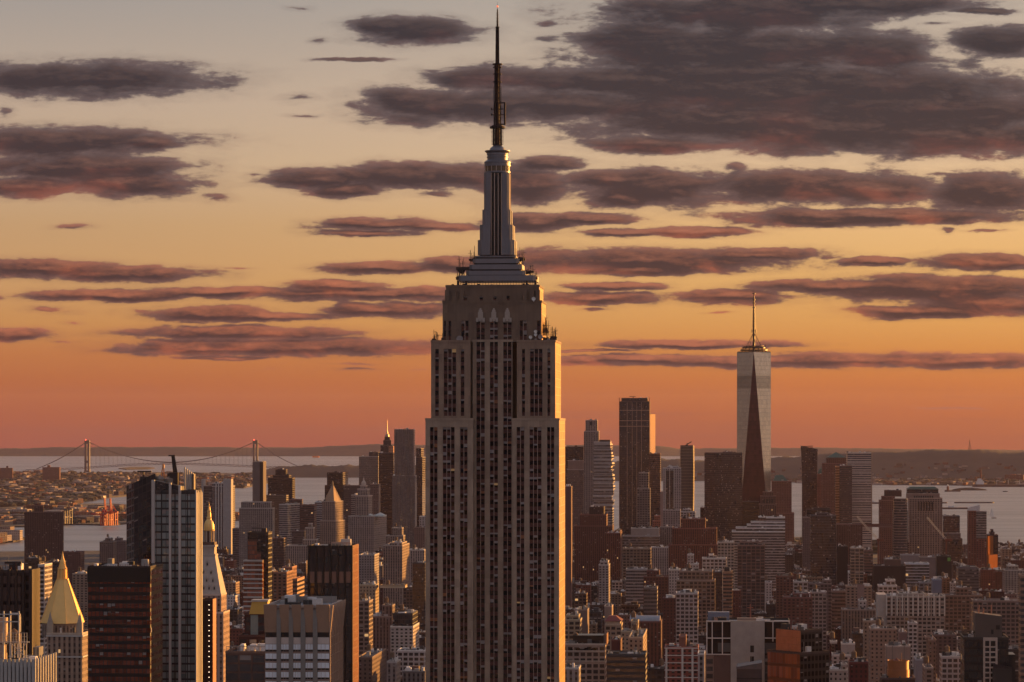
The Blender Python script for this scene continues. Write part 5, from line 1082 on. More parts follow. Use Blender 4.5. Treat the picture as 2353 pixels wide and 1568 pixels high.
addbox(h, 'dark_slot', '7', 1757, 1995, 1440, 1453, Y0 - .05, Y0 - .002, M_BLACK)
# cube tower; copper reflection on its left face is put into panel colour
rc = math.radians(52)
h = B('copper-panelled corner tower with dark glass right face', '9', [(-60, 245, 520, 1108), (22, 252, 516, 908, .5)], 1500, 'dull', [(.05, .025, .02), (.04, .02, .016)], short='the copper-reflecting corner tower', name='corner_tower', rot=rc, roofcol=(.22, .22, .22), foot=True)
X0, X1, Y0, Y1, zt, wd = h.tiers[1]; zlow = h.tiers[0][4]
m = MB(); nn = 12
for r in range(3):
    for k in range(nn):
        a, b = X0 + (X1 - X0) * k / nn, X0 + (X1 - X0) * (k + 1) / nn; z0_, z1_ = zlow + (zt - zlow) * r / 3, zlow + (zt - zlow) * (r + 1) / 3; dd = rnd.uniform(.12, .3); m.box(a + .03, b - .03, Y0 - dd, Y0 - .003, z0_ + .03, z1_ - .03, 0)
m.build('reflection_panel', M_REFLPANEL, h.root)
LX0, LX1, LY0, LY1, lz, lw = h.tiers[0]; m = MB(); m.face(((LX0, LY0 - .05, 0), (LX1, LY0 - .05, 0), (LX1, LY0 - .05, lz), (LX0, LY0 - .05, lz)), 0, [(0, -20), (11, -20), (11, -.1), (0, -.1)], (.16, .06, .03)); m.build('copper_reflection_glazing', facade('copperglass'), h.root)  # lower left face: the same reflection put into the glazing tint
m = MB()
for k in range(5): m.box(X0 + 3 + k * 2.2, X0 + 3.3 + k * 2.2, Y0 + 3, Y0 + 3.3, zt - 1, zt + rnd.uniform(.8, 2.6), 0, (.5, .25, .15))
m.build('roof_plant', M_TINT, h.root)
# black tower with slanted penthouse, right foreground
h = B('black tower with slanted brown penthouse and a cream window ladder', '9', [(1790, 2208, None, 990)], 1450, 'dark', (.022, .018, .017), short='the slanted-penthouse black tower', name='black_tower', dep=26, roofcol=(.05, .05, .05), detail=(5, 8))
X0, X1, Y0, Y1, zt, wd = h.tiers[0]; yp = Y0 + 2; a = h.loc(1895, 760, yp); b = h.loc(2147, 790, yp)
m = MB(); m.prism([(a[0], yp), (b[0], yp), (b[0], yp + 14), (a[0], yp + 14)], zt - 1, b[2], cap=False); m.face(((a[0], yp, b[2]), (b[0], yp, b[2]), (a[0], yp, a[2]))); m.face(((a[0], yp, a[2]), (b[0], yp, b[2]), (b[0], yp + 14, b[2]), (a[0], yp + 14, a[2]))); m.face(((a[0], yp + 14, b[2]), (a[0], yp, b[2]), (a[0], yp, a[2]), (a[0], yp + 14, a[2]))); m.face(((b[0], yp + 14, b[2]), (a[0], yp + 14, b[2]), (a[0], yp + 14, a[2]))); m.build('penthouse', plain('brown_render', (.085, .068, .062), .7, 0, .15, .3), h.root)
for xa, xb, ya, yb in ((2088, 2126, 873, 915), (2043, 2066, 915, 958)): addbox(h, 'window', '9', xa, xb, ya, yb, yp - .1, yp - .004, M_BLACK)
m = MB()
def beam2(xa, xb, ya, yb, pr=.9):
    a = h.loc(xa, ya, Y0 - pr); b = h.loc(xb, yb, Y0 - pr); m.box(a[0], b[0], Y0 - pr, Y0 - .004, b[2], a[2], 0, (.44, .36, .31), bottom=True)
for xa in (1970, 2028, 2086): beam2(xa, xa + (18 if xa != 2028 else 12), 992, 1700)
beam2(1970, 2104, 990, 1022, .95)
for k in range(10): beam2(1970, 2104, 1072 + k * 48.5, 1086 + k * 48.5, .88)
m.build('window_ladder', M_TINT, h.root)
addbox(h, 'side_block', '9', 2208, 2272, 1150, 1700, Y0 + 1.5, Y0 + 18, M_BLACK); o = addbox(h, 'front_wedge', '9', 2062, 2240, 1285, 1700, Y0 - 5, Y0 - 1.2, plain('charcoal_panel', (.02, .019, .018), .5))
m = MB(); a = h.loc(2062, 1284, Y0 - 5); b = h.loc(2240, 1284, Y0 - 5); zq_ = h.loc(2062, 1240, Y0 - 5)[2]
m.prism([(a[0], Y0 - 5.2), (b[0], Y0 - 5.2), (b[0], Y0 - 4.8), (a[0], Y0 - 4.8)], a[2], a[2] + .5, 0); m.face(((a[0], Y0 - 5.1, a[2]), (b[0], Y0 - 5.1, b[2]), (a[0], Y0 - 5.1, zq_))); m.tube((a[0], Y0 - 5.1, zq_), (b[0], Y0 - 5.1, b[2] + .5), .25); m.build('wedge_trim', M_DARKMETAL, h.root)
m = MB()
for k, xr in enumerate((1900, 1922, 1932, 1968, 1975, 2045)): p = h.loc(xr, 740, yp + 3); m.tube((p[0], yp + 3, a[2] + 10), (p[0], yp + 3, p[2] + 1.5 * (k % 3)), .2)
m.build('roof_mast', M_COPFIN, h.root)
m = MB(); p = h.loc(1868, 955, Y0 + 4)
for k in range(60):
    a_, b_, r_r = rnd.uniform(0, 6.28), rnd.uniform(-.5, 1), 1.7 * rnd.random() ** .4; q = Vector((p[0] + r_r * math.cos(a_), Y0 + 4 + r_r * math.sin(a_), zt + 1.6 + 1.6 * b_)); u = Vector((rnd.uniform(-1, 1), rnd.uniform(-1, 1), rnd.uniform(-1, 1))) * .7; v_ = Vector((rnd.uniform(-1, 1), rnd.uniform(-1, 1), rnd.uniform(-1, 1))) * .7; m.face((q, q + u, q + v_), 0, None, (.03, .035, .02))
m.build('roof_shrub', plain('tree_mass', None), h.root)
# striped block at the frame edge
B('brown and black banded office block cut by the edge of view', '9', [(2320, 2700, None, 400)], 1900, 'stripe', (.30, .20, .15), short='the banded edge block', name='office_tower', dep=14)
# round orange rooftop building
h = B('pale panelled block standing behind a round orange drum rooftop', '9', [(1056, 1285, None, 1068)], 2050, 'blank', (.38, .31, .27), short='the pale panelled block', name='panelled_block', dep=16)
X0, X1, Y0, Y1, zt, wd = h.tiers[0]; m = MB()
for k in (0, .26, .74, 1): x = X0 + (X1 - X0) * k; m.box(x - .25, x + .25, Y0 - .4, Y0 - .003, 0, zt)
m.build('panel_joint', plain('joint', (.2, .16, .14), .8), h.root)
h = B('round orange-brown drum building with a conical roof cap and dark base', '9', [(1010, 1330, None, 1372)], 1900, 'brick', (.07, .035, .028), short='the round orange drum', name='drum_building', dep=26, detail=(6, 9))
X0, X1, Y0, Y1, zt, wd = h.tiers[0]; p = h.loc(1168, 1212, Y0 + 10); r_ = 102 * .24414 * 1910 / F; ztop = p[2]; m = MB(); zz1 = h.loc(1168, 1290, Y0 + 10)[2]
m.lathe([(r_ * 1.02, zt - 1), (r_ * 1.02, zz1), (r_ * .97, zz1 + .1), (r_ * .97, ztop), (r_ * 1.02, ztop), (r_ * 1.02, ztop + .6), (r_ * .95, ztop + .6), (r_ * .95, ztop - .4)], 32, p[0], Y0 + 10, cap=True); m.build('drum', plain('orange_steel', (.34, .13, .05), .5, .3, .3, .2), h.root)
m = MB(); m.lathe([(3.2, ztop - .4), (0, ztop + 2.2)], 14, p[0] - 1, Y0 + 10); m.build('roof_cap', M_RUST, h.root)
m = MB(); m.tube((p[0] + 2.2, Y0 + 8, ztop), (p[0] + 2.2, Y0 + 8, ztop + 5.5), .25, 6); m.build('flue', plain('orange_flue', (.6, .3, .12), .4, .3), h.root)
# ------------------------------------------------------------------ middle distance and downtown towers
BROWN, REDB, TAN, CREAM, WHT, GREY, LGREY, DGLASS, BLK, PINK = (0.13, 0.075, 0.06), (0.2, 0.06, 0.045), (0.36, 0.27, 0.2), (0.48, 0.41, 0.32), (0.775, 0.737, 0.7), (0.25, 0.24, 0.24), (0.5, 0.475, 0.463), (0.05, 0.05, 0.06), (0.02, 0.017, 0.018), (0.34, 0.2, 0.16)
STY['ambergrid'] = (3.0, 4.2, .82, .6, 'grid', (.16, .06, .03), .10, .01, 1.2, .6)
STY['sunset_tint'] = (3.0, 4.5, .98, .74, 'grid', (.12, .05, .02), .0, 0, 1.5, .6)
# left: beyond the pyramid tower
h = B('broad purple-brown housing tower with vertical stripes and a square bulkhead', '1', [(148, 383, 386, 530), (208, 262, None, 492, 6)], 5000, 'deco', (0.1, 0.06, 0.06), short='the purple-brown slab', name='housing_tower')
B('low dark red brick tower right of the purple-brown slab', '1', [(388, 490, None, 772)], 4700, 'brick', (0.11, 0.06, 0.06), short='the low dark red tower', name='housing_tower')
B('grey brick tower with a rooftop tank behind the black slab', '1', [(606, 690, None, 712), (640, 672, None, 690, 5)], 5300, 'brick', (0.17, 0.15, 0.15), short='the tank-topped grey tower', name='housing_tower', tank=1)
B('grey brick housing slab beside the white-finned glass tower', '1', [(676, 765, None, 706), (700, 735, None, 690, 5)], 5500, 'brick', (0.15, 0.13, 0.14), short='the grey housing slab', name='housing_tower')
B('dark glass mid-rise with grid lines right of the pyramid spire', '1', [(280, 372, None, 832)], 3900, 'curtain', (0.05, 0.06, 0.07), short='the dark glass mid-rise', name='office_block')
B('low black loft building left of the pyramid spire', '1', [(150, 238, None, 812)], 3700, 'loft', (0.04, 0.03, 0.03), short='the low black loft', name='loft_building', tank=1)
B('white framed narrow block between the dark tower and gold pyramid', '1', [(232, 272, None, 850)], 2600, 'loft', WHT, short='the white framed block', name='narrow_block')
B('tan apartment block with balconies behind the gold pyramid', '1', [(440, 535, None, 905)], 3500, 'apart', (0.33, 0.27, 0.22), short='the balcony apartment block', name='apartment_block')
B('brown riverside tower at the frame edge across the water', '1', [(-40, 76, 80, 262), (38, 50, None, 250, 8)], 14200, 'brick', (0.2, 0.1, 0.09), short='the far brown tower at the edge', name='housing_tower', foot=False, z0=4)
B('brown twin-bulkhead tower below the bridge tower across the water', '1', [(258, 362, 369, 258), (288, 304, None, 246, 8)], 14000, 'brick', (0.2, 0.1, 0.09), short='the far twin-bulkhead tower', name='housing_tower', foot=False, z0=4)
# concrete telephone tower behind the cupola
h = B('pale windowless ribbed tower standing behind the gilded cupola', '1', [(1226, 1408, None, 372), (1290, 1360, None, 356, 2), ], 5400, 'deco', (0.36, 0.34, 0.34), short='the pale ribbed tower', name='tower', styles=['fin', 'fin'], dep=40)
X0, X1, Y0, Y1, zt, wd = h.tiers[0]; addbox(h, 'dark_bay', '1', 1238, 1290, 372, 1000, Y0 - 1, Y0 - .01, facade('stripe'), (0.1, 0.09, 0.09), (6, 5)); addbox(h, 'pier', '1', 1358, 1407, 330, 1000, Y0 - 2, Y0 + 20, M_TINT, (0.36, 0.33, 0.32)); addbox(h, 'pier', '1', 1226, 1240, 330, 1000, Y0 - 1.8, Y0 + 20, M_TINT, (0.36, 0.33, 0.32))
for xq in (1312, 1328, 1344): addbox(h, 'rib', '1', xq, xq + 5, 360, 1000, Y0 - 1.5, Y0 - .01, M_TINT, (0.562, 0.525, 0.5))
# crop 2
def gehry(h):
    X0, X1, Y0, Y1, zt, wd = h.tiers[-1]
hb = B('grey concrete slab tower with a dark glass edge and an orange-lit side', '2', [(230, 320, 345, 412)], 5600, 'blank', (.20, .19, .19), short='the grey concrete slab', name='slab_tower', detail=(4, 7))
h = B('rippled steel apartment tower, tallest left of the limestone skyscraper', '2', [(1398, 1590, 1604, 530), (1415, 1578, 1596, 142)], 5450, 'apart', (0.36, 0.33, 0.32), short='the rippled steel tower', name='apartment_tower')
for (X0, X1, Y0, Y1, zt, wd), zb, c in ((h.tiers[1], h.tiers[0][4], 9), (h.tiers[0], 10, 9)):
    for k in range(c):
        m = MB(); x = X0 + (X1 - X0) * (k + .5) / c; wv = (X1 - X0) / c * .5; n_ = 22; ph = k * 1.3
        pr = lambda q: 1.1 + 1.0 * math.sin(q * 7 + ph) * (.4 + .6 * math.sin(q * 3 + k))
        for q in range(n_):
            za, zc_ = zb + (zt - zb) * q / n_, zb + (zt - zb) * (q + 1) / n_; a, b = max(.25, pr(q / n_)), max(.25, pr((q + 1) / n_))
            uv = [(0, -q * 4 - 4), (2, -q * 4 - 4), (2, -q * 4), (0, -q * 4)]
            for s1, s2 in ((-1, 0), (0, 1)):
                A0 = (x + s1 * wv, Y0 - (a if s1 == 0 else .05), za); A1 = (x + s2 * wv, Y0 - (a if s2 == 0 else .05), za); B1 = (x + s2 * wv, Y0 - (b if s2 == 0 else .05), zc_); B0 = (x + s1 * wv, Y0 - (b if s1 == 0 else .05), zc_)
                m.face((A0, A1, B1, B0), 0, uv, (0.27, 0.25, 0.24))
        m.build('rippled_bay', facade('loft'), h.root)
h = B('slim dark stepped tower with lit lantern crown and needle spire', '2', [(1286, 1410, 1411, 338), (1300, 1400, None, 276, 4), (1322, 1388, None, 232, 3), (1332, 1376, None, 205, 3)], 6300, 'deco', (0.1, 0.075, 0.07), short='the needle-spired tower', name='spire_tower', styles=['dark', 'deco', 'deco', 'deco'])
X0, X1, Y0, Y1, zt, wd = h.tiers[-1]; p = h.loc(1356, 100, (Y0 + Y1) / 2); m = MB(); g2 = lambda y: h.loc(1356, y, (Y0 + Y1) / 2)[2]; m.lathe([(5, zt), (4, g2(185)), (2.2, g2(180)), (1.6, g2(165)), (.9, g2(150)), (.6, g2(70)), (0, g2(60))], 8, p[0], (Y0 + Y1) / 2); m.build('spire', plain('spire_steel', (0.4, 0.25, 0.18), .4, .5), h.root)
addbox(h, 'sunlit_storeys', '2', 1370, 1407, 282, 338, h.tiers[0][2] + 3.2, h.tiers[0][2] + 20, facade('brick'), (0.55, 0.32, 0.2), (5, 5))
B('dark office block with white vertical lines and white top band', '2', [(1120, 1282, None, 368), (1204, 1284, None, 332, 8)], 6350, 'fin', [(0.38, 0.36, 0.35), (0.09, 0.08, 0.08)], short='the white-lined dark block', name='office_tower')
B('dark slab with pyramid shoulder tight against the limestone skyscraper', '2', [(1596, 1650, 1676, 376), (1598, 1640, None, 300, 6)], 6150, 'dark', (0.09, 0.055, 0.05), short='the pyramid-shouldered slab', name='office_tower')
B('squat dark tower with an orange-lit corner beyond the pyramid courthouse', '2', [(834, 1000, 1050, 610), (853, 985, 1040, 503, 3)], 6250, 'dark', (0.06, 0.035, 0.032), short='the orange-cornered dark tower', name='office_tower')
B('black flat tower with stepped bulkhead on the waterfront', '2', [(358, 562, 586, 548), (398, 535, None, 526, 4), (420, 508, 522, 478, 4)], 6000, 'dark', (0.05, 0.03, 0.028), short='the stepped black tower', name='office_tower')
B('dark long office block behind the striped office block', '2', [(256, 512, None, 692)], 5700, 'stripe', (0.1, 0.09, 0.095), short='the dark long block', name='office_block')
B('grey stone government block with shallow setbacks and tall windows', '2', [(118, 398, 416, 800), (134, 378, 402, 748)], 4800, 'stone', (0.34, 0.33, 0.32), short='the grey stone government block', name='government_building')
B('striped white and grey office block left of the dark red block', '2', [(452, 522, 626, 768), ], 5300, 'stripe', (0.525, 0.512, 0.5), short='the striped office block', name='office_block', rot=math.radians(20))
B('dark red brick office block left of the pyramid courthouse', '2', [(622, 748, None, 772), (536, 640, None, 728, 10)], 5350, 'stripe', (0.13, 0.06, 0.055), short='the dark red block', name='office_block')
B('pale blue glass block partly hidden behind the pyramid courthouse', '2', [(750, 812, None, 747)], 5400, 'stripe', (0.45, 0.5, 0.537), short='the pale blue block', name='office_block')
h = B('stone courthouse tower with a brown-gold pyramid roof', '2', [(795, 920, 1005, 905), (812, 918, 990, 742, 1.5)], 4950, 'stone', (0.37, 0.31, 0.27), short='the pyramid courthouse', name='courthouse', rot=math.radians(18))
X0, X1, Y0, Y1, zt, wd = h.tiers[1]; xm, ym = (X0 + X1) / 2, (Y0 + Y1) / 2; za = h.loc(900, 612, ym)[2]; m = MB(); m.prism([(X0 + 2, Y0 + 2), (X1 - 2, Y0 + 2), (X1 - 2, Y1 - 2), (X0 + 2, Y1 - 2)], zt - .8, za, 0, (0.3, 0.19, 0.12), top=[(xm - 1.5, ym - 1.5), (xm + 1.5, ym - 1.5), (xm + 1.5, ym + 1.5), (xm - 1.5, ym + 1.5)]); m.lathe([(1.8, za), (1.8, za + 4), (0, za + 9)], 8, xm, ym, 0, (0.4, 0.26, 0.14)); m.build('pyramid_roof', M_TINT, h.root)
h = B('broad white municipal building with a tiered wedding-cake tower', '2', [(1030, 1245, 1352, 866)], 5050, 'stone', (0.55, 0.512, 0.488), short='the municipal building', name='municipal_building', rot=math.radians(14))
X0, X1, Y0, Y1, zt, wd = h.tiers[0]; ym = Y0 + 16; g2 = lambda y: h.loc(1160, y, ym)[2]; xm = h.loc(1160, 700, ym)[0]; s = .27478 * 5060 / F
for k, (hw, ya, yb) in enumerate(((58, 700, 850), (42, 645, 702), (24, 615, 647))):
    m = MB(); q = hw * s; m.prism([(xm - q, ym - q), (xm + q, ym - q), (xm + q, ym + q), (xm - q, ym + q)], g2(yb) - 2, g2(ya), 0, (0.42, 0.38, 0.35), cell=(3.0, 4.2)); m.box(xm - q - .6, xm + q + .6, ym - q - .6, ym + q + .6, g2(ya) + .003, g2(ya) + 1.6, 0, (0.625, 0.562, 0.5)); m.build('tower_tier', facade('stone'), h.root)
m = MB(); m.lathe([(4.2, g2(615)), (4.2, g2(595)), (4.8, g2(594)), (3.2, g2(580)), (1.6, g2(570)), (1.2, g2(556)), (.5, g2(550)), (0, g2(533))], 12, xm, ym, 0, (0.46, 0.38, 0.32)); m.build('lantern', M_TINT, h.root)
for xq in (1185, 1290): p = h.loc(xq, 850, Y0 + 8); m = MB(); m.lathe([(12, zt - 1), (12, zt + 1), (0, zt + 6)], 4, p[0], Y0 + 14, 0, (0.525, 0.55, 0.525), a0=.785); m.build('pavilion_roof', M_TINT, h.root)
h = B('stepped limestone building with an arched lantern on its roof', '2', [(510, 762, None, 1112), (650, 764, None, 1062, 4), (668, 736, None, 965, 3), (692, 720, None, 930, 2)], 4400, 'stone', (0.4, 0.36, 0.33), short='the arched lantern building', name='stepped_building')
B('dark brown office slab peering above the arched lantern building', '2', [(558, 668, None, 990)], 4800, 'stripe', (0.1, 0.08, 0.085), short='the low dark slab', name='office_block')
B('grey mid-rise with dark windows behind the municipal building', '2', [(1055, 1135, None, 690)], 5800, 'stripe', (0.3, 0.29, 0.29), short='the plain grey mid-rise', name='office_block')
B('brown gridded block right of the wedding-cake tower', '2', [(1215, 1285, None, 600)], 5700, 'brick', (0.22, 0.16, 0.14), short='the brown gridded block', name='office_block')
B('brown low tower below the orange-cornered dark tower', '2', [(990, 1135, None, 612)], 6000, 'stripe', (0.09, 0.06, 0.06), short='the brown low tower', name='office_block')
B('tan stone office building with a lit side and set-back top storeys', '2', [(1322, 1482, 1542, 1112), (1375, 1480, 1522, 1090, 4)], 3900, 'stone', (0.36, 0.29, 0.25), short='the tan set-back building', name='office_building', vis=1330)
B('pale grey setback building below the rippled steel tower', '2', [(1345, 1490, None, 1030), (1395, 1480, None, 965, 4)], 4600, 'stone', (0.3, 0.27, 0.25), short='the pale setback building', name='office_building', tank=1)
B('cream loft block beside the tan set-back building', '2', [(1530, 1668, None, 1150)], 4100, 'stone', (0.525, 0.488, 0.463), short='the cream loft block', name='loft_building')
B('dark red brick block with gridded windows left of the skyscraper', '2', [(1580, 1670, None, 960)], 5000, 'brick', (0.2, 0.15, 0.14), short='the gridded red block', name='office_building')
B('white corner building tight against the limestone skyscraper', '2', [(1625, 1690, None, 870)], 5300, 'apart', (0.625, 0.6, 0.587), short='the white corner building', name='apartment_block')
B('pale low warehouse behind the copper-finned black tower', '2', [(1120, 1250, 1290, 1190)], 4000, 'brick', (0.5, 0.475, 0.463), short='the pale low warehouse', name='warehouse')
B('dark blue-grey office block left of the grey stone block', '2', [(62, 120, None, 970)], 5200, 'stripe', (0.12, 0.12, 0.13), short='the blue-grey office block', name='office_block')
B('red glass-fronted block behind the copper-streaked black tower', '2', [(398, 492, None, 1050)], 4500, 'curtain', (0.1, 0.05, 0.05), short='the red glass block', name='office_block')
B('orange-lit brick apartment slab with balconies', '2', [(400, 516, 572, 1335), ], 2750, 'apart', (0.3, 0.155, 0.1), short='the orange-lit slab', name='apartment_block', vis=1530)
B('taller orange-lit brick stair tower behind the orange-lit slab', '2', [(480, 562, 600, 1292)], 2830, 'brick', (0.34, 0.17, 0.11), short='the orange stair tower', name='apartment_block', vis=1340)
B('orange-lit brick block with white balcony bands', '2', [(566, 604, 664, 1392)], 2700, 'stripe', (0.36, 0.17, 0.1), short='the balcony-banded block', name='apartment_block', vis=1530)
B('black glass block just left of the limestone skyscraper', '2', [(1568, 1672, None, 1258)], 3300, 'curtain', (0.03, 0.03, 0.035), short='the black glass block', name='office_block', vis=1420)
# crop 3 nearer blocks
h = B('white gridded block with a black glass penthouse and lit side', '3', [(1528, 1722, 1776, 1086), (1545, 1718, 1762, 976, 1)], 2600, 'apart', [(0.7, 0.65, 0.6), (0.03, 0.028, 0.028)], short='the black-topped white block', name='apartment_block', vis=1275, styles=['apart', 'curtain'])
B('white factory loft with rows of square windows at its foot', '3', [(1588, 1822, None, 1292)], 2450, 'loft', (0.75, 0.725, 0.712), short='the white factory loft', name='loft_building', vis=1440)
B('cream stucco block with black roofs beside the copper-finned tower', '3', [(1262, 1400, None, 728), (1440, 1655, None, 748, 6)], 3050, 'brick', (0.46, 0.38, 0.26), short='the cream stucco block', name='loft_building', vis=830)
B('brown stepped apartment house with vertical window bays', '3', [(1350, 1545, None, 1000), (1455, 1545, None, 905, 4)], 2800, 'deco', (0.22, 0.17, 0.15), short='the brown stepped house', name='apartment_block', vis=1085)
B('tan corner block with dark strip windows near the black tower', '3', [(1255, 1345, None, 868)], 2700, 'loft', (0.28, 0.22, 0.19), short='the tan corner block', name='loft_building', vis=995)
B('brown low garage with blank party wall', '3', [(1250, 1372, 1490, 1350)], 2350, 'brick', (0.16, 0.11, 0.09), short='the brown garage', name='garage', vis=1560)
B('pale narrow building with dark cornice beside the white factory loft', '3', [(1498, 1580, None, 1392)], 2300, 'stone', (0.34, 0.31, 0.3), short='the pale narrow building', name='narrow_building', vis=1560)
# crop 6
B('dark flat-topped slab just right of the limestone skyscraper', '6', [(110, 300, None, 532)], 6000, 'dark', (0.055, 0.045, 0.05), short='the dark flat-topped slab', name='office_tower')
B('tan striped tower with blank stone crown', '6', [(150, 302, None, 735), (158, 298, None, 655, 1)], 5750, 'fin', [(0.3, 0.24, 0.22), (0.33, 0.25, 0.22)], short='the blank-crowned tan tower', name='office_tower', styles=['fin', 'blank'])
B('pink-lit blank slab at the skyscraper foot', '6', [(128, 190, 200, 888)], 3700, 'blank', (.17, .10, .095), short='the pink-lit slab', name='slab_tower')
addbox(hb, 'dark_glazing', '2', 291, 319, 416, 760, hb.tiers[0][2] - .6, hb.tiers[0][2] - .01, M_BLACK)
h = B('slender limestone tower with a notched crown', '6', [(303, 437, None, 392), (318, 424, None, 294, 3)], 5600, 'stone', (0.34, 0.3, 0.28), short='the slender limestone tower', name='apartment_tower')
X0, X1, Y0, Y1, zt, wd = h.tiers[1]; addbox(h, 'crown_opening', '6', 356, 378, 308, 340, Y0 - .3, Y0 - .01, M_BLACK)
# stacked tower
h = B('glass tower of jumbled stacked storeys', '6', [(386, 560, 572, 1085)], 4750, 'slat', (0.525, 0.512, 0.5), short='the stacked glass tower', name='apartment_tower')
X0, X1, Y0, Y1, zt, wd = h.tiers[0]; rs = random.Random(4); y = 1085; prev = zt
while y > 505:
    y2 = max(492, y - rs.uniform(22, 60)); up = (1085 - y) / 600; xa = 386 + rs.uniform(-3, 8) + up * 6; xb = 560 + rs.uniform(-8, 14) - up * 10
    if y2 < 545: xb -= 24
    za = h.loc(470, y2, Y0)[2]; a = h.loc(xa, y2, Y0)[0]; b = h.loc(xb, y2, Y0)[0]; dy = rs.uniform(-2.5, 1.5); m = MB()
    m.prism([(a, Y0 + dy), (b, Y0 + dy), (b + rs.uniform(-2, 2), Y1 - 2), (a, Y1 - 2)], prev + .003, za, 0, (0.5, 0.488, 0.475), cell=(3, 3.9)); m.box(a - .5, b + .5, Y0 + dy - .6, Y1 - 2.5, za + .004, za + .7, 0, (0.625, 0.613, 0.6)); m.build('stacked_storeys', facade('slat'), h.root); prev = za + .7; y = y2
addbox(h, 'roof_plant', '6', 440, 540, 470, 494, Y0 + 6, Y0 + 16, M_DARKMETAL)
h = B('tall dark office tower with thin pale vertical lines and corner posts', '6', [(620, 892, None, 126), (640, 874, None, 96, 2)], 5800, 'curtain', (0.06, 0.042, 0.042), short='the tall dark office tower', name='office_tower', dep=50)
X0, X1, Y0, Y1, zt, wd = h.tiers[0]
for xq in (690, 735, 776, 818): addbox(h, 'vertical_rib', '6', xq, xq + 3, 135, 1240, Y0 - 1, Y0 - .01, plain('pale_rib', (0.46, 0.32, 0.25), .5, .2))
for xq in (619, 888): addbox(h, 'corner_post', '6', xq, xq + 4.5, 92, 1240, Y0 - 1.2, Y0 + 3, M_RUST)
m = MB()
for yy in (205, 298, 348): a = h.loc(622, yy, Y0 - .5); b = h.loc(890, yy, Y0 - .5); m.box(a[0], b[0], Y0 - .5, Y0 - .02, a[2] - .7, a[2] + .3)
m.build('floor_line', plain('pale_rib', (0.46, 0.32, 0.25)), h.root)
m = MB(); p = h.loc(712, 82, Y0 + 10); q = h.loc(768, 86, Y0 + 10); m.box(p[0], q[0], Y0 + 9.5, Y0 + 10.5, p[2] - .6, p[2] + .6); m.tube((q[0] - 5, Y0 + 10, zt), (q[0] - 5, Y0 + 10, q[2]), .9); m.build('roof_crane', M_DARKMETAL, h.root)
h = B('golden mirrored glass sliver beside the tall dark office tower', '6', [(846, 874, 944, 243)], 6100, 'blank', (0.5, 0.3, 0.1), short='the golden mirrored sliver', name='office_tower', dep=40, rot=math.radians(16))
for o in h.root.children:
    if o.name.startswith('wall'):
        mm = plain('golden_mirror', (0.85, 0.7, 0.5), .12, .95, .05, .02); o.data.materials[0] = mm
B('brown stone tower tucked below the golden mirrored sliver', '6', [(890, 988, None, 594)], 5600, 'curtain', (0.18, 0.085, 0.07), short='the brown stone tower', name='office_tower', dep=40)
B('slim grey tower with a lighter top in front of the dark office tower', '6', [(780, 896, None, 905), (795, 884, None, 764, 2)], 5000, 'loft', [(0.2, 0.19, 0.19), (0.24, 0.23, 0.23)], short='the slim grey tower', name='apartment_tower')
h = B('white-framed tower with a dark central strip', '6', [(1013, 1172, None, 722), (1050, 1150, None, 708, 6)], 5350, 'apart', (0.525, 0.5, 0.5), short='the white-framed tower', name='apartment_tower')
X0, X1, Y0, Y1, zt, wd = h.tiers[0]; addbox(h, 'dark_strip', '6', 1036, 1110, 745, 1090, Y0 - .4, Y0 - .01, facade('curtain'), (0.05, 0.05, 0.055), (3, 3.8))
for xq in (1020, 1034, 1070, 1108): addbox(h, 'white_rib', '6', xq, xq + 4, 728, 1095, Y0 - 1.2, Y0 - .02, M_WHITEFIN)
B('white gridded podium block below the white-framed tower', '6', [(1012, 1168, None, 1098)], 5100, 'apart', (0.36, 0.34, 0.35), short='the white gridded podium', name='apartment_block')
# curved tower
h = B('dark curved tower flaring at the top with balcony bands and golden edge', '6', [(1168, 1292, None, 1110)], 5500, 'stripe', (0.14, 0.1, 0.09), short='the flared curved tower', name='apartment_tower', dep=30)
X0, X1, Y0, Y1, zt, wd = h.tiers[0]; zT = h.loc(1220, 520, Y0)[2]; nst = 44
def oval(w_, d_, n_=20): return [(w_ * abs(math.cos(t)) ** .6 * math.copysign(1, math.cos(t)), d_ * abs(math.sin(t)) ** .6 * math.copysign(1, math.sin(t))) for t in [2 * math.pi * k / n_ for k in range(n_)]]
xm, ym = h.loc(1230, 700, Y0 + 12)[0], Y0 + 12; m = MB(); m2 = MB()
for k in range(nst):
    f0, f1 = k / nst, (k + 1) / nst; wq = lambda f_: (X1 - X0) / 2 * (1.0 + .07 * math.sin(f_ * 2.6)); z0_, z1_ = zt + (zT - zt) * f0, zt + (zT - zt) * f1
    m.prism([(xm + p[0], ym + p[1]) for p in oval(wq(f0) * .95, 12)], z0_, z1_, 0, (0.05, 0.035, 0.03), cell=(3, 4), top=[(xm + p[0], ym + p[1]) for p in oval(wq(f1) * .95, 12)], cap=False)
    m2.prism([(xm + p[0], ym + p[1]) for p in oval(wq(f0) * 1.0, 12.8)], z0_, z0_ + .9, 0, (0.36, 0.24, 0.18))
m.prism([(xm + p[0], ym + p[1]) for p in oval((X1 - X0) * .47, 11.5)], zT - 2, zT + .01, 0, (0.05, 0.04, 0.04)); m.build('curved_storeys', facade('stripe'), h.root); m2.build('balcony', M_TINT, h.root)
m = MB(); m.tube((xm - 3, ym, zT), (xm + 8, ym, zT + 7), .9); m.tube((xm, ym, zT), (xm, ym, zT + 4), 1.2); m.build('roof_crane', M_DARKMETAL, h.root)
h = B('broad dark glass block standing left of the tapering glass tower', '6', [(1384, 1724, None, 586), (1550, 1640, None, 578, 10)], 5450, 'curtain', (0.085, 0.062, 0.062), short='the broad dark glass block', name='office_tower', dep=45)
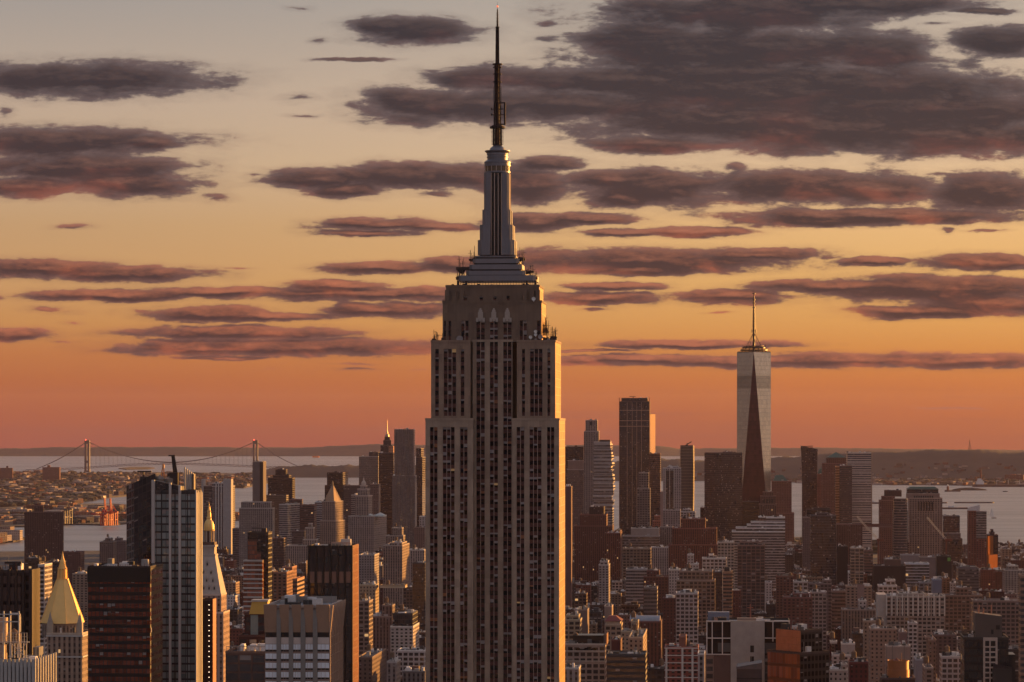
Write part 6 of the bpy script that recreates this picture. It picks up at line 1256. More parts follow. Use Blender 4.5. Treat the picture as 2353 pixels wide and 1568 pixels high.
X0, X1, Y0, Y1, zt, wd = h.tiers[0]; addbox(h, 'chamfered_corner', '6', 1384, 1474, 586, 1260, Y0 - 3, Y0 - .01, facade('curtain'), (0.1, 0.045, 0.04), (1.8, 3.9))
B('dark lower annex at the foot of the tapering glass tower', '6', [(1726, 1872, None, 1022)], 5350, 'dark', (0.05, 0.04, 0.045), short='the dark lower annex', name='office_block')
h = B('brown deco tower with dark crown windows below the tapering glass tower', '6', [(1872, 2028, None, 1045), (1884, 2022, None, 972, 2), (1908, 2000, None, 935, 2)], 5150, 'deco', (0.16, 0.1, 0.085), short='the brown deco tower', name='office_tower')
X0, X1, Y0, Y1, zt, wd = h.tiers[1]
for xq in (1912, 1938, 1962, 1985): addbox(h, 'arch_window', '6', xq, xq + 14, 1002, 1036, Y0 - .2, Y0 - .01, M_BLACK)
h = B('red-brown granite tower with a low green hipped roof', '6', [(1982, 2188, None, 1125), (1985, 2165, None, 840, 2)], 6050, 'brick', (0.21, 0.105, 0.085), short='the green-hipped granite tower', name='office_tower', dep=50)
X0, X1, Y0, Y1, zt, wd = h.tiers[1]; zq_ = h.loc(2050, 786, Y0 + 8)[2]; a, b = X0 + 3, h.loc(2132, 840, Y0)[0]; m = MB(); m.prism([(a, Y0 + 3), (b, Y0 + 3), (b, Y1 - 3), (a, Y1 - 3)], zt - .5, zq_, 0, top=[(a + 6, Y0 + 14), (b - 10, Y0 + 14), (b - 10, Y1 - 12), (a + 6, Y1 - 12)]); m.build('hipped_roof', M_GREEN, h.root)
# white terraces
h = B('white stepped terrace building with long balcony bands', '6', [(1630, 2106, None, 1290), (1665, 2106, None, 1258, 3), (1765, 2106, None, 1232, 3), (1800, 2106, None, 1206, 3), (1935, 2106, None, 1165, 3), (1868, 1928, None, 1162, 1)], 4400, 'slat', (0.75, 0.737, 0.725), short='the white stepped terraces', name='apartment_block', dep=60, vis=1440, styles=['slat'] * 5 + ['blank'])
# red-brown deco mass
B('large red-brown stepped deco block with few windows', '6', [(1062, 1525, None, 1408), (1095, 1494, None, 1262, 4), (1170, 1392, None, 1178, 4)], 4000, 'deco', (0.19, 0.068, 0.05), short='the red-brown stepped block', name='office_block', dep=55, vis=1540)
B('dark red brick tower group with lit right edge', '6', [(218, 560, None, 1240), (268, 505, 545, 1140, 3), (350, 482, None, 1070, 6)], 4350, 'deco', [(0.13, 0.05, 0.042), (0.15, 0.055, 0.045), (0.05, 0.03, 0.03)], short='the dark red tower group', name='office_block', dep=50)
B('dark red brick tower with orange-lit edge right of the tower group', '6', [(507, 632, 648, 1305), (575, 630, None, 1288, 6)], 4200, 'deco', (0.15, 0.055, 0.045), short='the narrow dark red tower', name='office_block', vis=1560)
B('slim white tower standing in front of the dark red tower group', '7', [(458, 552, 566, 375), (470, 545, None, 342, 3)], 3500, 'apart', (0.38, 0.36, 0.35), short='the slim white tower', name='apartment_tower', vis=560)
B('cluttered white-roofed office block left of the red-brown stepped block', '6', [(650, 978, None, 1330), (725, 975, None, 1262, 4)], 4500, 'slat', [(0.3, 0.28, 0.28), (0.4, 0.37, 0.34)], short='the cluttered white-roofed block', name='office_block', dep=40, vis=1450, detail=(10, 16), styles=['slat', 'blank'])
B('tan concrete office block with rows of square windows', '6', [(652, 902, None, 1442)], 4100, 'loft', (0.26, 0.215, 0.175), short='the tan square-windowed block', name='office_block', vis=1570)
B('grey slit-windowed tower between the white-roofed and red-brown blocks', '6', [(985, 1100, None, 1250), (990, 1055, None, 1316, -2)], 4550, 'stone', (0.24, 0.21, 0.21), short='the grey slit-windowed tower', name='office_block')
B('white vertical-finned block below the grey slit-windowed tower', '6', [(905, 1082, None, 1432)], 4200, 'stone', (0.5, 0.488, 0.488), short='the white finned block', name='office_block')
B('cream gridded loft block between red-brown block and white terraces', '6', [(1502, 1650, None, 1385)], 3900, 'loft', (0.575, 0.525, 0.463), short='the cream gridded loft', name='loft_building', vis=1540)
B('dark gridded glass block in front of the white terraces', '6', [(1680, 1925, None, 1412), (1700, 1900, None, 1382, 4)], 3750, 'frame', (0.2, 0.13, 0.11), short='the dark gridded glass block', name='apartment_block', vis=1600)
B('dark orange-sided block left of the broad dark glass block', '6', [(1346, 1384, None, 1080)], 5600, 'dark', (0.1, 0.04, 0.03), short='the orange-sided block', name='office_block')
B('white-framed box building beside the flared curved tower', '6', [(1170, 1300, None, 1112), (1190, 1262, None, 1090, 4)], 5000, 'loft', (0.525, 0.5, 0.5), short='the white-framed box', name='office_block')
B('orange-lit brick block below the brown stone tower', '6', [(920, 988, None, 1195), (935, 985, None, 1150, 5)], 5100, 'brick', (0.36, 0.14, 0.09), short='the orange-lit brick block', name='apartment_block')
B('pale pink party-wall slab left of the white-framed tower', '6', [(988, 1012, None, 935)], 5500, 'blank', (0.4, 0.3, 0.28), short='the pale pink slab', name='slab_tower')
# crop 7 nearer
B('white block with a stepped roof below the cream gridded loft', '7', [(1432, 1660, None, 312), (1495, 1540, None, 278, 5)], 3500, 'loft', (0.7, 0.65, 0.6), short='the white stepped-roof block', name='loft_building', vis=430)
B('white roof tower with a round tank on a stepped base', '7', [(1290, 1398, None, 368), (1293, 1352, None, 280, 4)], 3700, 'brick', (0.625, 0.575, 0.537), short='the white tank tower', name='loft_building', tank=1)
B('large tan stepped loft building with deep square windows', '7', [(1190, 1552, None, 520), (1215, 1530, None, 432, 4)], 3250, 'loft', (0.3, 0.225, 0.18), short='the large tan loft', name='loft_building', dep=40, vis=690)
B('black glass sheer block right of the large tan loft', '7', [(1515, 1622, None, 440)], 3350, 'curtain', (0.035, 0.035, 0.045), short='the black sheer block', name='office_block', vis=720)
B('slim orange-tan tower with stacked balconies and black top', '7', [(1628, 1715, None, 440), (1640, 1690, None, 408, 3)], 3200, 'stripe', [(0.34, 0.2, 0.12), (0.02, 0.02, 0.02)], short='the slim orange-tan tower', name='apartment_tower', vis=700)
B('dark red brick block left of the large tan loft', '7', [(880, 1135, None, 486), (910, 1030, None, 430, 4)], 3500, 'brick', (0.13, 0.055, 0.045), short='the dark red loft', name='loft_building', vis=640)
B('white narrow building wedged beside the dark red loft', '7', [(1118, 1222, None, 420)], 3400, 'brick', (0.65, 0.613, 0.575), short='the white wedge building', name='narrow_building', vis=540, tank=1)
B('grey banded terrace block among low roofs', '7', [(884, 1008, None, 588)], 3000, 'stripe', (0.17, 0.155, 0.15), short='the grey terrace block', name='apartment_block', vis=730)
B('light grey low office with long white roof', '7', [(715, 910, None, 415)], 3650, 'stripe', (0.34, 0.33, 0.33), short='the long white roof', name='warehouse', vis=470)
B('white low building with rows of dark square windows', '7', [(1185, 1392, None, 640)], 2900, 'loft', (0.6, 0.55, 0.525), short='the white low building', name='school', vis=720)
h = B('cream corner house with a red hipped roof', '7', [(520, 672, None, 935)], 2450, 'loft', (0.36, 0.29, 0.22), short='the red-roofed house', name='corner_house', vis=1050)
X0, X1, Y0, Y1, zt, wd = h.tiers[0]; zq_ = h.loc(595, 858, Y0 + 8)[2]; m = MB(); m.box(X0 + 1, X1 - 1, Y0 + 1, Y1 - 1, zt - 1, zt + 2.4, 0, (0.42, 0.33, 0.25)); m.prism([(X0 - .5, Y0 - .5), (X1 + .5, Y0 - .5), (X1 + .5, Y1 + .5), (X0 - .5, Y1 + .5)], zt + 2.4, zq_, 0, (0.17, 0.03, 0.025), top=[((X0 + X1) / 2 - 4, Y0 + 9), ((X0 + X1) / 2 + 2, Y0 + 9), ((X0 + X1) / 2 + 2, Y1 - 9), ((X0 + X1) / 2 - 4, Y1 - 9)]); m.build('hipped_roof', M_TINT, h.root)
h = B('red brick hall with a long barrel-vaulted grey roof', '7', [(740, 1045, None, 908)], 2600, 'deco', (0.15, 0.055, 0.045), short='the barrel-roofed hall', name='brick_hall', vis=1060, dep=34)
X0, X1, Y0, Y1, zt, wd = h.tiers[0]; m = MB(); nb = 10; rr = 4.5
P_ = [(Y0 + 1 + 12 * (1 - math.cos(math.pi * k / nb)), zt + rr * math.sin(math.pi * k / nb)) for k in range(nb + 1)]
for a, b in zip(P_, P_[1:]): m.face(((X0 + 1, a[0], a[1]), (X1 - 1, a[0], a[1]), (X1 - 1, b[0], b[1]), (X0 + 1, b[0], b[1])), 0, None, (0.27, 0.28, 0.31))
m.face([(X0 + 1, y, z) for y, z in P_], 0, None, (0.14, 0.06, 0.05)); m.face([(X1 - 1, y, z) for y, z in P_[::-1]], 0, None, (0.14, 0.06, 0.05)); m.build('barrel_roof', M_TINT, h.root)
h = B('pale corner block with arched top-floor windows and dark roof', '7', [(100, 520, 535, 1118)], 2050, 'loft', (0.4, 0.335, 0.29), short='the arched-window corner block', name='corner_block', dep=30, vis=1480, tank=1)
X0, X1, Y0, Y1, zt, wd = h.tiers[0]
for k, xq in enumerate((170, 242, 314, 385)):
    a = h.loc(xq, 1150, Y0); b = h.loc(xq + 48, 1180, Y0); m = MB(); r_ = (b[0] - a[0]) / 2; xm = (a[0] + b[0]) / 2
    P_ = [(xm + r_ * math.cos(math.pi * q / 8), b[2] + r_ * math.sin(math.pi * q / 8)) for q in range(9)]; m.face([(x, Y0 - .06, z) for x, z in P_][::-1]); m.build('arched_window', M_GLASS, h.root)
m = MB()
for yy in (1126, 1186, 1280): a = h.loc(100, yy, Y0); m.box(X0 - .3, X1 + .3, Y0 - .5, Y0 - .004, a[2] - .4, a[2] + .3, 0, (0.45, 0.38, 0.33))
m.build('cornice', M_TINT, h.root)
addbox(h, 'roof_storey', '7', 215, 500, 1040, 1125, Y0 + 6, Y0 + 24, M_BLACK); addbox(h, 'party_wall', '7', 522, 534, 1030, 1130, Y0 + 2, Y0 + 26, M_RUST)
B('pale white building at the foot of the golden skyscraper side', '7', [(20, 272, None, 1345)], 1850, 'stone', (0.525, 0.5, 0.488), short='the pale foot building', name='corner_block', dep=22, vis=1480, tank=1)
h = B('long dark glass office with thin floor lines', '7', [(535, 900, None, 1215)], 2000, 'stripe', (0.06, 0.055, 0.055), short='the long dark glass office', name='office_block', dep=30, vis=1480, detail=(6, 10))
h = B('tall cream block with narrow paired windows', '7', [(742, 875, 928, 1056)], 2200, 'brick', (0.42, 0.33, 0.23), short='the tall cream block', name='apartment_block', vis=1300)
B('dark red blank-walled stair block beside the tall cream block', '7', [(578, 665, None, 1082)], 2150, 'blank', (0.12, 0.035, 0.03), short='the dark red stair block', name='stair_block', vis=1200)
h = B('red and white banded apartment house with a tall chimney bulkhead', '7', [(1080, 1395, None, 1150), (1215, 1280, None, 1046, 6)], 2100, 'stripe', [(0.3, 0.09, 0.065), (0.26, 0.12, 0.09)], short='the red banded house', name='apartment_block', dep=28, vis=1480, styles=['apart', 'blank'])
X0, X1, Y0, Y1, zt, wd = h.tiers[0]; m = MB()
for k in range(8): m.box(X0 - .2, X1 + .2, Y0 - .5, Y0 - .004, zt - 1 - k * 5.2, zt - .4 - k * 5.2, 0, (0.625, 0.575, 0.537))
for k in (0.02, 0.5, 0.8): x = X0 + wd * k; m.box(x, x + 1.4, Y0 - .4, Y0 - .005, zt - 44, zt - 1, 0, (0.575, 0.537, 0.5))
m.build('white_band', M_TINT, h.root)
B('white narrow office with dark slot windows left of the concrete tower', '7', [(1392, 1455, None, 1212)], 1950, 'stone', (0.6, 0.575, 0.562), short='the white slot-windowed office', name='narrow_building', vis=1480)
B('cream house with a small square turret', '7', [(670, 856, None, 1000), (762, 828, None, 905, 3)], 2350, 'brick', (0.38, 0.31, 0.22), short='the cream turreted house', name='corner_house', vis=1060)
B('tall beige blank chimney block on the skyline of low roofs', '7', [(512, 582, None, 765)], 2700, 'blank', (0.36, 0.29, 0.25), short='the beige chimney block', name='stair_block', vis=850)
B('cream block with a set-back top floor at the skyscraper edge', '7', [(120, 285, None, 890), (150, 270, None, 850, 3)], 2550, 'loft', (0.36, 0.31, 0.22), short='the set-back cream block', name='loft_building', vis=1000)
B('tan corner tower behind the set-back cream block', '7', [(225, 352, 368, 798)], 2750, 'blank', (0.24, 0.19, 0.17), short='the tan blank tower', name='loft_building', vis=900)
# crop 8 right: downtown west
h = B('dark tower leaning outward with a sharply slanted top', '8', [(242, 378, None, 420)], 6250, 'curtain', (0.05, 0.035, 0.04), short='the slanted dark tower', name='apartment_tower', dep=34)
X0, X1, Y0, Y1, zt, wd = h.tiers[0]; a = h.loc(230, 186, Y0); b = h.loc(382, 218, Y0); m = MB(); lo = [(X0, Y0), (X1, Y0), (X1, Y1), (X0, Y1)]; hi = [(a[0], Y0 - 1, a[2]), (b[0], Y0 - 1, b[2]), (b[0], Y1, b[2]), (a[0], Y1, a[2])]
for k in range(4):
    p, q = lo[k], lo[(k + 1) % 4]; m.face(((*p, zt), (*q, zt), hi[(k + 1) % 4], hi[k]), 0, [(k * 37, -16), (k * 37 + 18, -16), (k * 37 + 18, -.3), (k * 37, -.3)], (0.05, 0.035, 0.04))
m.face(hi, 0, None, (0.04, 0.03, 0.03)); m.build('leaning_storeys', facade('curtain'), h.root)
m = MB(); m.tube((a[0] + 2, Y0 + 8, a[2] - 2), (a[0] + 26, Y0 + 8, a[2] - 1), .9); m.tube((a[0] + 6, Y0 + 8, a[2] - 6), (a[0] + 26, Y0 + 8, a[2] - 4), .7); m.build('roof_crane', M_DARKMETAL, h.root)
h = B('red granite tower with a green copper pyramid roof', '8', [(424, 642, None, 345)], 6050, 'brick', (0.2, 0.095, 0.075), short='the green pyramid tower', name='office_tower', dep=48)
X0, X1, Y0, Y1, zt, wd = h.tiers[0]; a = h.loc(460, 330, Y0 + 3)[0]; b = h.loc(638, 330, Y0 + 3)[0]; q = (b - a) / 2; xm = (a + b) / 2; za = h.loc(556, 242, Y0 + q)[2]; m = MB(); m.prism([(a, Y0 + 2), (b, Y0 + 2), (b, Y0 + 2 + 2 * q), (a, Y0 + 2 + 2 * q)], zt - .5, zt + 12, 0, (0.18, 0.09, 0.07), cell=(4, 4)); m.build('top_storeys', facade('brick'), h.root)
m = MB(); m.lathe([(q * 1.46, zt + 11), (0, za)], 4, xm, Y0 + 2 + q, a0=.785); m.build('pyramid_roof', M_GREEN, h.root)
h = B('red granite tower with a green dome half hidden behind the pyramid tower', '8', [(380, 450, None, 440)], 6200, 'brick', (0.2, 0.1, 0.08), short='the green-domed tower', name='office_tower', dep=44)
X0, X1, Y0, Y1, zt, wd = h.tiers[0]; m = MB(); p = h.loc(436, 400, Y0 + 22); rD = 52 * .25646 * 6220 / F; m.lathe([(rD * math.cos(k * .196), zt + rD * 1.15 * math.sin(k * .196)) for k in range(9)], 20, p[0], Y0 + 22); m.build('dome', M_GREEN, h.root)
h = B('glass bank tower with white floor bands and orange-lit left flank', '8', [(642, 868, None, 250)], 5700, 'stripe', (0.575, 0.5, 0.45), short='the striped bank tower', name='office_tower', dep=44)
X0, X1, Y0, Y1, zt, wd = h.tiers[0]; m = MB(); zc_ = zt
for k in range(48): z = zt - 14 - k * 5.0; m.box(X0 + (10 if k > 5 else 0), X1 + .3, Y0 - .9, Y0 - .01, z, z + 1.0, 0, (0.65, 0.55, 0.475))
m.box(X0 - .5, X0 + 1.6, Y0 - 1, Y0 - .02, zt - 32, zt + 1, 0, (0.5, 0.33, 0.22)); m.box(X1 - 1.0, X1 + .6, Y0 - 1.1, Y0 - .02, 0, zt + 1, 0, (0.4, 0.28, 0.2)); m.build('floor_band', M_TINT, h.root)
h2 = B('lower dark annex joined to the striped bank tower, with glowing orange side', '8', [(540, 690, None, 366)], 5640, 'stripe', (0.12, 0.07, 0.055), short='the sunset-lit annex', name='office_tower', dep=30)
X0, X1, Y0, Y1, zt, wd = h2.tiers[0]; p = h2.loc(540, 370, Y0); q = h2.loc(578, 880, Y0)
m = MB(); m.prism([(p[0], Y0 - 18), (q[0], Y0 - .02), (p[0] + .1, Y0 - .02)], q[2], p[2], 0, (.5, .26, .14), cell=(3, 5)); m.build('sunset_flank_wedge', facade('sunset_tint'), h2.root)  # added wedge angled to the low sun; sunset orange is put into its tint
h = B('broad tan gridded tower with a green rooftop band', '8', [(1205, 1500, None, 655), (1186, 1476, None, 615, 2), (1190, 1465, None, 572, 2)], 4850, 'brick', [(0.36, 0.27, 0.22), (0.33, 0.25, 0.21), (0.16, 0.14, 0.13)], short='the broad tan gridded tower', name='office_tower', dep=44, vis=1180, styles=['apart', 'blank', 'dark'])
X0, X1, Y0, Y1, zt, wd = h.tiers[2]; m = MB(); m.prism([(X0 - 1, Y0 - 1), (X1 + 1, Y0 - 1), (X1 + 1, Y1), (X0 - 1, Y1)], zt - 1.2, zt + 3, 0, top=[(X0 + 5, Y0 + 3), (X1 - 5, Y0 + 3), (X1 - 5, Y1 - 3), (X0 + 5, Y1 - 3)]); m.build('green_roof', M_GREEN, h.root)
X0, X1, Y0, Y1, zt, wd = h.tiers[0]
for k in range(9): xq = 1245 + k * 20; addbox(h, 'top_window', '8', xq, xq + 12, 636, 660, Y0 + 1.5, Y0 + 1.9, M_BLACK)
for xq in (1284, 1308, 1332, 1356, 1380, 1404): addbox(h, 'tall_window', '8', xq, xq + 10, 690, 770, Y0 - .3, Y0 - .01, M_GLASS)
addbox(h, 'lower_wing', '8', 1160, 1210, 1050, 1300, Y0 - 6, Y0 + 10, facade('apart'), (0.36, 0.27, 0.22), (4.2, 3.0))
h = B('dark curved bay tower with thin pale floor lines, left of the tan gridded tower', '8', [(1062, 1190, None, 770)], 4800, 'stripe', (0.1, 0.075, 0.075), short='the dark curved bay', name='office_tower', dep=30, vis=1160)
X0, X1, Y0, Y1, zt, wd = h.tiers[0]; ztt = h.loc(1120, 660, Y0 + 4)[2]; m = MB(); m2 = MB(); xm = (X0 + X1) / 2; r_ = (X1 - X0) / 2
pl = lambda f_: [(xm + r_ * f_ * math.cos(math.pi + math.pi * k / 14), Y0 + 3 + 9 * f_ * math.sin(math.pi + math.pi * k / 14)) for k in range(15)] + [(xm + r_ * f_, Y0 + 14), (xm - r_ * f_, Y0 + 14)]
m.prism(pl(.98), 40, ztt, 0, (0.06, 0.045, 0.05), cell=(3, 4.2)); m.build('curved_bay', facade('stripe'), h.root)
for k in range(34): z = ztt - k * 4.4; m2.prism(pl(1.0), z - .7, z, 0, (0.28, 0.2, 0.18))
m2.build('floor_line', M_TINT, h.root)
B('brown stone tower with stepped dark roof left of the curved bay', '8', [(938, 1080, None, 675), (960, 1075, None, 640, 2), (985, 1135, None, 588, 2)], 5200, 'brick', [(0.2, 0.1, 0.08), (0.18, 0.09, 0.075), (0.07, 0.05, 0.05)], short='the stepped brown tower', name='office_tower', dep=40)
B('glass-topped dark block right of the tan gridded tower', '8', [(1506, 1656, None, 815)], 5000, 'curtain', (0.085, 0.085, 0.1), short='the glass-topped dark block', name='office_block')
B('dark finned office block below the glass-topped dark block', '8', [(1512, 1664, None, 970)], 4850, 'fin', (0.2, 0.19, 0.19), short='the dark finned office', name='office_block')
B('dark brown block below the dark finned office', '8', [(1505, 1680, None, 1020)], 4600, 'curtain', (0.06, 0.035, 0.035), short='the dark brown block', name='office_block')
h = B('red-brown residential tower with a white sloped cap on the waterfront', '8', [(1732, 1803, None, 770)], 4700, 'apart', (0.2, 0.07, 0.055), short='the white-capped red tower', name='apartment_tower', dep=24, vis=1300)
X0, X1, Y0, Y1, zt, wd = h.tiers[0]; p = h.loc(1733, 742, Y0); q = h.loc(1836, 716, Y0); m = MB(); m.prism([(p[0], Y0 + 1), (q[0], Y0 + 1), (q[0], Y0 + 14), (p[0], Y0 + 14)], zt + .01, p[2], 0, (0.575, 0.525, 0.512), cap=False); m.face(((p[0], Y0 + 1, p[2]), (q[0], Y0 + 1, p[2]), (q[0], Y0 + 1, q[2])), 0, None, (0.575, 0.525, 0.512)); m.face(((p[0], Y0 + 1, p[2]), (q[0], Y0 + 1, q[2]), (q[0], Y0 + 14, q[2]), (p[0], Y0 + 14, p[2])), 0, None, (0.625, 0.575, 0.55)); m.face(((q[0], Y0 + 1, p[2]), (q[0], Y0 + 14, p[2]), (q[0], Y0 + 14, q[2]), (q[0], Y0 + 1, q[2])), 0, None, (0.575, 0.525, 0.512)); m.build('sloped_cap', M_TINT, h.root)
addbox(h, 'balcony_wing', '8', 1803, 1896, 772, 1020, Y0 - 2, Y0 + 18, facade('slat'), (0.34, 0.3, 0.3), (3, 4)); addbox(h, 'brick_wing', '8', 1803, 1898, 1021, 1400, Y0 - 2, Y0 + 18, facade('apart'), (0.2, 0.07, 0.055), (4.2, 3.2))
h = B('dark tower with a glowing orange glass face on the waterfront', '8', [(1898, 2000, None, 985), (1925, 1968, None, 960, 4), (1935, 1958, None, 938, 3)], 4900, 'dark', (0.09, 0.05, 0.045), short='the sunset-reflecting tower', name='apartment_tower', dep=26, vis=1300)
X0, X1, Y0, Y1, zt, wd = h.tiers[0]; a = h.loc(1898, 995, Y0); b = h.loc(1956, 1160, Y0); c = h.loc(1996, 1300, Y0); m = MB(); m.prism([(a[0], Y0 - 23), (b[0], Y0 - .02), (a[0] + .1, Y0 - .02)], b[2], a[2], 0, (.42, .17, .06), cell=(2, 4)); m.prism([(a[0], Y0 - 38), (c[0], Y0 - .03), (a[0] + .1, Y0 - .03)], c[2], b[2] - .01, 0, (.36, .16, .07), cell=(3, 4)); m.build('sunset_wedge', plain('sunset_face', (.30, .11, .04), .95, 0, .3, .12, 0.0), h.root)  # added wedges toward the sun; reflected sunset is put into their matte orange
B('tall blue-black glass tower with a pale block on its roof', '8', [(318, 548, None, 810), (372, 478, None, 788, 5)], 4200, 'curtain', (0.062, 0.062, 0.078), short='the blue-black glass tower', name='apartment_tower', dep=36, vis=1320)
B('dark low crown block behind the blue-black glass tower', '8', [(282, 500, None, 756), (330, 490, None, 744, 6)], 5000, 'dark', (0.04, 0.03, 0.032), short='the dark crown block', name='office_block')
B('grey louvred block left of the blue-black glass tower', '8', [(250, 322, None, 828)], 4700, 'stone', (0.2, 0.16, 0.16), short='the grey louvred block', name='office_block')
B('long dark red-brown office range across the waterfront', '8', [(552, 784, None, 890), (784, 1052, None, 912, 20)], 5050, 'deco', (0.16, 0.09, 0.08), short='the long red-brown range', name='office_block', dep=50)
B('black blank tower right of the blue-black glass tower', '8', [(556, 652, None, 1088)], 4000, 'blank', (0.02, 0.017, 0.02), short='the black blank tower', name='office_block', vis=1330)
h = B('cream-framed stair tower with tall black windows', '8', [(678, 795, None, 1102)], 3900, 'frame', (0.38, 0.31, 0.25), short='the cream-framed stair tower', name='office_block', vis=1370)
B('brown striped block beside the cream-framed stair tower', '8', [(800, 878, None, 1120)], 4000, 'stripe', (0.18, 0.115, 0.1), short='the brown striped block', name='apartment_block', vis=1340)
B('wide black factory shed with low brown top', '8', [(886, 1172, None, 1262), (985, 1128, None, 1205, 4)], 3900, 'blank', [(0.03, 0.022, 0.024), (0.15, 0.1, 0.085)], short='the wide black shed', name='warehouse', dep=45, vis=1400)
B('silver low building with bright horizontal bands', '8', [(1172, 1382, None, 1242)], 4000, 'slat', (0.65, 0.675, 0.725), short='the silver-ribbed building', name='civic_building', vis=1330, dep=40)
B('grey concrete power block behind the silver-ribbed building', '8', [(1130, 1300, None, 1165)], 4400, 'blank', (0.26, 0.25, 0.26), short='the grey concrete power block', name='power_block', dep=30)
B('dark banded office block on the right waterfront', '8', [(1642, 1826, None, 1282), (1660, 1810, None, 1272, 4)], 3800, 'stripe', (0.1, 0.095, 0.105), short='the banded waterfront office', name='office_block', dep=40, vis=1430)
B('blocky cream apartment cluster at the far right shore', '8', [(2060, 2300, None, 1300), (2090, 2180, None, 1262, 4)], 4000, 'apart', (0.36, 0.33, 0.3), short='the cream apartment cluster', name='apartment_block', dep=40, vis=1420)
B('blank brown-grey office block just left of the green-bannered black block', '8', [(1300, 1452, None, 1185)], 4300, 'blank', (0.24, 0.2, 0.19), short='the blank brown office', name='office_block')
hb = B('black block with a small green banner', '8', [(1450, 1580, None, 1176)], 4150, 'blank', (0.03, 0.025, 0.025), short='the green-bannered black block', name='office_block', vis=1320)
X0, X1, Y0, Y1, zt, wd = hb.tiers[0]; addbox(hb, 'banner', '8', 1546, 1572, 1190, 1222, Y0 - .3, Y0 - .01, plain('green_banner', (.12, .32, .06), .7, 0, .1, .3))
# crop 9 right midground
h = B('long pale concrete warehouse with buttress-like piers and strip windows', '9', [(1060, 1606, None, 598), (1175, 1420, None, 575, 8)], 3000, 'loft', (0.4, 0.35, 0.31), short='the long pale warehouse', name='warehouse', dep=46, vis=840, tank=3)
X0, X1, Y0, Y1, zt, wd = h.tiers[0]; m = MB()
for k in range(12): x = X0 + wd * k / 11; m.box(x - .6, x + .6, Y0 - .9, Y0 - .004, zt - 20, zt + 1.5, 0, (0.575, 0.525, 0.475))
m.box(X0 - 9, X0 - .01, Y0 + 2, Y1, 0, zt + 1, 0, (0.44, 0.38, 0.34)); m.build('buttress', M_TINT, h.root)
B('white loft tower with large square windows and a stepped top', '9', [(985, 1158, None, 500), (1055, 1142, None, 448, 3)], 3250, 'loft', (0.7, 0.65, 0.613), short='the white square-windowed loft', name='loft_building', vis=600)
h = B('tan apartment tower pair with a blank brown wall between', '9', [(680, 920, None, 505)], 3150, 'apart', (0.33, 0.25, 0.2), short='the tan apartment pair', name='apartment_tower', vis=700, dep=24)
X0, X1, Y0, Y1, zt, wd = h.tiers[0]; addbox(h, 'blank_wall', '9', 783, 850, 490, 720, Y0 - .3, Y0 - .01, plain('mauve_brick', (0.22, 0.15, 0.14), .8))
B('brown stone stepped block below the tan apartment pair', '9', [(640, 955, None, 725), (800, 870, None, 640, 4)], 2950, 'deco', [(0.28, 0.21, 0.17), (0.625, 0.575, 0.537)], short='the stepped brown block', name='apartment_block', dep=30, vis=830, styles=['deco', 'brick'])
B('maroon gridded apartment block with a wooden roof tank', '9', [(85, 362, None, 610), (180, 355, None, 575, 4)], 2900, 'apart', (0.16, 0.07, 0.06), short='the maroon gridded block', name='apartment_block', dep=30, vis=800, tank=1)
B('grey square-windowed loft right of the maroon gridded block', '9', [(345, 495, None, 560)], 3100, 'loft', (0.34, 0.3, 0.29), short='the grey square-windowed loft', name='loft_building', vis=740)
B('dark horizontally banded office right of the grey loft', '9', [(545, 672, None, 548)], 3200, 'stripe', (0.2, 0.16, 0.15), short='the dark banded office', name='office_block', vis=690)
B('tall brown brick tower with scaffold-like grid, edge of the copper tower', '9', [(20, 182, None, 410), (110, 240, None, 440, 6)], 3300, 'apart', (0.16, 0.08, 0.065), short='the scaffold-grid brown tower', name='apartment_tower', vis=700)
B('white-crowned loft tower behind the maroon gridded block', '9', [(184, 318, None, 460)], 3150, 'loft', (0.55, 0.512, 0.488), short='the white-crowned loft', name='loft_building', vis=560)
B('grey long loft block behind the grey square-windowed loft', '9', [(330, 542, None, 478), (460, 540, None, 448, 4)], 3450, 'loft', (0.17, 0.14, 0.145), short='the grey long loft', name='loft_building', vis=560)
B('steel-blue blank wall block right of the long pale warehouse top', '9', [(1495, 1578, None, 445)], 3300, 'blank', (0.17, 0.21, 0.29), short='the steel-blue wall', name='apartment_block', vis=580)
B('light grey flat block left of the steel-blue wall', '9', [(1370, 1492, None, 470)], 3400, 'loft', (0.22, 0.215, 0.23), short='the light grey flat block', name='apartment_block', vis=580)
B('brown brick loft range behind the long pale warehouse', '9', [(1610, 1962, None, 590), (1715, 1860, None, 520, 5)], 3150, 'loft', (0.22, 0.15, 0.12), short='the brown loft range', name='loft_building', dep=30, vis=760)
B('brown loft range with white pier tops at the right edge', '9', [(1875, 2316, None, 640)], 2850, 'loft', (0.25, 0.18, 0.155), short='the white-pier loft range', name='loft_building', dep=30, vis=790)
h = B('tall beige deco apartment house, taller of a matching pair', '9', [(906, 1155, None, 905)], 2420, 'brick', (0.34, 0.25, 0.2), short='the beige deco house', name='apartment_block', dep=26, vis=1240)
B('tan deco apartment house, slimmer and just left of the beige deco house', '9', [(845, 1032, None, 830)], 2600, 'brick', (0.33, 0.25, 0.19), short='the tan deco house', name='apartment_block', dep=22, vis=1080)
B('white rooftop house with a tall blank wall', '9', [(550, 756, None, 1150), (635, 762, None, 1045, 4), (532, 596, None, 1030, 1)], 2250, 'apart', (0.625, 0.562, 0.512), short='the white blank-walled house', name='townhouse', dep=22, vis=1230, styles=['apart', 'blank', 'blank'])
B('dark red brick building between the cream party-wall building and the orange drum', '9', [(710, 886, None, 1222)], 2050, 'brick', (0.12, 0.025, 0.025), short='the dark red brick building', name='brick_building', dep=22, vis=1420, detail=(5, 8))
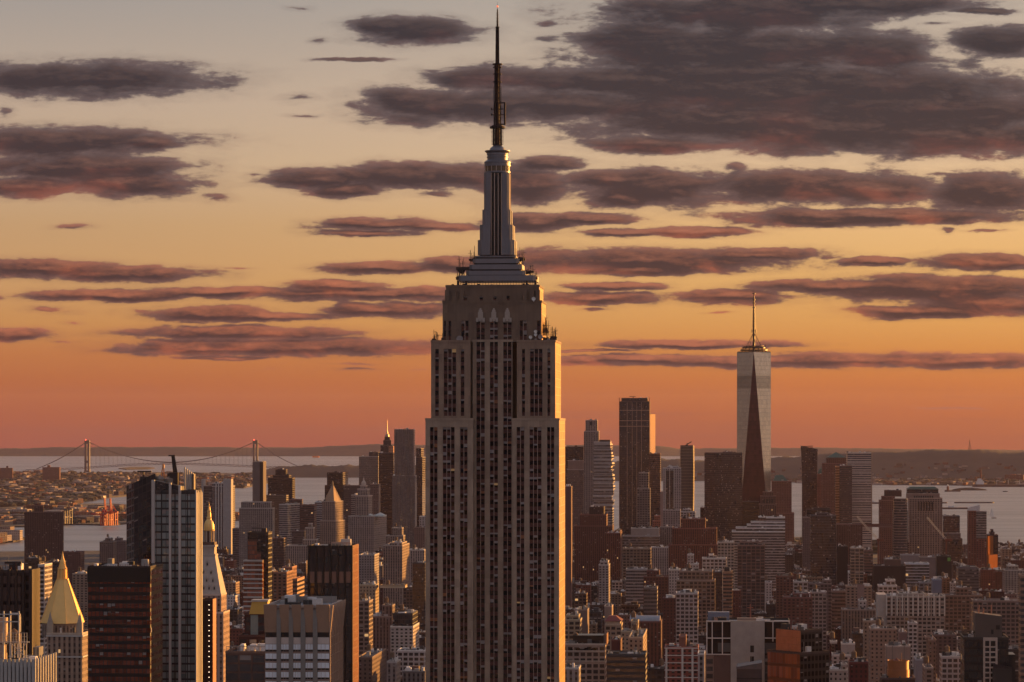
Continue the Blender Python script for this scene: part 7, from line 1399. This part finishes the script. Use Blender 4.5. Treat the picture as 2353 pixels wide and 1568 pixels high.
B('cream party-wall building with two small windows', '9', [(516, 690, None, 1290), (632, 686, None, 1238, 3)], 2000, 'brick', (0.42, 0.37, 0.33), short='the cream party-wall building', name='townhouse', dep=20, vis=1412)
B('white warehouse with a long flat roof and big dark windows', '9', [(1578, 1786, None, 1165)], 2250, 'loft', (0.6, 0.537, 0.5), short='the white flat warehouse', name='warehouse', dep=26, vis=1250, tank=1)
B('dark brown courtyard apartment house left of the slanted-penthouse tower', '9', [(1500, 1720, None, 962)], 2500, 'apart', (0.13, 0.09, 0.085), short='the brown courtyard house', name='apartment_block', dep=26, vis=1130)
B('pink-tinged blank wall tower with an orange lit edge', '9', [(1180, 1252, 1264, 940)], 2500, 'blank', (0.22, 0.15, 0.14), short='the pink blank tower', name='stair_block', vis=1060)
B('slim brown brick stair tower above low roofs near the slanted penthouse', '9', [(1455, 1528, None, 1010), (1430, 1500, None, 985, 6)], 2350, 'brick', (0.22, 0.15, 0.12), short='the brown stair tower', name='stair_block', vis=1230)
B('tan apartment block cut by the bottom edge beside the drum', '9', [(1420, 1500, None, 1272)], 2000, 'apart', (0.32, 0.25, 0.21), short='the tan edge block', name='apartment_block', vis=1410)
B('pale blue-grey panel block right of the orange drum', '9', [(1335, 1420, None, 1195)], 2150, 'blank', (0.26, 0.27, 0.3), short='the blue-grey panel block', name='apartment_block', vis=1400)
# luffing tower cranes with pale lattice jibs
def luffer(label, c, x0, y0, x1, y1, Y):
    a, b = pt(qx(c, x1), qy(c, y1), Y), pt(qx(c, x0), qy(c, y0), Y); r = root('tower_crane', label, 'crane', (a.x, a.y, 0), 0, 'tower cranes with raised jibs')
    m = MB(); d = b - a; p0 = Vector((0, 0, a.z)); L_ = d.length; u = d.normalized(); s_ = Vector((0, 1, 0)); v_ = u.cross(s_)
    cs_ = [s_ * 1.2 + v_ * 1.2, s_ * -1.2 + v_ * 1.2, s_ * 1.2 - v_ * 1.2, s_ * -1.2 - v_ * 1.2]
    for o in cs_: m.tube(p0 + o, p0 + d + o * .5, .32, 4)
    n_ = int(L_ / 4)
    for k in range(n_):
        A, B_ = p0 + u * (L_ * k / n_), p0 + u * (L_ * (k + 1) / n_)
        for i, j in ((0, 1), (1, 3), (3, 2), (2, 0)): m.tube(A + cs_[i], B_ + cs_[j], .18, 3)
    m.build('jib', M_WHITEFIN, r)
    m = MB(); m.box(-1.1, 1.1, -1.1, 1.1, 0, a.z + 1); m.build('tower_mast', M_RUST, r)
    m = MB(); m.box(-2, 9, -1.6, 1.6, a.z - 2, a.z + 1.4); m.tube((0, 0, a.z), (2.5, 0, a.z + 11), .35); m.tube((8, 0, a.z), (2.5, 0, a.z + 11), .3); m.build('cab_and_counterweight', M_RUST, r)
luffer('pale lattice crane jib rising before the striped bank tower', '8', 735, 820, 925, 1030, 4500)
luffer('pale lattice crane jib rising before the broad tan gridded tower', '8', 1362, 828, 1535, 1030, 4450)
# ------------------------------------------------------------------ the low city between the towers
LANDMARKS = list(HAND)
W4, H4 = 1177, 784
cover = np.zeros((H4, W4), dtype=bool)
rects = []   # (depth, x0, x1, ytop, idx)   idx -1 for hand-built
for s_, mx, my, (bx0, bx1), Yh, vis, yt in HAND: rects.append((Yh, bx0, bx1, yt if my == yt else yt, -1))
PAL = [('red brick', (.22, .075, .055), 'brick'), ('dark red brick', (.13, .045, .038), 'brick'), ('tan brick', (.33, .24, .17), 'apart'), ('cream', (.46, .39, .29), 'brick'), ('white', (.78, .75, .72), 'loft'),
       ('white', (.72, .69, .67), 'brick'), ('grey stone', (.27, .255, .25), 'stone'), ('dark brown', (.10, .065, .055), 'brick'), ('pale limestone', (.40, .355, .31), 'stone'), ('charcoal', (.055, .05, .052), 'loft'), ('brown loft', (.19, .125, .095), 'loft'), ('black glass', (.03, .03, .035), 'curtain'), ('orange-tan brick', (.32, .18, .11), 'apart'), ('mauve brick', (.22, .14, .13), 'brick')]
WTS = [15, 18, 7, 4, 3, 4, 6, 17, 4, 9, 13, 2, 4, 8]
fill = []; rf = random.Random(2024)
def ylim(x):
    xs = [-200, 90, 200, 290, 470, 530, 640, 720, 820, 975, 1300, 1420, 1560, 1800, 2000, 2150, 2250, 2353, 2600]
    ys = [1325, 1318, 1330, 1310, 1300, 1308, 1295, 1270, 1262, 1255, 1340, 1325, 1325, 1318, 1290, 1285, 1300, 1310, 1320]
    return np.interp(x, xs, ys)
b = 1960.0; row = 0
while b < 6350:
    half = b * .19 + 60; a = -half - rf.uniform(0, 20)
    gap_at = rf.uniform(60, 250)
    while a < half + 40:
        w_ = rf.uniform(8, 22) if rf.random() < .84 else rf.uniform(22, 44); d_ = rf.uniform(20, 30); bb = b + rf.uniform(-3, 4)
        x, y = from_grid(a + w_ / 2, bb + d_ / 2)
        gap_at -= w_
        if gap_at < 0: a += w_ + 24; gap_at = rf.uniform(200, 260); continue
        a2 = a; a += w_ + (rf.choice((0.4, .4, .4, 3, 7)))
        px = CX + F * x / (y - d_ / 2)
        if px < -140 or px > 2490: continue
        if y > 2200 and 970 < px - 25 and px + 25 < 1296 and abs(px - 1136) < 140: continue
        if any(q[0] < a2 + w_ and q[1] > a2 and q[2] < bb + d_ and q[3] > bb for q in FOOT): continue
        h_ = 12 + rf.expovariate(1 / 9.0) if rf.random() < .86 else rf.uniform(30, 62)
        h_ = min(h_, 80); Yf = y - d_ / 2; yt = HY + F * (EYE - h_ - 4) / Yf
        lim = (ylim(px) if Yf < 5000 else min(ylim(px), 1262 if Yf < 5600 else 1248)) + rf.uniform(0, 22)
        hw_ = F * w_ / 2 / Yf
        for q in HAND:
            if q[4] > Yf and q[5] and q[3][0] < px + hw_ and q[3][1] > px - hw_: lim = max(lim, q[5])
        if yt < lim: h_ = EYE - 4 - (lim - HY) * Yf / F; yt = lim
        if h_ < 9: continue
        rects.append((Yf, px - hw_, px + hw_ + F * d_ * .06 / Yf, yt, len(fill)))
        k = rf.choices(range(len(PAL)), WTS)[0]
        fill.append(dict(a=a2, b=bb, w=w_, d=d_, h=h_, x=x, y=y, px=px, yt=yt, pal=k, seen=0, Y=Yf))
    b += 31 if row % 2 == 0 else 50
    row += 1
for Yr, x0, x1, yt, idx in sorted(rects, key=lambda r: r[0]):
    i0, i1, j0 = max(0, int(x0 / 2)), min(W4, int(x1 / 2) + 1), max(0, int(yt / 2))
    if i1 <= i0 or j0 >= H4: continue
    sub = cover[j0:, i0:i1]
    if idx >= 0: fill[idx]['seen'] = int((~sub).sum())
    sub[:] = True
vis_fill = sorted([f for f in fill if f['seen'] > 0], key=lambda f: -f['seen'])
N_IND = 205
used_labels = set(o.get('label') for o in COL.objects if o.get('label'))
STYW = {'brick': 'block', 'apart': 'apartments', 'loft': 'loft', 'stone': 'block', 'curtain': 'block'}
def relation(px, yt, k, extra=''):
    c = sorted((l for l in LANDMARKS if l[0] and (l[0] not in ('long suspension bridge',))), key=lambda l: abs(l[1] - px) * 1.0 + abs(max(l[6], min(l[6] + 60, yt)) - yt) * .8)
    l = c[k]; x0, x1 = l[3]
    if px < x0 - 4: w_ = 'just left of'
    elif px > x1 + 4: w_ = 'just right of'
    elif yt > l[6]: w_ = 'in front of' if k < 3 else 'below'
    else: w_ = 'above'
    return w_ + ' ' + l[0]
def size_word(f):
    hs_ = f['h']; w_ = f['w']
    a = 'low' if hs_ < 18 else ('mid-height' if hs_ < 34 else 'tall'); b_ = 'narrow ' if w_ < 17 else ('wide ' if w_ > 30 else '')
    return (b_ + a).strip()
def unique_label(base, feats, px, yt):
    for k in range(14):
        for ft in feats:
            t = f"{base}{ft}, {relation(px, yt, k)}"
            if len(t.split()) <= 16 and t not in used_labels: used_labels.add(t); return t
    for k in range(6):
        for k2 in range(6):
            t = f"{base}, between {relation(px, yt, k).split(' of ')[-1]} and {relation(px, yt, k2 + 1).split(' of ')[-1]}"
            if k != k2 + 1 and len(t.split()) <= 16 and t not in used_labels: used_labels.add(t); return t
    return base + ', ' + relation(px, yt, 0)
def blk_parts(f, mb_w, mb_r, loc, rng, mat_i=0, detail=(2, 5)):
    n_, c, sty = PAL[f['pal']]; k = rng.uniform(.7, 1.12); c = tuple(q * k for q in c); bay, fl = STY[sty][:2]; X0, Y0, w_, d_, h_ = loc
    mb_w.prism([(X0, Y0), (X0 + w_, Y0), (X0 + w_, Y0 + d_), (X0, Y0 + d_)], 0, h_, mat_i, c, cap=False, cell=(bay * rng.uniform(.9, 1.2), fl))
    rt_ = rng.choice((.03, .04, .06, .12, .22, .45, .68)); f['roof'] = rt_
    roof_on(mb_r, X0, X0 + w_, Y0, Y0 + d_, h_, rng, (rt_, rt_ * .97, rt_ * .97), c, detail)
    mb_w.box(X0 - .35, X0 + w_ + .35, Y0 - .5, Y0 - .004, h_ - 1.0, h_ - .2, mat_i, tuple(q * .85 for q in c))
    return c
GRP = 'low-rise blocks of the city between the towers'
for f in vis_fill[:N_IND]:
    rng = random.Random(int(f['a'] * 97 + f['b'] * 13))
    ox, oy = f['x'], f['y']; r = root('city_block', '', 'building', (ox, oy, 4), -ROT, GRP); f['root'] = r
    mw, mr = MB(), MB(); c = blk_parts(f, mw, mr, (-f['w'] / 2, -f['d'] / 2, f['w'], f['d'], f['h']), rng, 0, (8, 18))
    n_, _, sty = PAL[f['pal']]; mw.build('wall', facade(sty), r); mr.build('roof', M_ROOF, r)
    ft = []
    if rng.random() < .42 and f['w'] > 12:
        water_tank(r, rng.uniform(-.3, .3) * f['w'], rng.uniform(-.2, .2) * f['d'], f['h'] - .9, rng.uniform(.8, 1.15)); ft.append(' with a water tank')
    if rng.random() < .7:
        bw, bd = rng.uniform(4, min(10, f['w'] * .5)), rng.uniform(4, 8); bx = rng.uniform(-f['w'] / 2 + 1, f['w'] / 2 - bw - 1); by = rng.uniform(-2, f['d'] / 2 - bd - 1)
        tt_ = rng.choice((c, (.5, .48, .46), (.3, .28, .27), (.12, .07, .06))); bulkhead(r, bx, bx + bw, by, by + bd, f['h'] - .9, f['h'] + rng.uniform(2.5, 5), tt_); ft.append(' with a roof hut')
    if f['roof'] > .35: ft.append(' with pale roof')
    elif f['roof'] < .06: ft.append(' with black roof')
    r['label'] = unique_label(f"{size_word(f)} {n_} {STYW[sty]}", (ft if ft else []) + [''], f['px'], f['yt'])
# everything smaller: one mass of far roofs
rest = vis_fill[N_IND:]
sty_list = sorted(set(p[2] for p in PAL)); mw, mr = MB(), MB()
for f in rest:
    rng = random.Random(int(f['a'] * 97 + f['b'] * 13)); ga, gb = f['a'], f['b']
    base_v = len(mw.v), len(mr.v)
    blk_parts(f, mw, mr, (ga, gb, f['w'], f['d'], f['h']), rng, sty_list.index(PAL[f['pal']][2]), (5, 10))
    if rng.random() < .6 and f['w'] > 9: 
        q = rng.uniform(3, 6); x = ga + rng.uniform(1, f['w'] - q - 1); k = rng.choice((.08, .2, .35, .5)); mr.box(x, x + q, gb + 8, gb + 8 + q, f['h'] - .9, f['h'] + rng.uniform(2, 5), 0, (k, k * .96, k * .93))
    if rng.random() < .3: mr.lathe([(1.8, f['h'] + 2.5), (1.8, f['h'] + 6), (0, f['h'] + 7.6)], 8, ga + f['w'] * rng.random(), gb + 12, 0, (.14, .09, .06))
o = kind(mw.build('distant_city_walls', [facade(s) for s in sty_list]), 'stuff'); o.rotation_euler = (0, 0, -ROT); o.location.z = 4; o['label'] = 'far mass of small low city blocks below the towers'; o['category'] = 'city blocks'
o2 = mr.build('roofs', M_ROOF, o)
print('fill visible', len(vis_fill), 'individual', N_IND, 'rest', len(rest))
# ------------------------------------------------------------------ far shore buildings one can tell apart
FAR = [(70, 1172, 48, 12, 'orange-lit'), (150, 1166, 60, 14, 'orange-lit'), (118, 1128, 34, 16, 'cream'), (180, 1116, 70, 18, 'pale'), (215, 1119, 50, 15, 'cream'), (255, 1115, 60, 16, 'orange-lit'), (282, 1116, 42, 17, 'cream'), (150, 1135, 58, 12, 'red brick'), (105, 1142, 40, 12, 'red brick'), (60, 1128, 70, 9, 'pale'), (20, 1136, 60, 10, 'red brick'), (45, 1186, 52, 20, 'white'), (195, 1195, 70, 22, 'orange-lit'), (168, 1190, 44, 26, 'cream'), (225, 1192, 64, 16, 'red brick'), (90, 1176, 90, 20, 'dark red'), (280, 1192, 42, 14, 'orange-lit'), (30, 1158, 60, 8, 'pale'), (110, 1200, 36, 10, 'orange-lit'), (545, 1193, 40, 12, 'orange-lit'), (220, 1180, 60, 12, 'red brick'), (10, 1150, 50, 9, 'orange-lit'), (95, 1112, 44, 12, 'red brick'),
       (520, 1114, 40, 12, 'orange-lit'), (470, 1112, 36, 14, 'red brick'), (2330, 1106, 90, 30, 'red brick'), (2170, 1103, 70, 12, 'pale'), (2090, 1105, 60, 9, 'white'), (2010, 1104, 50, 12, 'pale'), (2290, 1102, 80, 14, 'dark red'), (2130, 1108, 120, 8, 'cream'), (2230, 1112, 110, 9, 'pale'), (1860, 1108, 50, 10, 'white'), (2060, 1110, 90, 8, 'cream')]
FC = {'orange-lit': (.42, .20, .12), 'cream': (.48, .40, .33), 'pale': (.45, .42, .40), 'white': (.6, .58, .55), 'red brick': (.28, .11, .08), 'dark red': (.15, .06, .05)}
FARL = [('the far twin-bulkhead tower', 119, 0, (97, 140), 0, 0, 1072), ('the red dock cranes', 252, 0, (236, 264), 0, 0, 1165), ('the purple-brown slab', 100, 0, (55, 146), 0, 0, 1165), ('the left bridge tower', 200, 0, (194, 207), 0, 0, 1080), ('the far brown tower at the edge', 12, 0, (0, 30), 0, 0, 1075), ('the white-finned glass tower', 375, 0, (288, 465), 0, 0, 1120), ('the moored tanker', 2322, 0, (2270, 2353), 0, 0, 1110), ('the striped bank tower', 1975, 0, (1945, 2004), 0, 0, 1090), ('the small lighthouse', 2178, 0, (2170, 2185), 0, 0, 1125), ('the factory chimney', 2254, 0, (2250, 2258), 0, 0, 1095), ('the tapering glass tower', 1735, 0, (1697, 1773), 0, 0, 1090)]
LANDMARKS = FARL
for px, py, w_, h_, cn in FAR:
    X, Y = gpt(px, py, 4); r = root('waterfront_building', '', 'building', (X, Y, 4), -ROT - rnd.uniform(.2, .6), 'buildings on the far shores'); rng = random.Random(px * 7 + py)
    m = MB(); k = rng.uniform(.85, 1.15); c = tuple(q * k for q in FC[cn]); d_ = rng.uniform(18, 34); m.prism([(-w_ / 2, 0), (w_ / 2, 0), (w_ / 2, d_), (-w_ / 2, d_)], 0, h_, 0, c, cap=False, cell=(5, 4)); m.build('wall', facade('loft'), r)
    m = MB(); k = rng.choice((.08, .15, .35)); m.face([(-w_ / 2, 0, h_ - .5), (w_ / 2, 0, h_ - .5), (w_ / 2, d_, h_ - .5), (-w_ / 2, d_, h_ - .5)], 0, None, (k, k, k)); m.box(-w_ * .2, w_ * .05, 4, 12, h_ - .5, h_ + 4, 0, c); m.box(w_ * .2, w_ * .3, 6, 12, h_ - .5, h_ + 3, 0, (.3, .28, .27)); m.build('roof', M_ROOF, r)
    sz = ('wide ' if w_ > 60 else ('narrow ' if w_ < 42 else '')) + ('tall' if h_ > 19 else 'low')
    r['label'] = unique_label(f"{sz} {cn} waterfront building", [' across the water', ''], px, py)
# ------------------------------------------------------------------ street trees
LANDMARKS = list(HAND)
M_LEAF = plain('autumn_leaf', None, .9, 0, .5, .5); M_BARK = plain('bark', (.06, .045, .035), .9)
def make_tree(seed, tone):
    rt_ = random.Random(seed); mt = MB(); mt.tube((0, 0, 0), (.3, .1, 5), .35, 6, r2=.25)
    for k in range(5): a = k * 1.26; mt.tube((.25, .1, 4 + .3 * k), (2.6 * math.cos(a), 2.6 * math.sin(a), 8 + .5 * k), .18, 5, r2=.06)
    mc = MB(); cl = [(rt_.uniform(-3.2, 3.2), rt_.uniform(-3.2, 3.2), rt_.uniform(6, 11.5), rt_.uniform(1.4, 2.6)) for _ in range(13)]
    for cx, cy, cz, r_ in cl:
        tn = rt_.uniform(.6, 1.5)
        for _ in range(46):
            v_ = Vector((rt_.gauss(0, 1), rt_.gauss(0, 1), rt_.gauss(0, .8))); v_ = v_.normalized() * r_ * rt_.uniform(.5, 1.05); p = Vector((cx, cy, cz)) + v_; u = Vector((rt_.uniform(-1, 1), rt_.uniform(-1, 1), rt_.uniform(-1, 1))) * .55; w2 = Vector((rt_.uniform(-1, 1), rt_.uniform(-1, 1), rt_.uniform(-1, 1))) * .55; q = tn * rt_.uniform(.8, 1.2); mc.face((p - u, p + w2, p + u, p - w2), 0, None, (tone[0] * q, tone[1] * q, tone[2] * q))
    return mt, mc
protos = []
TREES = [(2010, 1465, 1.5), (2026, 1470, 1.3), (1998, 1478, 1.2), (1905, 1470, 1.5), (1920, 1476, 1.3), (1885, 1478, 1.2), (1520, 1478, 1.6), (1545, 1470, 1.5), (1500, 1485, 1.4), (1600, 1468, 1.5), (1578, 1480, 1.3), (1530, 1496, 1.2), (1770, 1400, 1.3), (1790, 1396, 1.2), (1745, 1405, 1.2), (2150, 1540, 1.4), (2165, 1548, 1.3), (2010, 1545, 1.3), (2350, 1430, 1.6), (1990, 1420, 1.3), (540, 1480, 1.2), (900, 1540, 1.2)]
tree_objs = []
for i, (px, py, s_) in enumerate(TREES):
    Y = F * (EYE - 4 - 12 * s_) / (py - HY); x = (px - CX) / F * Y
    if i < 3:
        mt, mc = make_tree(50 + i, ((.05, .055, .022), (.08, .062, .02), (.045, .05, .025))[i]); r = root('street_tree', '', 'tree', (0, 0, 0), 0, 'street trees among the roofs'); t1, t2 = mt.build('trunk', M_BARK, r), mc.build('crown', M_LEAF, r); protos.append((r, t1, t2))
    else:
        r0, t1, t2 = protos[i % 3]; r = r0.copy(); COL.objects.link(r)
        for t in (t1, t2): c = t.copy(); COL.objects.link(c); c.parent = r
    r.location = (x, Y, 4); r.scale = (s_ * 1.25, s_ * 1.25, s_); r.rotation_euler = (0, 0, i * 1.3)
    r['label'] = unique_label(('dark leafy autumn tree', 'yellow-green autumn tree', 'deep green bushy tree')[i % 3], [' among the roofs', ''], px, py)
